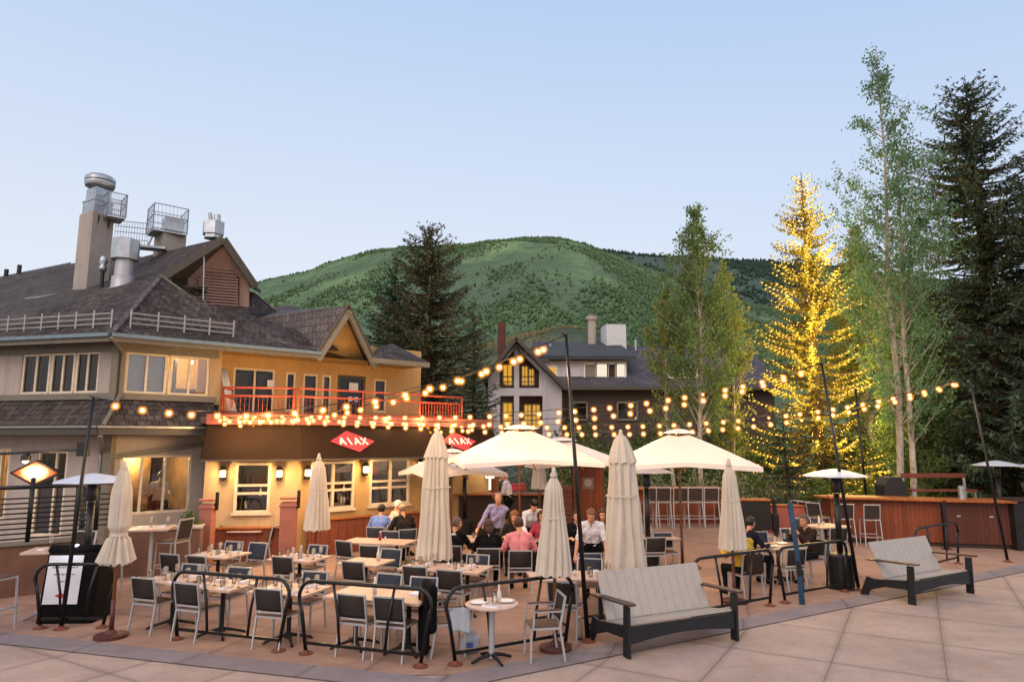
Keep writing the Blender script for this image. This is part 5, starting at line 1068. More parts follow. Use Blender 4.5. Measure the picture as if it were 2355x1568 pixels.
def mk_table(L, Wd, top='tabletop', feet=1, h=.74):
    def f():
        o = thing('dining_table', 'x', 'table'); MB().box((0,0,h-.018),(L,Wd,.036)).build('tabletop', M[top], o, bevel=.006)
        for k in range(feet):
            x = 0 if feet == 1 else (-L*.28 if k == 0 else L*.28)
            b = MB().tube([(x,0,.05),(x,0,h-.05)], .035, 10).box((x,0,h-.045),(.34,.34,.02)); b.build('pedestal', M['iron'], o, smooth='auto'); ft = MB()
            for q in range(4):
                a = R(45+90*q); c, s = math.cos(a), math.sin(a); ft.tube([(x+c*.03,s*.03,.10),(x+c*.18,s*.18,.065),(x+c*.34,s*.34,.022)], [.026,.022,.018], 6)
                ft.lathe([(.024,0),(.024,.02)], 8, (x+c*.34,s*.34,0))
            ft.lathe([(.055,.05),(.05,.12),(.03,.14)], 10, (x,0,0)); ft.build('foot', M['iron'], o, smooth='auto')
        return o
    return f
def mk_round():
    o = thing('round_table', 'x', 'table'); MB().lathe([(.33,.705),(.355,.712),(.36,.725),(.36,.735),(.352,.74)], 36).build('tabletop', M['tabletop2'], o, smooth='auto'); MB().tube([(0,0,.04),(0,0,.71)], .04, 12).build('pedestal', M['aluw'], o, smooth='auto'); ft = MB()
    for q in range(4): a = R(20+90*q); ft.tube([(0,0,.09),(math.cos(a)*.17,math.sin(a)*.17,.06),(math.cos(a)*.30,math.sin(a)*.30,.018)], [.03,.024,.018], 6)
    ft.build('foot', M['iron'], o, smooth='auto'); return o
def mk_high():
    o = thing('bar_table', 'x', 'bar table'); MB().box((0,0,1.03),(.70,.62,.04)).build('tabletop', M['tabletop2'], o, bevel=.006); MB().tube([(0,0,.03),(0,0,1.0)], .035, 10).build('pedestal', M['aluw'], o, smooth='auto'); ft = MB()
    for q in range(4): a = R(45+90*q); ft.tube([(0,0,.08),(math.cos(a)*.2,math.sin(a)*.2,.05),(math.cos(a)*.34,math.sin(a)*.34,.015)], [.024,.02,.016], 6)
    ft.build('foot', M['aluw'], o, smooth='auto'); return o
CH, CHB, CHA, ST = Proto(mk_chair), Proto(lambda: mk_chair('slingblue')), Proto(lambda: mk_chair('sling', True)), Proto(mk_stool)
TB1, TB2, TB3, RT, HT = Proto(mk_table(.82,.72)), Proto(mk_table(1.50,.75,feet=2)), Proto(mk_table(2.2,.95,feet=2)), Proto(mk_round), Proto(mk_high)
TW = Proto(mk_table(.95,.75))
AL = R(-18)     # the front tables run along the kerb
def chair_back(px, py, rz, label, P=CH, group='grey sling dining chairs', z=.83):
    """chair whose back rail is seen centred at (px, py)"""
    rz += R(rnd.uniform(-3,3)); p = on(px, py, z); zz = gz(p.x, p.y)
    if zz > .01: p = on(px, py, z+zz)
    q = p + Matrix.Rotation(rz,3,'Z')@Vector((0,.277,0)); return P.put((q.x, q.y, gz(q.x,q.y)), rz, label, group)
def table_at(px, py, rz, P, label, group='pale wood dining tables', h=.74):
    p = on(px, py, h); zz = gz(p.x, p.y)
    if zz > .01: p = on(px, py, h+zz)
    o = P.put((p.x, p.y, gz(p.x,p.y)), rz, label, group); return o
aw_, us = AL, AL+math.pi
T = {}
T['t1'] = table_at(402, 1329, AL, TB1, 'set table nearest the black menu stand')
T['t2'] = table_at(515, 1343, AL, TB1, 'set table behind the second hoop barrier from the left')
T['t3'] = table_at(668, 1353, AL, TW, 'set table between the second and third hoop barriers')
T['t4'] = table_at(880, 1366, AL, TB2, 'long bare front table behind the third hoop barrier')
T['t5'] = table_at(503, 1273, AL, TW, 'set table in the second row in front of the planter wall')
T['t6'] = table_at(690, 1281, AL, TW, 'set table in the second row below the slim closed parasol')
T['t7'] = table_at(842, 1290, AL, TB1, 'small bare table with one bottle left of the tallest closed parasol')
T['t8'] = table_at(1024, 1303, AL, TB2, 'long set table in front of the tallest closed parasol')
T['t9'] = table_at(872, 1243, R(-14), TB2, 'long bare table with a red bottle behind the chairs left of the tallest closed parasol')
T['t10'] = table_at(1150, 1236, R(4), TB3, 'big cluttered table ringed by diners and waiters')
T['t11'] = table_at(1322, 1322, R(6), TB2, 'long set table under the big closed parasol behind the near bench')
T['t12'] = table_at(571, 1217, R(2), TB1, 'booth table with two white menus under the single window')
T['t13'] = table_at(790, 1199, R(40), TB1, 'booth table under the first double window', h=.74)
T['t14'] = table_at(915, 1190, R(40), TB1, 'booth table by the white haired man')
T['t15'] = table_at(1788, 1253, R(26), TW, 'table of the two diners on the right')
T['t16'] = table_at(1898, 1207, R(20), TW, 'empty table in front of the right hand bar stools')
T['t17'] = table_at(1512, 1199, R(10), TB1, 'small table beside the open parasol pole', h=.74)
T['rt'] = table_at(1131, 1386, R(10), RT, 'round bistro table with dirty plates behind the fourth hoop barrier', 'round tables')
hp = at(125, 1212, 12.0); T['h1'] = HT.put((hp.x,12.0,0), R(15), 'high bar table by the black railing at the left', 'high bar tables', 1.04)
hp = at(352, 1195, 14.6); T['h2'] = HT.put((hp.x,14.6,0), R(10), 'high bar table in front of the planter wall', 'high bar tables', 1.08)
# chairs, backs to us
for px, py, lb in ((328,1329,'front left chair, by the set table nearest the menu stand'), (428,1341,'chair seen through the left half of the second hoop barrier'), (616,1354,'chair seen through the right half of the second hoop barrier'),
    (807,1367,'left of two near chairs at the long bare front table'), (893,1373,'right of two near chairs at the long bare front table'),
    (389,1274,'left near chair at the set table before the planter wall'), (451,1278,'second near chair at the set table before the planter wall'), (649,1280,'near chair at the second row table below the slim parasol'),
    (811,1291,'chair with back to us at the small bare table with one bottle'), (953,1302,'left near chair at the long set table before the tallest parasol'), (1032,1311,'right near chair at the long set table before the tallest parasol'), (1291,1338,'near chair at the long set table behind the near bench')):
    chair_back(px, py, AL, 'grey sling '+lb)
for px, py, rz, lb in ((789,1244,R(-30),'turned chair at the left end of the long table with the red bottle'), (850,1254,R(-14),'near chair at the long table with the red bottle'), (1036,1255,R(-8),'chair of the diner in the black patterned sweater'), (1123,1261,R(2),'chair of the black clad diner with dark hair'), (1197,1266,R(2),'chair of the diner in the pink shirt'), (1832,1262,R(15),'near chair at the table of the two right diners')):
    chair_back(px, py, rz, 'grey sling '+lb)
# chairs facing us over their tables
for px, py, lb in ((446,1297,'chair facing us across the table nearest the menu stand'), (553,1304,'chair facing us across the table behind the second barrier'), (726,1314,'chair facing us across the table between second and third barriers'), (897,1319,'left far chair at the long bare front table'), (976,1327,'right far chair at the long bare front table'),
    (540,1245,'left far chair at the set table before the planter wall'), (595,1248,'right far chair at the set table before the planter wall'), (733,1253,'far chair at the second row table below the slim parasol'), (901,1262,'far chair at the small bare table with one bottle'), (1015,1273,'left far chair at the long set table before the tallest parasol'), (1100,1275,'right far chair at the long set table before the tallest parasol'), (1357,1284,'far chair at the long table under the big parasol')):
    chair_back(px, py, us, 'slate sling '+lb, CHB)
for px, py, rz, lb in ((863,1212,R(-8),'chair of the man in the blue shirt'), (897,1221,R(-12),'empty chair right of the man in the blue shirt'), (938,1217,R(28),'chair of the man in the black shirt'), (1356,1272,R(186),'second far chair behind the big closed parasol'), (1811,1211,R(200),'far chair at the table of the two diners on the right'), (1844,1188,R(190),'chair facing us by the empty table before the bar stools'), (1741,1184,R(185),'chair facing us by the black fire table'), (1703,1185,R(180),'half hidden chair behind the small closed parasol on the right'), (1522,1181,R(185),'chair behind the small table at the open parasol pole')):
    chair_back(px, py, rz, 'slate sling '+lb, CHB)
def chair_at(px, py, rz, label, P=CH, group='grey sling dining chairs'):
    p = on(px, py, 0); return P.put((p.x,p.y,gz(p.x,p.y)), rz, label, group)
q = T['t12'].location
for s, lb in ((-1,'left chair at the booth table with two menus'), (1,'right chair at the booth table with two menus')): CH.put((q.x+s*.43,q.y-.08,0), R(-90 if s < 0 else 90), 'grey sling '+lb, 'grey sling dining chairs')
q = T['t13'].location
for s, lb in ((-1,'left chair at the booth table under the first double window'), (1,'right chair at the booth table under the first double window')): CH.put((q.x+s*.55,q.y-.10+s*.25,0), R(-90 if s < 0 else 80), 'grey sling '+lb, 'grey sling dining chairs')
q = T['t15'].location
CH.put((q.x-.72,q.y-.30,0), R(-64), 'grey sling chair of the man in the dark jacket', 'grey sling dining chairs'); CH.put((q.x+.72,q.y+.15,0), R(112), 'grey sling chair of the man in the brown jacket', 'grey sling dining chairs')
chj = CH.put((on(1672,1345,0).x, 13.4,0), R(20), 'grey sling chair holding a brown jacket', 'grey sling dining chairs')
q = T['rt'].location
CHA.put((q.x+.68,q.y+.12,0), R(100), 'armchair on the right of the round bistro table', 'sling armchairs'); arm1 = CHA.put((on(1030,1502).x,on(1030,1502).y,0), R(-76), 'armchair draped with a black coat left of the round bistro table', 'sling armchairs')
q = T['t17'].location; CH.put((q.x-.25,q.y-.55,q.z), R(8), 'grey sling chair in front of the small table at the open parasol pole', 'grey sling dining chairs')
q = T['t16'].location; CH.put((q.x-.1,q.y-.62,0), R(5), 'grey sling chair in front of the empty table before the bar stools', 'grey sling dining chairs')
# bar stools
for i, px in enumerate((1490,1518,1557,1590,1626)):
    x = W(px,20.4); ST.put((x,20.45,gz(x,20.4)), R(3), ('leftmost of the five silver bar stools at the cedar drinks counter','second of the five silver bar stools at the cedar drinks counter','middle of the five silver bar stools, behind the open parasol pole','fourth of the five silver bar stools at the cedar drinks counter','rightmost of the five silver bar stools, beside the small closed parasol')[i], 'five bar stools at the drinks counter')
for px, Y, rz, lb in ((1928,19.9,R(-8),'left of the two silver stools facing the long cedar bar'), (1987,19.7,R(-10),'right of the two silver stools facing the long cedar bar'), (1838,20.9,R(-62),'silver stool farthest left at the bar end'), (1853,20.6,R(-60),'middle silver stool at the turned bar end'), (1872,20.2,R(-55),'silver stool at the bar end nearest the patio heater')):
    ST.put((W(px,Y),Y,0), rz, lb, 'bar stools at the cedar bar')
ST.put((W(404,14.7),14.9,0), R(80), 'silver stool seen from the side right of the high table before the planter wall', 'bar stools at the left', 1.1); ST.put((W(192,13.0),13.0,0), R(175), 'silver stool facing us behind the left string light pole', 'bar stools at the left', 1.06)
ST.put((W(28,11.1),11.0,0), R(-100), 'silver stool at the left edge of the photo', 'bar stools at the left', 1.08); ST.put((W(268,13.4),13.3,0), R(90), 'silver stool half hidden behind the cinched parasol', 'bar stools at the left', 1.05); 
# ------------------------------------------------------------------ table settings
def mk(parts, name, cat):
    def f():
        o = thing(name, 'x', cat)
        for pn, mb, mt, smt in parts(): mb.build(pn, M[mt], o, smooth=smt)
        return o
    return f
PLATE = Proto(mk(lambda: [('dish', MB().lathe([(.07,.0),(.075,.006),(.128,.018),(.13,.022),(.08,.010),(.01,.008)], 22), 'china', True)], 'plate', 'plate'))
NAP = Proto(mk(lambda: [('cloth', MB().box((0,0,.008),(.10,.22,.016)).box((.004,.01,.021),(.088,.20,.010)), 'napkin', False), ('fork', MB().bar((-.02,-.09,.029),(-.02,.08,.029),.012,.004), 'alu', False), ('knife', MB().bar((.02,-.09,.029),(.02,.09,.029),.012,.004), 'alu', False)], 'napkin_set', 'napkin'))
WINE = Proto(mk(lambda: [('bowl', MB().lathe([(.008,.085),(.034,.10),(.042,.14),(.036,.20)], 14, cap=False), 'goblet', True), ('stem', MB().lathe([(.034,0),(.03,.005),(.005,.012),(.005,.088)], 10), 'goblet', True)], 'wine_glass', 'glass'))
TUMB = Proto(mk(lambda: [('glass_body', MB().lathe([(.03,0),(.036,.12)], 14), 'goblet', True), ('water', MB().lathe([(.027,.006),(.031,.08)], 12), 'goblet', True)], 'tumbler', 'glass'))
SHAK = Proto(mk(lambda: [('body', MB().lathe([(.02,0),(.022,.05),(.016,.075)], 10), 'shaker', True), ('lid', MB().lathe([(.017,.075),(.015,.09),(.004,.095)], 10), 'alu', True)], 'shaker', 'shaker'))
BOT = Proto(mk(lambda: [('body', MB().lathe([(.032,0),(.034,.10),(.014,.14),(.012,.165)], 12), 'ketchup', True), ('cap', MB().lathe([(.014,.165),(.013,.19)], 10), 'signwhite', True)], 'bottle', 'bottle'))
BOTW = Proto(mk(lambda: [('body', MB().lathe([(.03,0),(.032,.13),(.013,.18),(.012,.22)], 12), 'shaker', True), ('cap', MB().lathe([(.014,.22),(.013,.235)], 10), 'signwhite', True)], 'bottle', 'bottle'))
MENU = Proto(mk(lambda: [('sheets', MB().box((0,0,.006),(.22,.30,.012)), 'paper', False), ('fold', MB().box((-.10,0,.014),(.02,.30,.006)), 'paper', False)], 'menu', 'menu'))
def setp(key, P, dx, dy, label, group, rz=0.0, h=.74):
    t = T[key]; q = t.location + Matrix.Rotation(t.rotation_euler.z,3,'Z')@Vector((dx,dy,0)); P.put((q.x,q.y,q.z+h*t.scale[0]), t.rotation_euler.z+rz, label, group)
def cover(key, seats, phrase, glasses=True):
    for dx, dy, s in seats:
        setp(key, NAP, dx, dy, 'rolled white napkin with cutlery on the '+phrase, 'napkins on the '+phrase, R(rnd.uniform(-14,14)) + (0 if s > 0 else math.pi))
        if glasses:
            setp(key, WINE, dx+.15, dy+.10*s, 'clear wine glass on the '+phrase, 'wine glasses on the '+phrase)
            setp(key, TUMB, dx-.14, dy+.09*s, 'clear water tumbler on the '+phrase, 'tumblers on the '+phrase)
    setp(key, SHAK, rnd.uniform(-.05,.05), rnd.uniform(-.04,.04), 'small pepper shaker in the middle of the '+phrase, None)
S2 = ((-.18,-.20,1),(.18,.20,-1)); S4 = ((-.22,-.22,1),(.22,-.22,1),(-.22,.22,-1),(.22,.22,-1)); S4L = ((-.42,-.22,1),(.38,-.22,1),(-.40,.22,-1),(.40,.22,-1))
cover('t1', S4, 'table nearest the menu stand'); cover('t2', S4, 'table behind the second barrier'); cover('t3', S4, 'table between second and third barriers'); cover('t5', S4, 'table before the planter wall'); cover('t6', S4, 'second row table under the slim parasol'); cover('t8', S4L, 'long table before the tallest closed parasol'); cover('t11', S4L, 'long table behind the near bench')
setp('t4', BOTW, -.12, -.02, 'pale bottle on the long bare table behind the third barrier', None); setp('t4', MENU, .50, .18, 'white menu on the long bare table behind the third barrier', None, R(80)); setp('t7', BOTW, .18, .12, 'pale bottle on the small bare table', None)
setp('t9', BOT, -.02, .08, 'red bottle on the long bare table', None); setp('t9', SHAK, .12, .06, 'salt shaker beside the red bottle', None)
setp('t12', MENU, -.2, -.05, 'left white menu on the booth table under the single window', None); setp('t12', MENU, .2, -.05, 'right white menu on the booth table under the single window', None); setp('t13', MENU, .05, .0, 'white menu on the booth table under the first double window', None)
for i, (dx, dy) in enumerate(((-.8,.2),(-.45,-.2),(-.1,.25),(.25,-.1),(.6,.2),(.85,-.15))): setp('t10', PLATE, dx, dy, 'white plate on the big table of diners', 'plates on the big table')
for i, (dx, dy) in enumerate(((-.6,.05),(-.25,.0),(0,-.05),(.05,.1),(.4,.1),(.5,-.2),(.75,.05))): setp('t10', WINE if i%2 else TUMB, dx, dy, 'clear wine glass on the big table of diners' if i%2 else 'water tumbler on the big table of diners', 'wine glasses on the big table' if i%2 else 'tumblers on the big table')
setp('t10', NAP, -.2, -.35, 'crumpled white napkin on the big table of diners', None)
for dx, dy in ((-.25,-.1),(.25,.1)): setp('t15', PLATE, dx, dy, 'white plate on the table of the two right diners', 'plates on the right diners table'); setp('t15', WINE, dx+.16, dy+.08, 'wine glass on the table of the two right diners', 'glasses on the right diners table')
setp('t15', TUMB, .02, .2, 'water tumbler on the table of the two right diners', None); setp('t16', SHAK, .05, .1, 'shaker on the empty table before the bar stools', None); setp('t16', BOTW, -.1, .1, 'pale bottle on the empty table before the bar stools', None); setp('t17', BOTW, -.15, .05, 'pale bottle on the small table at the open parasol pole', None)
for dx, dy in ((-.17,.02),(.20,.05)): setp('rt', PLATE, dx, dy, 'used white plate on the round bistro table', 'plates on the round bistro table')
setp('rt', TUMB, .05, .12, 'water tumbler on the round bistro table', None); setp('rt', SHAK, .04, -.02, 'left shaker on the round bistro table', None); setp('rt', BOTW, .10, .0, 'pale bottle on the round bistro table', None); setp('rt', NAP, -.05, -.22, 'crumpled napkin on the round bistro table', None, R(60))
for k in ('h1', 'h2'):
    ph = 'high table at the black railing' if k == 'h1' else 'high table before the planter wall'
    for dx, dy in ((-.15,0),(.16,.05)): setp(k, NAP, dx, dy, 'rolled white napkin on the '+ph, 'napkins on the '+ph, h=1.05); setp(k, WINE, dx+.08, dy+.14, 'clear wine glass on the '+ph, 'glasses on the '+ph, h=1.05)
# ------------------------------------------------------------------ black hoop barriers
def hoop(fa, fb, label, H=.96, flare=.16):
    a, b = Vector(fa), Vector(fb); c = (a+b)/2; d = b-a; L = d.length; o = thing('hoop_barrier', label, 'barrier', (c.x,c.y,.01), math.atan2(d.y,d.x), 'black hoop barriers along the kerb'); h = L/2; r = .027
    pts = [(-h,0,.02),(-h-flare*.55,0,H*.55),(-h-flare*.9,0,H*.76)]
    for k in range(6): t = k/5*math.pi/2; pts.append((-h-flare*.9+.20*(1-math.cos(t)), 0, H*.76+(H-H*.76)*math.sin(t)))
    pts += [(-x,y,z) for x,y,z in reversed(pts)]
    MB().tube(pts, r, 8).build('hoop', M['blacksteel'], o, smooth=True); MB().bar((-h,0,.14),(h,0,.14),.03,.04).build('bottom_rail', M['blacksteel'], o)
    for s in (-1,1): MB().tube([(s*h*.40,0,.15),(s*(h*.42+.02),0,H*.55),(s*(h*.40+.12),0,H-.02)], .02, 8).build('upright', M['blacksteel'], o, smooth=True); MB().lathe([(.10,0),(.10,.012),(.05,.016),(.03,.05)], 16, (s*h,0,-.005)).build('foot_plate', M['redrust'], o, smooth='auto')
    return o
hoop(on(92,1445), on(236,1443), 'hoop barrier around the black menu stand'); hoop(on(407,1470), on(640,1497), 'second hoop barrier from the left'); hoop(on(703,1503), on(967,1533), 'third hoop barrier from the left, nearest the corner'); hoop(on(1047,1528), on(1300,1483), 'hoop barrier in front of the round bistro table')
hoop(on(1612,1424), on(1771,1393), 'hoop barrier behind the right arm of the near bench'); hoop(on(1806,1386), on(1943,1360), 'hoop barrier in front of the two right diners'); hoop(on(2118,1318), on(2204,1296), 'hoop barrier behind the far bench')
# ------------------------------------------------------------------ plank benches with dark ends
def mk_bench():
    o = thing('lounge_bench', 'x', 'bench'); L = 1.86
    def tilt(y0, z0, y1, z1, n, nm, mat):
        p = MB(); w = L/n
        for i in range(n): x = -L/2+w*(i+.5); p.bar((x,y0,z0),(x,y1,z1),w-.004,.028,(0,0,1))
        return p.build(nm, M[mat], o)
    tilt(-.14,.36,-.40,.98,12,'backrest','benchlt'); tilt(.36,.42,-.16,.34,12,'seat','benchlt')
    ap = []
    for i in range(15): x = -L/2+L*i/14; ap.append((x,.385,.17+.07*math.sin(math.pi*i/14)))
    MB().prism(ap + [(L/2,.385,.40),(-L/2,.385,.40)], (0,.03,0)).build('apron', M['benchdk'], o)
    for s in (-1, 1):
        x = s*(L/2+.022)
        MB().prism([(x-.02,.30,0),(x-.02,.44,0),(x-.02,.45,.66),(x-.02,.33,.66)], (.04,0,0)).build('leg', M['benchdk'], o, bevel=.005)
        MB().prism([(x-.02,-.62,0),(x-.02,-.47,0),(x-.02,-.40,.12),(x-.02,-.1,.22),(x-.02,.30,.24),(x-.02,.30,.40),(x-.02,-.30,.33),(x-.02,-.46,.36)], (.04,0,0)).build('side_frame', M['benchdk'], o, bevel=.005)
        MB().prism([(x-.06,-.44,.655),(x+.06,-.44,.655),(x+.08,.44,.69),(x+.05,.54,.69),(x-.05,.54,.69),(x-.08,.44,.69)], (0,0,.026)).build('armrest', M['benchbr'], o, bevel=.005)
    return o
BN = Proto(mk_bench)
def bench(fl_, fr_, label):
    a, b = on(*fl_), on(*fr_); d = b-a; c = (a+b)/2; n = Vector((d.y,-d.x,0)).normalized(); rz = math.atan2(d.y,d.x)+math.pi; q = c - n*.40; return BN.put((q.x,q.y,0), rz, label, 'plank benches on the plaza', 1.01)
bench((1444,1513),(1694,1472),'large pale plank bench with dark frame nearest us on the plaza'); bench((2103,1390),(2234,1364),'pale plank bench with dark frame farther right on the plaza')
# ------------------------------------------------------------------ heaters
def mk_heater():
    o = thing('patio_heater', 'x', 'patio heater'); MB().lathe([(.36,0),(.36,.03),(.24,.05)], 24).build('base_plate', M['black'], o, smooth='auto'); MB().lathe([(.24,.05),(.24,.62),(.21,.66),(.05,.70)], 24).build('gas_housing', M['black'], o, smooth='auto')
    MB().tube([(0,0,.66),(0,0,1.85)], .06, 12).build('post', M['black'], o, smooth=True); MB().lathe([(.05,1.86),(.085,1.88),(.09,1.92),(.09,2.12),(.07,2.16)], 18).build('burner', M['blacksteel'], o, smooth='auto')
    MB().lathe([(.64,2.19),(.645,2.20),(.55,2.235),(.30,2.30),(.08,2.34),(.02,2.345),(.02,2.335),(.30,2.285),(.55,2.22)], 8, cap=False).build('reflector', M['refl'], o); MB().tube([(.1,0,2.1),(.2,0,2.26)], .008, 5).tube([(-.1,0,2.1),(-.2,0,2.26)], .008, 5).build('stay', M['galv'], o); return o
HP = Proto(mk_heater)
for px, Y, lb in ((222,12.3,'patio heater behind the cinched cream parasol at the left'), (1915,14.3,'black patio heater in front of the right hand bar stools'), (1070,20.4,'patio heater left of the orange cedar kiosk'), (1484,16.0,'patio heater half hidden by the big closed parasol'), (2286,20.6,'patio heater standing by the right end of the cedar bar'), (2392,19.4,'patio heater cut by the right edge of the photo')):
    p = on(px, 1015+EYE*FOC/Y*1.0, 0); x = W(px, Y); HP.put((x,Y,gz(x,Y)), R(10), lb, 'patio heaters')
# ------------------------------------------------------------------ parasols
def closed_par(px, Y, ztop, zbot, rad, label, seed, cinch=None, name='closed_parasol', vent=True, mat='cream'):
    x = W(px, Y); g0 = gz(x, Y); o = thing(name, label, 'parasol', (x,Y,g0), rnd.uniform(0,6), 'closed cream parasols'); rr = np.random.RandomState(seed); n, m = 110, 30; vs = []; L = ztop-zbot
    ph = rr.uniform(0, 6.28, 4)
    def ring(z, r, amp, tw=0.0):
        out = []
        for k in range(n):
            t = 2*math.pi*k/n; u = 6*t+ph[0]+tw+.9*math.sin(2*t+ph[1])+.35*math.sin(z*3+t*3)
            f = 1-amp*1.5*(1-abs(math.cos(u))**.6) + amp*.45*math.sin(3*t+ph[2]) ; f -= amp*.5*(1-abs(math.cos(u*2.0+ph[3]))**.8); f += .03*math.sin(z*5+t*2+ph[1])
            out.append((r*f*math.cos(t), r*f*math.sin(t), z+amp*.10*math.cos(2*u)))
        return out
    for i in range(m+1):
        s = i/m; z = ztop-.05-(L-.05)*s
        r = rad*((.14+.40*min(1, s/.18)**.8+.42*s**1.1) if vent else (.11+.27*min(1, s/.13)**.7+.58*s))
        if cinch:
            r = rad*(.26+.36*min(1, s/.25)**.7+.12*s)
            if s > cinch: r = rad*(.60+(s-cinch)/(1-cinch)*.62)
            if abs(s-cinch) < .05: r = rad*.50
        vs += ring(z, r, (.05+.15*min(1, s/.3)) if not cinch else (.10+.10*s+(.10 if s > cinch else 0)), s*.9)
    MB().add(vs, [(i*n+k,i*n+(k+1)%n,(i+1)*n+(k+1)%n,(i+1)*n+k) for i in range(m) for k in range(n)]).build('canopy', M[mat], o, smooth=True, fix=False)
    if vent:
        vs = []; 
        for i in range(8): s = i/7; vs += ring(ztop-.02-L*.20*s, rad*(.12+.50*s**.75)+.022, .03+.13*s, 1.3)
        MB().add(vs, [(i*n+k,i*n+(k+1)%n,(i+1)*n+(k+1)%n,(i+1)*n+k) for i in range(7) for k in range(n)]).build('vent_flap', M[mat], o, smooth=True, fix=False)
    MB().lathe([(.05,ztop-.06),(.055,ztop-.02),(.03,ztop+.03),(.035,ztop+.06),(.01,ztop+.09)], 12).build('finial', M['cream'], o, smooth=True)
    MB().tube([(0,0,.04),(0,0,ztop-.1)], .026, 10).build('pole', M['woodpole'], o, smooth=True); MB().tube([(0,0,.02),(0,0,.55)], .034, 10).build('pole_sleeve', M['dkred'], o, smooth=True); MB().lathe([(.23,0),(.23,.05),(.10,.07),(.05,.12)], 20).build('base', M['dkred'], o, smooth='auto')
    if not cinch: MB().lathe([(rad*(.72 if vent else .60),0),(rad*(.73 if vent else .61),.03)], 32, (0,0,zbot+L*.55), cap=False).build('tie_strap', M[mat], o, smooth=True)
    else: MB().lathe([(rad*.55,-.02),(rad*.56,.02)], 32, (0,0,ztop-.05-(L-.05)*cinch), cap=False).build('tie_strap', M[mat], o, smooth=True)
    return o
closed_par(1006, 13.0, 3.08, .78, .36, 'tallest closed cream parasol, right of the seated black shirted man', 1); closed_par(1428, 11.9, 3.02, .70, .38, 'big closed cream parasol above the back of the near bench', 2); closed_par(735, 15.5, 2.55, .98, .31, 'slim closed cream parasol in front of the first double window', 3, vent=False); closed_par(1273, 10.15, 2.44, 1.02, .28, 'closed cream parasol between the pink shirted diner and the big closed parasol', 4, vent=False)
closed_par(1673, 13.0, 2.50, .94, .27, 'small closed cream parasol left of the two right diners', 5, vent=False); closed_par(291, 10.75, 2.52, 1.08, .225, 'cinched cream parasol with flared skirt beside the menu stand', 6, cinch=.70, vent=False); closed_par(1240, 20.6, 2.35, 1.10, .26, 'distant closed parasol by the red crate', 7, vent=False, mat='creamwarm')
def open_par(px, Y, zrim, zap, half, rz, label, mat='creamwarm'):
    x = W(px, Y); o = thing('open_parasol', label, 'parasol', (x,Y,gz(x,Y)), rz, 'open cream parasols'); n = 10; vs = []
    P8 = [(-1,-1),(0,-1),(1,-1),(1,0),(1,1),(0,1),(-1,1),(-1,0)]
    def per(k, f):   # point on the square of scale f
        k %= 40; s, t = divmod(k, 10); a = t/10*2-1
        return [(a,-1),(1,a),(-a,1),(-1,-a)][s][0]*half*f, [(a,-1),(1,a),(-a,1),(-1,-a)][s][1]*half*f
    rings = 9
    for i in range(rings+1):
        f = .14+.86*i/rings
        for k in range(40):
            X, Yy = per(k, f); corner = abs((k%10)/10*2-1); sag = .055*(1-corner)*math.sin(math.pi*min(1,f))*half - (.05*(1-corner) if i == rings else 0)
            vs.append((X, Yy, zap-(zap-zrim)*(f**1.12)-sag+(.05*(1-corner) if i == rings else 0)))
    F = [(i*40+k,i*40+(k+1)%40,(i+1)*40+(k+1)%40,(i+1)*40+k) for i in range(rings) for k in range(40)]
    b = len(vs)
    for k in range(40): X, Yy = per(k, 1.0); vs.append((X*1.003, Yy*1.003, vs[rings*40+k][2]-.10))
    F += [(rings*40+k, rings*40+(k+1)%40, b+(k+1)%40, b+k) for k in range(40)]
    MB().add(vs, F).build('canopy', M[mat], o, smooth='auto', fix=False)
    vs = []
    for f, dz in ((.03,.06),(.12,.03),(.24,-.045)):
        for k in range(40): X, Yy = per(k, f); vs.append((X, Yy, zap+dz))
    MB().add(vs, [(i*40+k,i*40+(k+1)%40,(i+1)*40+(k+1)%40,(i+1)*40+k) for i in range(2) for k in range(40)]+[tuple(range(40))]).build('vent_flap', M[mat], o, smooth=True, fix=False)
    MB().lathe([(.03,.05),(.035,.10),(.015,.16)], 10, (0,0,zap)).build('finial', M['woodpole'], o, smooth=True); MB().tube([(0,0,.05),(0,0,zap)], .028, 10).build('pole', M['woodpole'], o, smooth=True); MB().tube([(0,0,.03),(0,0,.70)], .036, 10).build('pole_sleeve', M['dkred'], o, smooth=True); MB().lathe([(.42,0),(.42,.03),(.06,.06)], 24).build('base', M['redrust'], o, smooth='auto')
    for s, t in P8: MB().bar((s*half*.13,t*half*.13,zap-(zap-zrim)*(.13**1.12)-.12),(s*half*.97,t*half*.97,zap-(zap-zrim)-.12),.025,.02).build('rib', M['woodpole'], o)
    for s, t in P8: MB().bar((0,0,zrim-.15),(s*half*.5,t*half*.5,zap-(zap-zrim)*(.5**1.12)-.09),.018,.018).build('strut', M['woodpole'], o)
    return o
open_par(1195, 17.0, 2.40, 3.24, 1.62, R(12), 'left open cream parasol over the big table of diners'); open_par(1560, 16.5, 2.36, 3.14, 1.60, R(-9), 'right open cream parasol on a dark red pole'); open_par(1292, 20.2, 1.86, 2.55, 1.45, R(20), 'open cream parasol half hidden behind the two big ones'); open_par(1040, 19.2, 2.05, 2.65, 1.15, R(28), 'open cream parasol peeking out behind the tallest closed parasol')
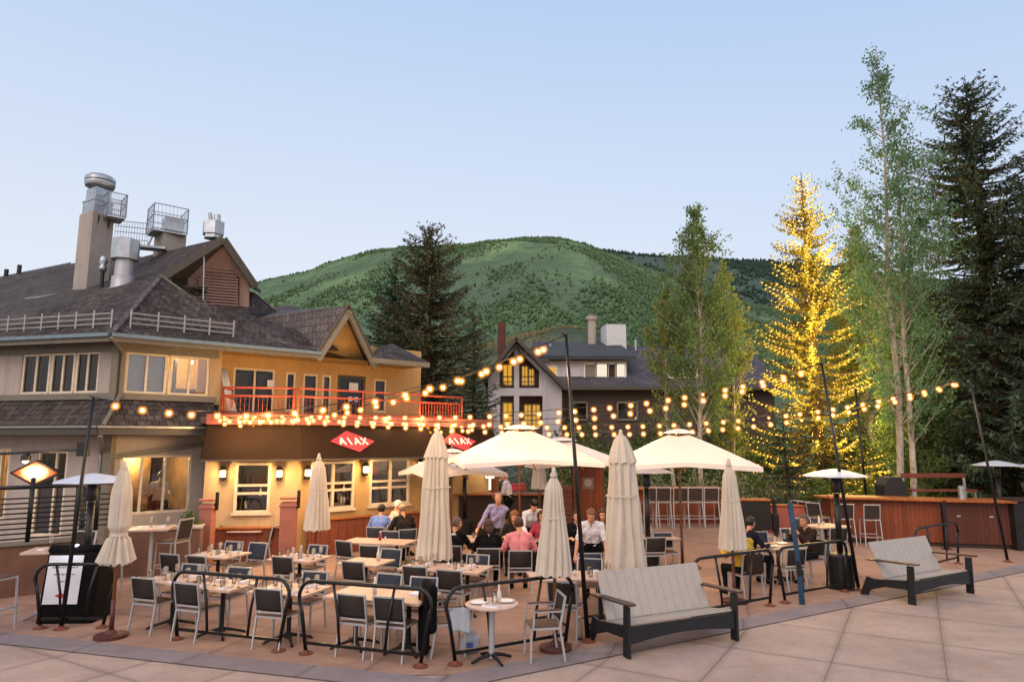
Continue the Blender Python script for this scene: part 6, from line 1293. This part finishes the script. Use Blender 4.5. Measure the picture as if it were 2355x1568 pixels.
# ------------------------------------------------------------------ menu stand, ski, coat and small things
ms = on(172, 1437); st = thing('menu_stand', 'black draped podium with a white menu poster on its front', 'menu stand', (ms.x-.24, ms.y+.42, 0), R(3)); st.scale = (1.05,1,1.06); 
body = [(-.42,-.36,0),(.42,-.36,0),(.42,.36,0),(-.42,.36,0)]; bt = [(-.40,-.22,1.02),(.40,-.22,1.02),(.40,.28,1.02),(-.40,.28,1.02)]
MB().add(body+bt, [(3,2,1,0),(4,5,6,7),(0,1,5,4),(1,2,6,5),(2,3,7,6),(3,0,4,7)]).build('body', M['blackcloth'], st, bevel=.02); MB().tube([(-.42,-.10,1.06),(.46,-.10,1.06)], .07, 12).build('roll_top', M['blackcloth'], st, smooth=True); MB().box((0,.1,1.05),(.9,.5,.05)).build('lid', M['hood'], st, bevel=.01)
f = lambda x, s: Vector((x, -.36+.14*s-.012, 1.02*s)); mp_ = MB().prism([f(-.36,.28),f(.16,.28),f(.16,.97),f(-.36,.97)], (0,-.008,0)).build('menu_poster', M['paper'], st)
tx = MB(); rr = random.Random(2)
for s, x0, x1 in ((.80,-.29,.10),(.70,-.25,.06),(.60,-.19,.01)):
    x = x0
    while x < x1: w_ = rr.uniform(.025,.06); tx.bar(f(x,s)+Vector((0,-.011,0)), f(min(x1,x+w_),s)+Vector((0,-.011,0)), .002, .018); x += w_+.014
tx.build('print', m_flat('grey print', '#7c7e88', .8), mp_); c = f(-.10,.40)+Vector((0,-.012,0)); MB().prism([c+Vector((-.09,0,0)),c+Vector((0,0,-.045)),c+Vector((.09,0,0)),c+Vector((0,0,.045))], (0,-.002,0)).build('diamond_logo', M['signred'], mp_)
ld = thing('led_lamp', 'small white clip lamp glowing on the menu stand', 'lamp', (st.location.x-.02, st.location.y-.12, 1.12)); MB().ball((0,0,.06), .032, 10, 6).build('lamp_head', M['led'], ld, smooth=True); MB().tube([(0,0,0),(0,.02,.06)], .008, 6).build('neck', M['black'], ld); lamp((st.location.x-.02, st.location.y-.35, 1.2), 1.5, (.85,.87,1), .03)
s0, s1 = on(1845,1390), None; sk = thing('ski', 'blue ski planted upright at the kerb in front of the right diners', 'ski', s0[:]); zt_ = at(1812,1155,s0.y).z; xt = at(1816,1155,s0.y).x-s0.x
pts = []; 
for i in range(15): t = i/14; pts.append((xt*t, .0-.05*math.sin(math.pi*t)-(.10*max(0,t-.9)*10)**2*.6, zt_*t))
skm = MB()
for i, (a, b) in enumerate(zip(pts, pts[1:])): skm.bar(a, b, .105-.02*math.sin(math.pi*i/13), .018, (0,1,0))
skm.build('blade', M['ski'], sk); MB().bar(Vector(pts[4])+Vector((0,-.02,0)), Vector(pts[6])+Vector((0,-.02,0)), .06, .03, (0,1,0)).build('binding', M['iron'], sk)
def lump(name, pts, rad, mat, parent, vox=.02, seed=0):
    """soft cloth lump: remeshed balls along a path"""
    mb = MB()
    for p, r in zip(pts, rad): mb.ball(p, r, 12, 8)
    o = mb.build(name+'_raw', mat, None, uv=False); rm = o.modifiers.new('r','REMESH'); rm.mode = 'VOXEL'; rm.voxel_size = vox; s = o.modifiers.new('s','SMOOTH'); s.iterations = 4
    dg = bpy.context.evaluated_depsgraph_get(); me = bpy.data.meshes.new_from_object(o.evaluated_get(dg)); bpy.data.objects.remove(o)
    me.polygons.foreach_set('use_smooth', [True]*len(me.polygons)); n = bpy.data.objects.new(name, me); COL.objects.link(n); n.parent = parent; me.materials.clear(); me.materials.append(mat); return n
ct_ = thing('coat', 'black coat with lighter lining draped over the armchair', 'coat', (arm1.location.x, arm1.location.y, 0), arm1.rotation_euler.z)
lump('cloth', [(x,-.27+.02*math.sin(9*x),z) for x in (-.2,-.1,0,.1,.2) for z in (.42,.52,.62,.72,.82,.88)]+[(x*(1.25-.5*z)+.03*math.sin(17*x+5*z),-.35-.03*math.cos(21*x),z) for x in (-.2,-.13,-.06,.01,.08,.15,.2) for z in (.10+.05,.22,.29,.36,.43,.5,.57,.64,.71,.78)], [(.085,.07,.10)]*30+[(.07,.045,.10)]*70, M['blackcloth'], ct_, .016); MB().box((.02,-.385,.80),(.34,.02,.16)).build('lining', m_fabric('brown lining', '#5a3a26'), ct_)
bg_ = thing('bag', 'white and blue shopping bag on the ground by the armchair with the coat', 'bag', (arm1.location.x+.30, arm1.location.y+.02, .0), .4); lump('sack', [(x*.05,y*.03,.06+z*.06) for x in (-2,-1,0,1,2) for y in (-1,0,1) for z in (0,1,2)]+[(.05,0,.25),(-.04,.01,.24)], [(.05,.045,.055)]*45+[(.05,.04,.05)]*2, m_fabric('white plastic bag', '#a9acb9', .5), bg_, .014); MB().box((-.03,-.085,.13),(.09,.012,.06)).build('print_patch', m_flat('blue print', '#3b5c98', .5), bg_); MB().tube([(-.06,0,.24),(-.04,0,.33),(.04,0,.33),(.06,0,.24)], .006, 6).build('handle', M['signwhite'], bg_)
jk = thing('jacket', 'pale cloth hanging from the armchair arm beside the black coat', 'jacket', (arm1.location.x+.14, arm1.location.y-.20, 0), 0); lump('cloth', [(.05*i,.012*math.sin(i*2.1),.64-.05*j-.012*abs(i)) for i in (-2,-1,0,1,2,3) for j in range(6 )], [(.045,.026,.05)]*36, m_fabric('pale blue cloth', '#b5bcc8'), jk)
jk2 = thing('jacket', 'brown jacket thrown over the chair behind the fifth hoop barrier', 'jacket', (chj.location.x, chj.location.y, 0), chj.rotation_euler.z); lump('cloth', [(x,-.30,z) for x in (-.12,0,.12) for z in (.54,.62,.70,.78)], [(.09,.04,.08)]*12, m_fabric('brown jacket', '#3a2c22'), jk2)
fbq = T['t8'].location; bk_ = thing('flower_pot', 'pot of yellow flowers at the foot of the tallest closed parasol', 'plant pot', (W(957,12.9), 12.9, 0)); MB().lathe([(.16,0),(.22,.30),(.23,.32),(.20,.32)], 18).build('pot', M['iron'], bk_, smooth='auto'); MB().box((0,0,.15),(.001,.001,.001))
rs = np.random.RandomState(4); C = np.abs(rs.normal(0,1,(260,3)))*np.array([.1,.1,.12])*np.sign(rs.normal(0,1,(260,3))) + np.array([0,0,.45]); D = unit(rs.normal(0,1,(260,3))+np.array([0,0,.5])); V, F = quads_from(C, D, unit(np.cross(D, rs.normal(0,1,(260,3)))), np.full(260,.11), np.full(260,.07)); arr_mesh('foliage', V, F, SH2, bk_)
yf = MB(); 
for i in range(14): yf.ball((rs.uniform(-.22,.22), rs.uniform(-.22,.05), rs.uniform(.42,.66)), .032, 7, 5)
yf.build('blossom', m_flat('yellow petals', '#d8a418', .7), bk_, smooth=True)
bt_ = thing('bottle', 'clear water bottle on the ground beside the middle string light pole', 'bottle', on(1332,1470)[:]); MB().lathe([(.045,0),(.045,.20),(.02,.27),(.018,.31)], 14).build('glass_body', M['goblet'], bt_, smooth=True); MB().lathe([(.02,.31),(.02,.33)], 10).build('cap', M['signwhite'], bt_)
# ------------------------------------------------------------------ string lights and their poles
def pole(base, top, label, r=.035):
    b = on(*base); t = at(top[0], top[1], b.y); o = thing('light_pole', label, 'pole', b[:], 0, 'string light poles'); d = t-b
    MB().tube([(0,0,.01), tuple(d*.5), tuple(d)], [r, r*.9, r*.7], 10).build('shaft', M['blacksteel'], o, smooth=True); MB().lathe([(.11,0),(.11,.015),(.05,.03),(.04,.06)], 16).build('foot_plate', M['redrust'], o, smooth='auto'); MB().tube([tuple(d), tuple(d+Vector((-.07,0,.02)))], .012, 6).build('hook', M['blacksteel'], o); return t
p1 = pole((140,1447),(215,913),'string light pole standing in front of the black menu stand'); p2 = pole((1352,1475),(1302,770),'string light pole left of the near bench, standing in front of the tables'); p3 = pole((1975,1357),(1890,836),'string light pole between the patio heater and the far bench'); p4 = pole((2318,1292),(2230,868),'string light pole at the right end of the cedar bar')
x5 = W(1985,22.5); o5 = thing('light_pole', 'thin distant pole behind the cedar bar stools', 'pole', (x5,22.5,0), 0, 'string light poles'); t5 = at(1967,893,22.5); MB().tube([(0,0,0),(t5.x-x5,0,t5.z)], .04, 8).build('shaft', M['blacksteel'], o5, smooth=True); MB().lathe([(.1,0),(.1,.02)], 12).build('foot_plate', M['redrust'], o5)
pa = at(487,958,17.1); pe = at(1108,975,21.6)
BULB = None
def string(a, b, sag, step, label, every=4, watts=9, skip=0, off=Vector((0,0,0))):
    global BULB
    o = thing('string_lights', label, 'string lights', a[:], 0, 'warm bulb strings over the terrace'); L = (b-a).length*1.02; n = max(3, int(L/step)); pt = lambda t: a.lerp(b, t) - Vector((0,0,sag*(4*t*(1-t) if sag < .3 or b is p2 else t**1.6*(1-t)/.177)))
    w = MB(); w.tube([pt(i/48)-a for i in range(49)], .008, 5)
    for i in range(1, n):
        t = (i+.0)/n + rnd.uniform(-.10,.10)/n; p = pt(t); w.tube([p-a+Vector((0,0,.005)), p-a-Vector((0,0,.05))], .014, 6)
        if BULB is None:
            BULB = MB().ball((0,0,0), .034, 10, 7).build('bulb', M['bulb'], o, smooth=True, uv=False); gl = MB().ball((0,0,0), .09, 18, 14).build('halo', M['halo'], BULB, smooth=True, uv=False); q = BULB  # the outer ball is an added shell imitating the bulb's halo
        else: q = dup(BULB, o)
        q.location = p-a-Vector((0,0,.075))
        if rnd.random() < .02: q.scale = (.6,)*3
        if (i+skip) % every == 0: lamp(p+Vector((off.x,off.y,-.2+off.z)), watts*3.9, (1,.58,.22), .10)
    w.build('wire', M['wire'], o, smooth=True, uv=False, fix=False); return o
string(p1, p2, .62, .42, 'bulb string from the menu stand pole to the pole left of the near bench', 4, 9)
string(pa, p2, .48, .44, 'bulb string from the awning corner up to the pole left of the near bench', 4, 9, 1)
string(pa+Vector((0,-.05,.03)), p3, .52, .40, 'upper string of bulbs from the awning corner to the pole beside the patio heater', 4, 10, 2)
string(pa+Vector((.04,-.1,.0)), p3, .70, .40, 'lower string of bulbs from the awning corner to the pole beside the patio heater', 4, 10, 0)
string(pa+Vector((.08,-.12,-.03)), p4, .72, .40, 'upper string of bulbs from the awning corner to the pole at the cedar bar end', 4, 11, 1)
string(pa+Vector((.12,-.16,-.05)), p4, .90, .40, 'lowest string of bulbs from the awning corner to the pole at the cedar bar end', 4, 11, 3)
string(pa+Vector((.0,.1,.02)), pe, .12, .38, 'straight string of bulbs along the top edge of the awning', 3, 11, 0, n2*.35+Vector((0,0,.35)))
string(pa+Vector((-.02,-.02,-.06)), pe+Vector((0,-.05,-.08)), .22, .36, 'slightly slack string of bulbs hugging the top of the awning', 5, 8, 2)
# ------------------------------------------------------------------ people
SK = {'light': m_flat('fair skin', '#c08a6c', .55, 0, .06, 12), 'tan': m_flat('tan skin', '#a56d4e', .55, 0, .06, 12)}
EYE_M = m_flat('dark eye', '#17100d', .3); LIP = m_flat('lips', '#8a4a40', .5)
def cl(name, h): return m_fabric(name, h, .9, 300)
CLOTH = dict(lav=cl('lavender cotton', '#9a95b8'), white=cl('white cotton', '#d6d3d6'), black=cl('black wool', '#121114'), pink=cl('pink cotton', '#d48488'), blue=cl('blue cotton', '#6c86c4'), navy=cl('navy wool', '#1b1b2a'), brown=cl('brown leather', '#33251f'), cream=cl('cream shirt', '#d8c7b4'), dkgrey=cl('dark grey wool', '#26231f'), tan=cl('tan trousers', '#7d5d42'), dark=cl('dark trousers', '#15141a'), rose=cl('rose knit', '#a8404e'), shoe=cl('black leather', '#0c0b0b'), apron=cl('black apron', '#0d0d10'))
HAIR = dict(white=m_flat('white hair', '#cfc8c0', .8, 0, .2, 40), grey=m_flat('grey brown hair', '#5a4c42', .8, 0, .25, 40), brown=m_flat('brown hair', '#3d241a', .7, 0, .3, 40), black=m_flat('black hair', '#120d0c', .6, 0, .3, 40), ginger=m_flat('light brown hair', '#6f4526', .7, 0, .3, 40), bald=m_flat('thin grey hair', '#7a6252', .8, 0, .2, 40))
def ik(a, c, l1, l2, pole_):
    """middle joint of a two-bone limb from a to c, bent towards pole_"""
    d = c-a; L = min(d.length, (l1+l2)*.995); dn = d.normalized(); c = a+dn*L; x = (l1*l1-l2*l2+L*L)/(2*L); h = math.sqrt(max(0, l1*l1-x*x)); p = (pole_-dn*pole_.dot(dn)).normalized(); return a+dn*x+p*h, c
def person(label, loc, rz, seated=True, lean=6, side=0, yaw=0, nod=8, lh=None, rh=None, shirt='black', sleeve=1.0, legs='dark', hair='brown', hairlen=0, skin='light', scale=1.0, pel=None, apron=None, feet=None, cap=None, collar=None):
    root = thing('person', label, 'person', loc, rz); root.scale = (scale,)*3
    pz = pel if pel else (.54 if seated else .93); P = Vector((0,0,pz)); X = Vector((1,0,0)); Z = Vector((0,0,1)); Yv = Vector((0,1,0))
    sd = Matrix.Rotation(R(side),3,'Y')@Matrix.Rotation(R(-lean),3,'X')@Z; rx = (Matrix.Rotation(R(side),3,'Y')@X); fy = rx.cross(sd)*-1.0; fy = sd.cross(rx)
    S = []   # tag, a, b, ra, rb
    add = lambda t, a, b, ra, rb: S.append((t, Vector(a), Vector(b), ra, rb))
    waist = P+sd*.20; chest = P+sd*.36; nb = P+sd*.52
    for k in (-1, 1):
        add('torso', P+rx*(.06*k), waist+rx*(.055*k), .125, .105); add('torso', waist+rx*(.055*k), chest+rx*(.075*k), .105, .118); add('torso', chest+rx*(.075*k), nb+rx*(.06*k)-sd*.05, .118, .075)
    sh = {}
    for k in (-1, 1): sh[k] = nb-sd*.055+rx*(.185*k); add('torso', nb-sd*.02+rx*(.04*k), sh[k], .062, .062)
    hz = (sd*.35+Z*.65).normalized(); neck = nb+hz*.085+fy*.012; add('neck', nb-sd*.02, neck, .056, .052)
    Q = Matrix.Rotation(R(yaw),3,'Z')@Matrix.Rotation(R(-nod),3,'X'); hr, hf, hu = Q@X, Q@Yv, Q@Z; H = neck+hu*.095+hf*.025
    # arms
    tgt = {-1: lh or (-.20,.34,pz+.24), 1: rh or (.20,.34,pz+.24)}; hands = {}
    for k in (-1, 1):
        el, wr = ik(sh[k], Vector(tgt[k]), .29, .26, Vector((.55*k,-.35,-.8))); add('upper', sh[k], el, .056, .044); add('fore', el, wr, .043, .030)
        d = (wr-el).normalized(); pu = Vector((-.3*k,-.1,-1)); pu = (pu-d*pu.dot(d)).normalized(); ax = d.cross(pu)
        add('hand', wr, wr+d*.085, .030, .036)
        for j, (o_, ln) in enumerate(((-.030,.066),(-.010,.076),(.010,.072),(.030,.056))):
            a = wr+d*.085+ax*o_; b = a+d*ln*.55+pu*.012; add('hand', a, b, .0115, .0105); add('hand', b, b+d*ln*.35+pu*.03, .0105, .009)
        s_ = 1 if ax.dot(X)*k < 0 else -1
        t0 = wr+d*.03+ax*(.030*s_); add('hand', t0, t0+d*.04+ax*(.028*s_)+pu*.01, .013, .012); add('hand', t0+d*.04+ax*(.028*s_)+pu*.01, t0+d*.07+ax*(.026*s_)+pu*.02, .012, .010)
    # legs
    for k in (-1, 1):
        hip = P+rx*(.095*k)-Vector((0,0,.03)); ft = Vector(feet[0 if k < 0 else 1]) if feet else (Vector((.13*k,.42,.09)) if seated else Vector((.10*k,.02*k,.09)))
        kn, an = ik(hip, ft, .44, .42, Vector((.15*k,1,.35))); add('leg', hip, kn, .088, .060); add('leg', kn, an, .060, .040)
        add('foot', an+Vector((0,-.03,-.035)), an+Vector((.02*k,.15,-.055)), .042, .032)
    mb = MB(); tags = []
    for t, a, b, ra, rb in S:
        n = 10 if ra > .02 else 6; mb.tube([a, a.lerp(b,.5), b], [ra, (ra+rb)/2, rb], n); mb.ball(a, ra, n, 6); mb.ball(b, rb, n, 6)
    def hb(c, r): # head ellipsoid pieces in head axes
        m2 = MB().ball((0,0,0), r, 16, 12); base = H+hr*c[0]+hf*c[1]+hu*c[2]; mb.add([base+hr*v[0]+hf*v[1]+hu*v[2] for v in m2.v], m2.f)
    hb((0,-.01,.03), (.076,.094,.092)); hb((0,.028,-.04), (.058,.068,.075)); hb((0,.055,-.095), (.030,.030,.026)); hb((0,.10,-.018), (.012,.022,.016)); hb((0,.092,.004), (.009,.014,.028)); hb((0,.082,.030), (.05,.02,.012)); hb((0,.088,-.058), (.026,.014,.008))
    for k in (-1,1): hb((.076*k,-.008,-.008), (.010,.022,.034)); hb((.042*k,.058,-.03), (.024,.026,.024))
    raw = mb.build('raw', SK[skin], None, uv=False); rm = raw.modifiers.new('r','REMESH'); rm.mode = 'VOXEL'; rm.voxel_size = .0105; s = raw.modifiers.new('s','SMOOTH'); s.iterations = 3; s.factor = .5
    dg = bpy.context.evaluated_depsgraph_get(); me = bpy.data.meshes.new_from_object(raw.evaluated_get(dg)); me.name = 'body'; bpy.data.objects.remove(raw)
    me.polygons.foreach_set('use_smooth', [True]*len(me.polygons)); me.materials.clear(); me.materials.append(SK[skin]); body = bpy.data.objects.new('body', me); COL.objects.link(body); body.parent = root
    n = len(me.vertices); co = np.empty(n*3, np.float32); me.vertices.foreach_get('co', co); co = co.reshape(-1,3); nv = np.empty(n*3, np.float32); me.vertices.foreach_get('normal', nv); nv = nv.reshape(-1,3)
    nf = len(me.polygons); lt = np.empty(nf*4, np.int32)
    try: me.loops.foreach_get('vertex_index', lt); fq = lt.reshape(-1,4)
    except Exception:
        fq = np.array([list(p.vertices)[:4] if len(p.vertices) >= 4 else list(p.vertices)+[p.vertices[0]] for p in me.polygons], np.int32)
    best = np.full(n, 9.); lab = np.zeros(n, int); names = []; par = np.zeros(n)
    for t, a, b, ra, rb in S:
        if t not in names: names.append(t)
        a_, b_ = np.array(a), np.array(b); ab = b_-a_; tt = np.clip(((co-a_)@ab)/max(ab@ab,1e-9), 0, 1); d = np.linalg.norm(co-a_-tt[:,None]*ab, axis=1)-(ra+(rb-ra)*tt); m = d < best; best[m] = d[m]; lab[m] = names.index(t); par[m] = tt[m]
    hl = (co-np.array(H))@np.array([hr,hf,hu]).T; isH = (np.linalg.norm(hl/np.array([.10,.125,.15]), axis=1) < 1.05) & (hl[:,2] > -.125)
    L = np.array(names)[lab]; L = np.where(isH, 'head', L)
    def shell(name, mask, off, mat, rough=0.0, seed=0):
        keep = mask[fq].all(1)
        if keep.sum() < 6: return None
        f = fq[keep]; u, inv = np.unique(f, return_inverse=True); rs_ = np.random.RandomState(seed); q = co[u]
        w = np.sin(q[:,0]*31+q[:,2]*23)*np.cos(q[:,1]*27-q[:,2]*17+seed); w = w + .7*np.sin(q[:,0]*70+q[:,2]*40+2*np.sin(q[:,1]*50))*np.cos(q[:,2]*55+seed); V = q+nv[u]*(off+rough*w)[:,None]
        o = arr_mesh(name, V, inv.reshape(-1,4), mat, root, 4, True); sd_ = o.modifiers.new('thick','SOLIDIFY'); sd_.thickness = off*.6; sd_.offset = -1; return o
    m = (L == 'torso') | ((L == 'upper') & (par < (1.0 if sleeve >= .5 else .75))) | ((L == 'fore') & (par < (.92 if sleeve >= 1 else (.05 if sleeve >= .5 else -1))))
    m &= ~((L == 'torso') & (((co-np.array(P))@np.array(sd)) < .02)); shell('shirt', m, .011, CLOTH[shirt], .007, 1)
    shell('trousers', (L == 'leg') | ((L == 'torso') & (((co-np.array(P))@np.array(sd)) < .045)), .009, CLOTH[legs], .004, 2); shell('shoes', (L == 'foot'), .007, CLOTH['shoe'])
    if apron: shell('apron', ((L == 'leg') & (co[:,2] > (.42 if not seated else .3)) | ((L == 'torso') & (((co-np.array(P))@np.array(sd)) < .16))), .022, CLOTH[apron], .005, 3)
    bald = hair == 'bald'
    hm = (L == 'head') & ((hl[:,2] > (.062 if not bald else .2)) & (hl[:,1] < .075) | ((hl[:,1] < .0) & (hl[:,2] > (-.05 if not bald else -.03)) & (hl[:,2] < (.3 if not bald else .055))) | ((hl[:,1] < .03) & (np.abs(hl[:,0]) > .062) & (hl[:,2] > .01) & (hl[:,2] < (.3 if not bald else .05))))
    if hairlen: hm |= ((L == 'head') | (L == 'neck')) & (hl[:,1] < .02) & (hl[:,2] > -.12)
    shell('hair', hm, .016 if not hairlen else .030, HAIR[hair], .005, 4)
    if hairlen:
        h2 = MB().ball((0,0,0), (.088,.06,.12), 14, 10); b_ = H-hf*.055-hu*.06; MB().add([b_+hr*v[0]+hf*v[1]+hu*v[2] for v in h2.v], h2.f).build('hair_length', HAIR[hair], root, smooth=True, uv=False)
    fc = MB()
    for k in (-1,1): c = H+hr*(.031*k)+hf*.079+hu*.010; h2 = MB().ball((0,0,0), (.012,.008,.007), 8, 6); eo = MB().add([c+hr*v[0]+hf*v[1]+hu*v[2] for v in h2.v], h2.f).build('eye', EYE_M, root, smooth=True, uv=False)
    h2 = MB().ball((0,0,0), (.024,.007,.006), 8, 6); c = H+hf*.097+hu*(-.060); MB().add([c+hr*v[0]+hf*v[1]+hu*v[2] for v in h2.v], h2.f).build('mouth', LIP, root, smooth=True, uv=False)
    if cap: h2 = MB().ball((0,0,0), (.094,.108,.07), 16, 10); b_ = H+hu*.055-hf*.01; MB().add([b_+hr*v[0]+hf*v[1]+hu*max(v[2],-.01) for v in h2.v], h2.f).build('cap', CLOTH[cap], root, smooth=True, uv=False)
    if collar:
        c = nb-sd*.045-fy*.10; pc = MB().ball(c, (.06,.02,.03), 10, 6); pc.build('scarf_pattern', m_flat('patterned knit', '#b9aeb0', .9, 0, .5, 60), root, smooth=True)
    return root
def sit_at(o, dy=0.0): return (o.location.x, o.location.y, o.location.z)
def find(lbl):
    for o in COL.objects:
        if o.get('label', '').endswith(lbl): return o
def sit(lbl, label, **k):
    c = find(lbl); rz = c.rotation_euler.z; q = c.location + Matrix.Rotation(rz,3,'Z')@Vector((0,-.03,0)); return person(label, q[:], rz, True, **k)
TBL = (-.22,.40,.80), (.22,.40,.80)
sit('chair of the diner in the black patterned sweater', 'seated grey haired diner in a black sweater with a pale pattern, turned to the right', yaw=-62, lean=10, lh=TBL[0], rh=TBL[1], shirt='black', hair='grey', collar=True)
sit('chair of the black clad diner with dark hair', 'seated dark haired diner dressed all in black with back to us', yaw=10, lean=14, nod=24, lh=TBL[0], rh=TBL[1], shirt='black', hair='brown', hairlen=1)
sit('chair of the diner in the pink shirt', 'seated brown haired diner in a pink shirt with back to us', yaw=12, lean=12, nod=14, lh=TBL[0], rh=TBL[1], shirt='pink', legs='tan', hair='brown', hairlen=0, scale=1.05)
sit('chair of the man in the blue shirt', 'seated dark haired man in a blue shirt leaning on the table by the wall', lean=16, yaw=-20, lh=TBL[0], rh=TBL[1], shirt='blue', hair='black')
sit('chair of the man in the dark jacket', 'man in a dark navy jacket seated at the right, looking right', lean=8, yaw=-6, lh=TBL[0], rh=TBL[1], shirt='navy', hair='black')
sit('chair of the man in the brown jacket', 'man in a brown jacket seated at the right, facing left', lean=8, yaw=8, lh=(-.1,.40,1.0), rh=(.15,.36,.98), shirt='brown', legs='dark', hair='grey')
CLOTH['yellow'] = cl('yellow cotton', '#c9a640')
sit('grey sling chair holding a brown jacket', 'seated diner in a yellow top mostly hidden behind the small closed parasol', lean=10, lh=TBL[0], rh=TBL[1], shirt='yellow', hair='ginger', hairlen=1)
def pxy(px, Y): return (W(px,Y), Y, gz(W(px,Y),Y))
person('standing man in a lavender shirt leaning with one arm on the big table', pxy(1143,16.5), R(172), False, lean=20, side=-8, yaw=6, nod=22, lh=(.42,.30,.84), rh=(.10,.48,.84) if False else (.46,.28,.80), shirt='lav', legs='dkgrey', hair='bald')
person('waiter in a white shirt and dark cap bending over the big table', pxy(1222,16.2), R(192), False, lean=38, side=6, yaw=0, nod=34, lh=(-.12,.62,.86), rh=(.24,.56,.84), shirt='white', legs='dark', hair='black', cap='black', apron='apron')
person('waiter in a short sleeved white shirt and black apron stooping behind the near bench', pxy(1358,13.5), R(170), False, lean=24, nod=30, yaw=4, lh=(-.30,.34,.74), rh=(.30,.34,.76), shirt='white', sleeve=.5, legs='dark', hair='ginger', apron='apron', scale=1.0, pel=.90)
person('waiter in a white shirt standing side on at the service counter', pxy(1170,19.9), R(78), False, lean=8, nod=26, yaw=8, lh=(-.12,.36,1.10), rh=(.14,.38,1.06), shirt='white', legs='tan', hair='brown', apron='apron')
person('white haired man in a cream shirt seated by the restaurant wall', pxy(902,18.1), R(-70), True, lean=14, yaw=-25, nod=14, lh=TBL[0], rh=TBL[1], shirt='cream', hair='white', scale=1.04)
sit('chair of the man in the black shirt', 'short haired man in a black shirt seated by the restaurant wall facing left', yaw=38, lean=10, nod=8, lh=TBL[0], rh=TBL[1], shirt='dkgrey', hair='bald', scale=1.04)
person('diner with light brown hair across the big table behind the pink shirt', pxy(1184,16.0), R(176), True, lean=10, nod=14, lh=TBL[0], rh=TBL[1], shirt='dkgrey', hair='ginger', hairlen=1)
person('diner in a rose top facing us beside the closed parasol', pxy(1247,15.9), R(170), True, lean=6, nod=6, lh=TBL[0], rh=TBL[1], shirt='rose', hair='brown', hairlen=1, skin='tan')
person('dark haired diner facing us left of the stooping white shirted waiter', pxy(1322,15.9), R(184), True, lean=6, nod=6, shirt='black', hair='black')
person('dark haired diner facing us right of the stooping white shirted waiter', pxy(1382,16.1), R(176), True, lean=4, nod=4, shirt='black', hair='brown', hairlen=1)
CH.put((pxy(1322,15.95)), R(184), 'grey sling chair under the diner left of the stooping waiter', 'grey sling dining chairs'); CH.put((pxy(1382,16.15)), R(176), 'grey sling chair under the diner right of the stooping waiter', 'grey sling dining chairs'); CH.put((pxy(1184,16.05)), R(176), 'grey sling chair under the far diner with light brown hair', 'grey sling dining chairs'); CH.put((pxy(1247,15.95)), R(170), 'grey sling chair under the diner in the rose top', 'grey sling dining chairs'); CH.put((pxy(902,18.05)), R(-70), 'grey sling chair under the white haired man', 'grey sling dining chairs')
# the guest seated inside, seen through the kitchen window
gp_ = C0 + uR*((gr[0][0]+gr[0][1])/2+.35) - nR_*.9
person('guest in a pale shirt seated inside behind the kitchen window glass', (gp_.x, gp_.y, .75), R(25), True, lean=12, shirt='cream', hair='black', nod=10)
for o in list(COL.objects):
    if o.get('label') == 'x' or len(o.get('label','').split()) > 16: print('BADLABEL', o.name, o['label'])
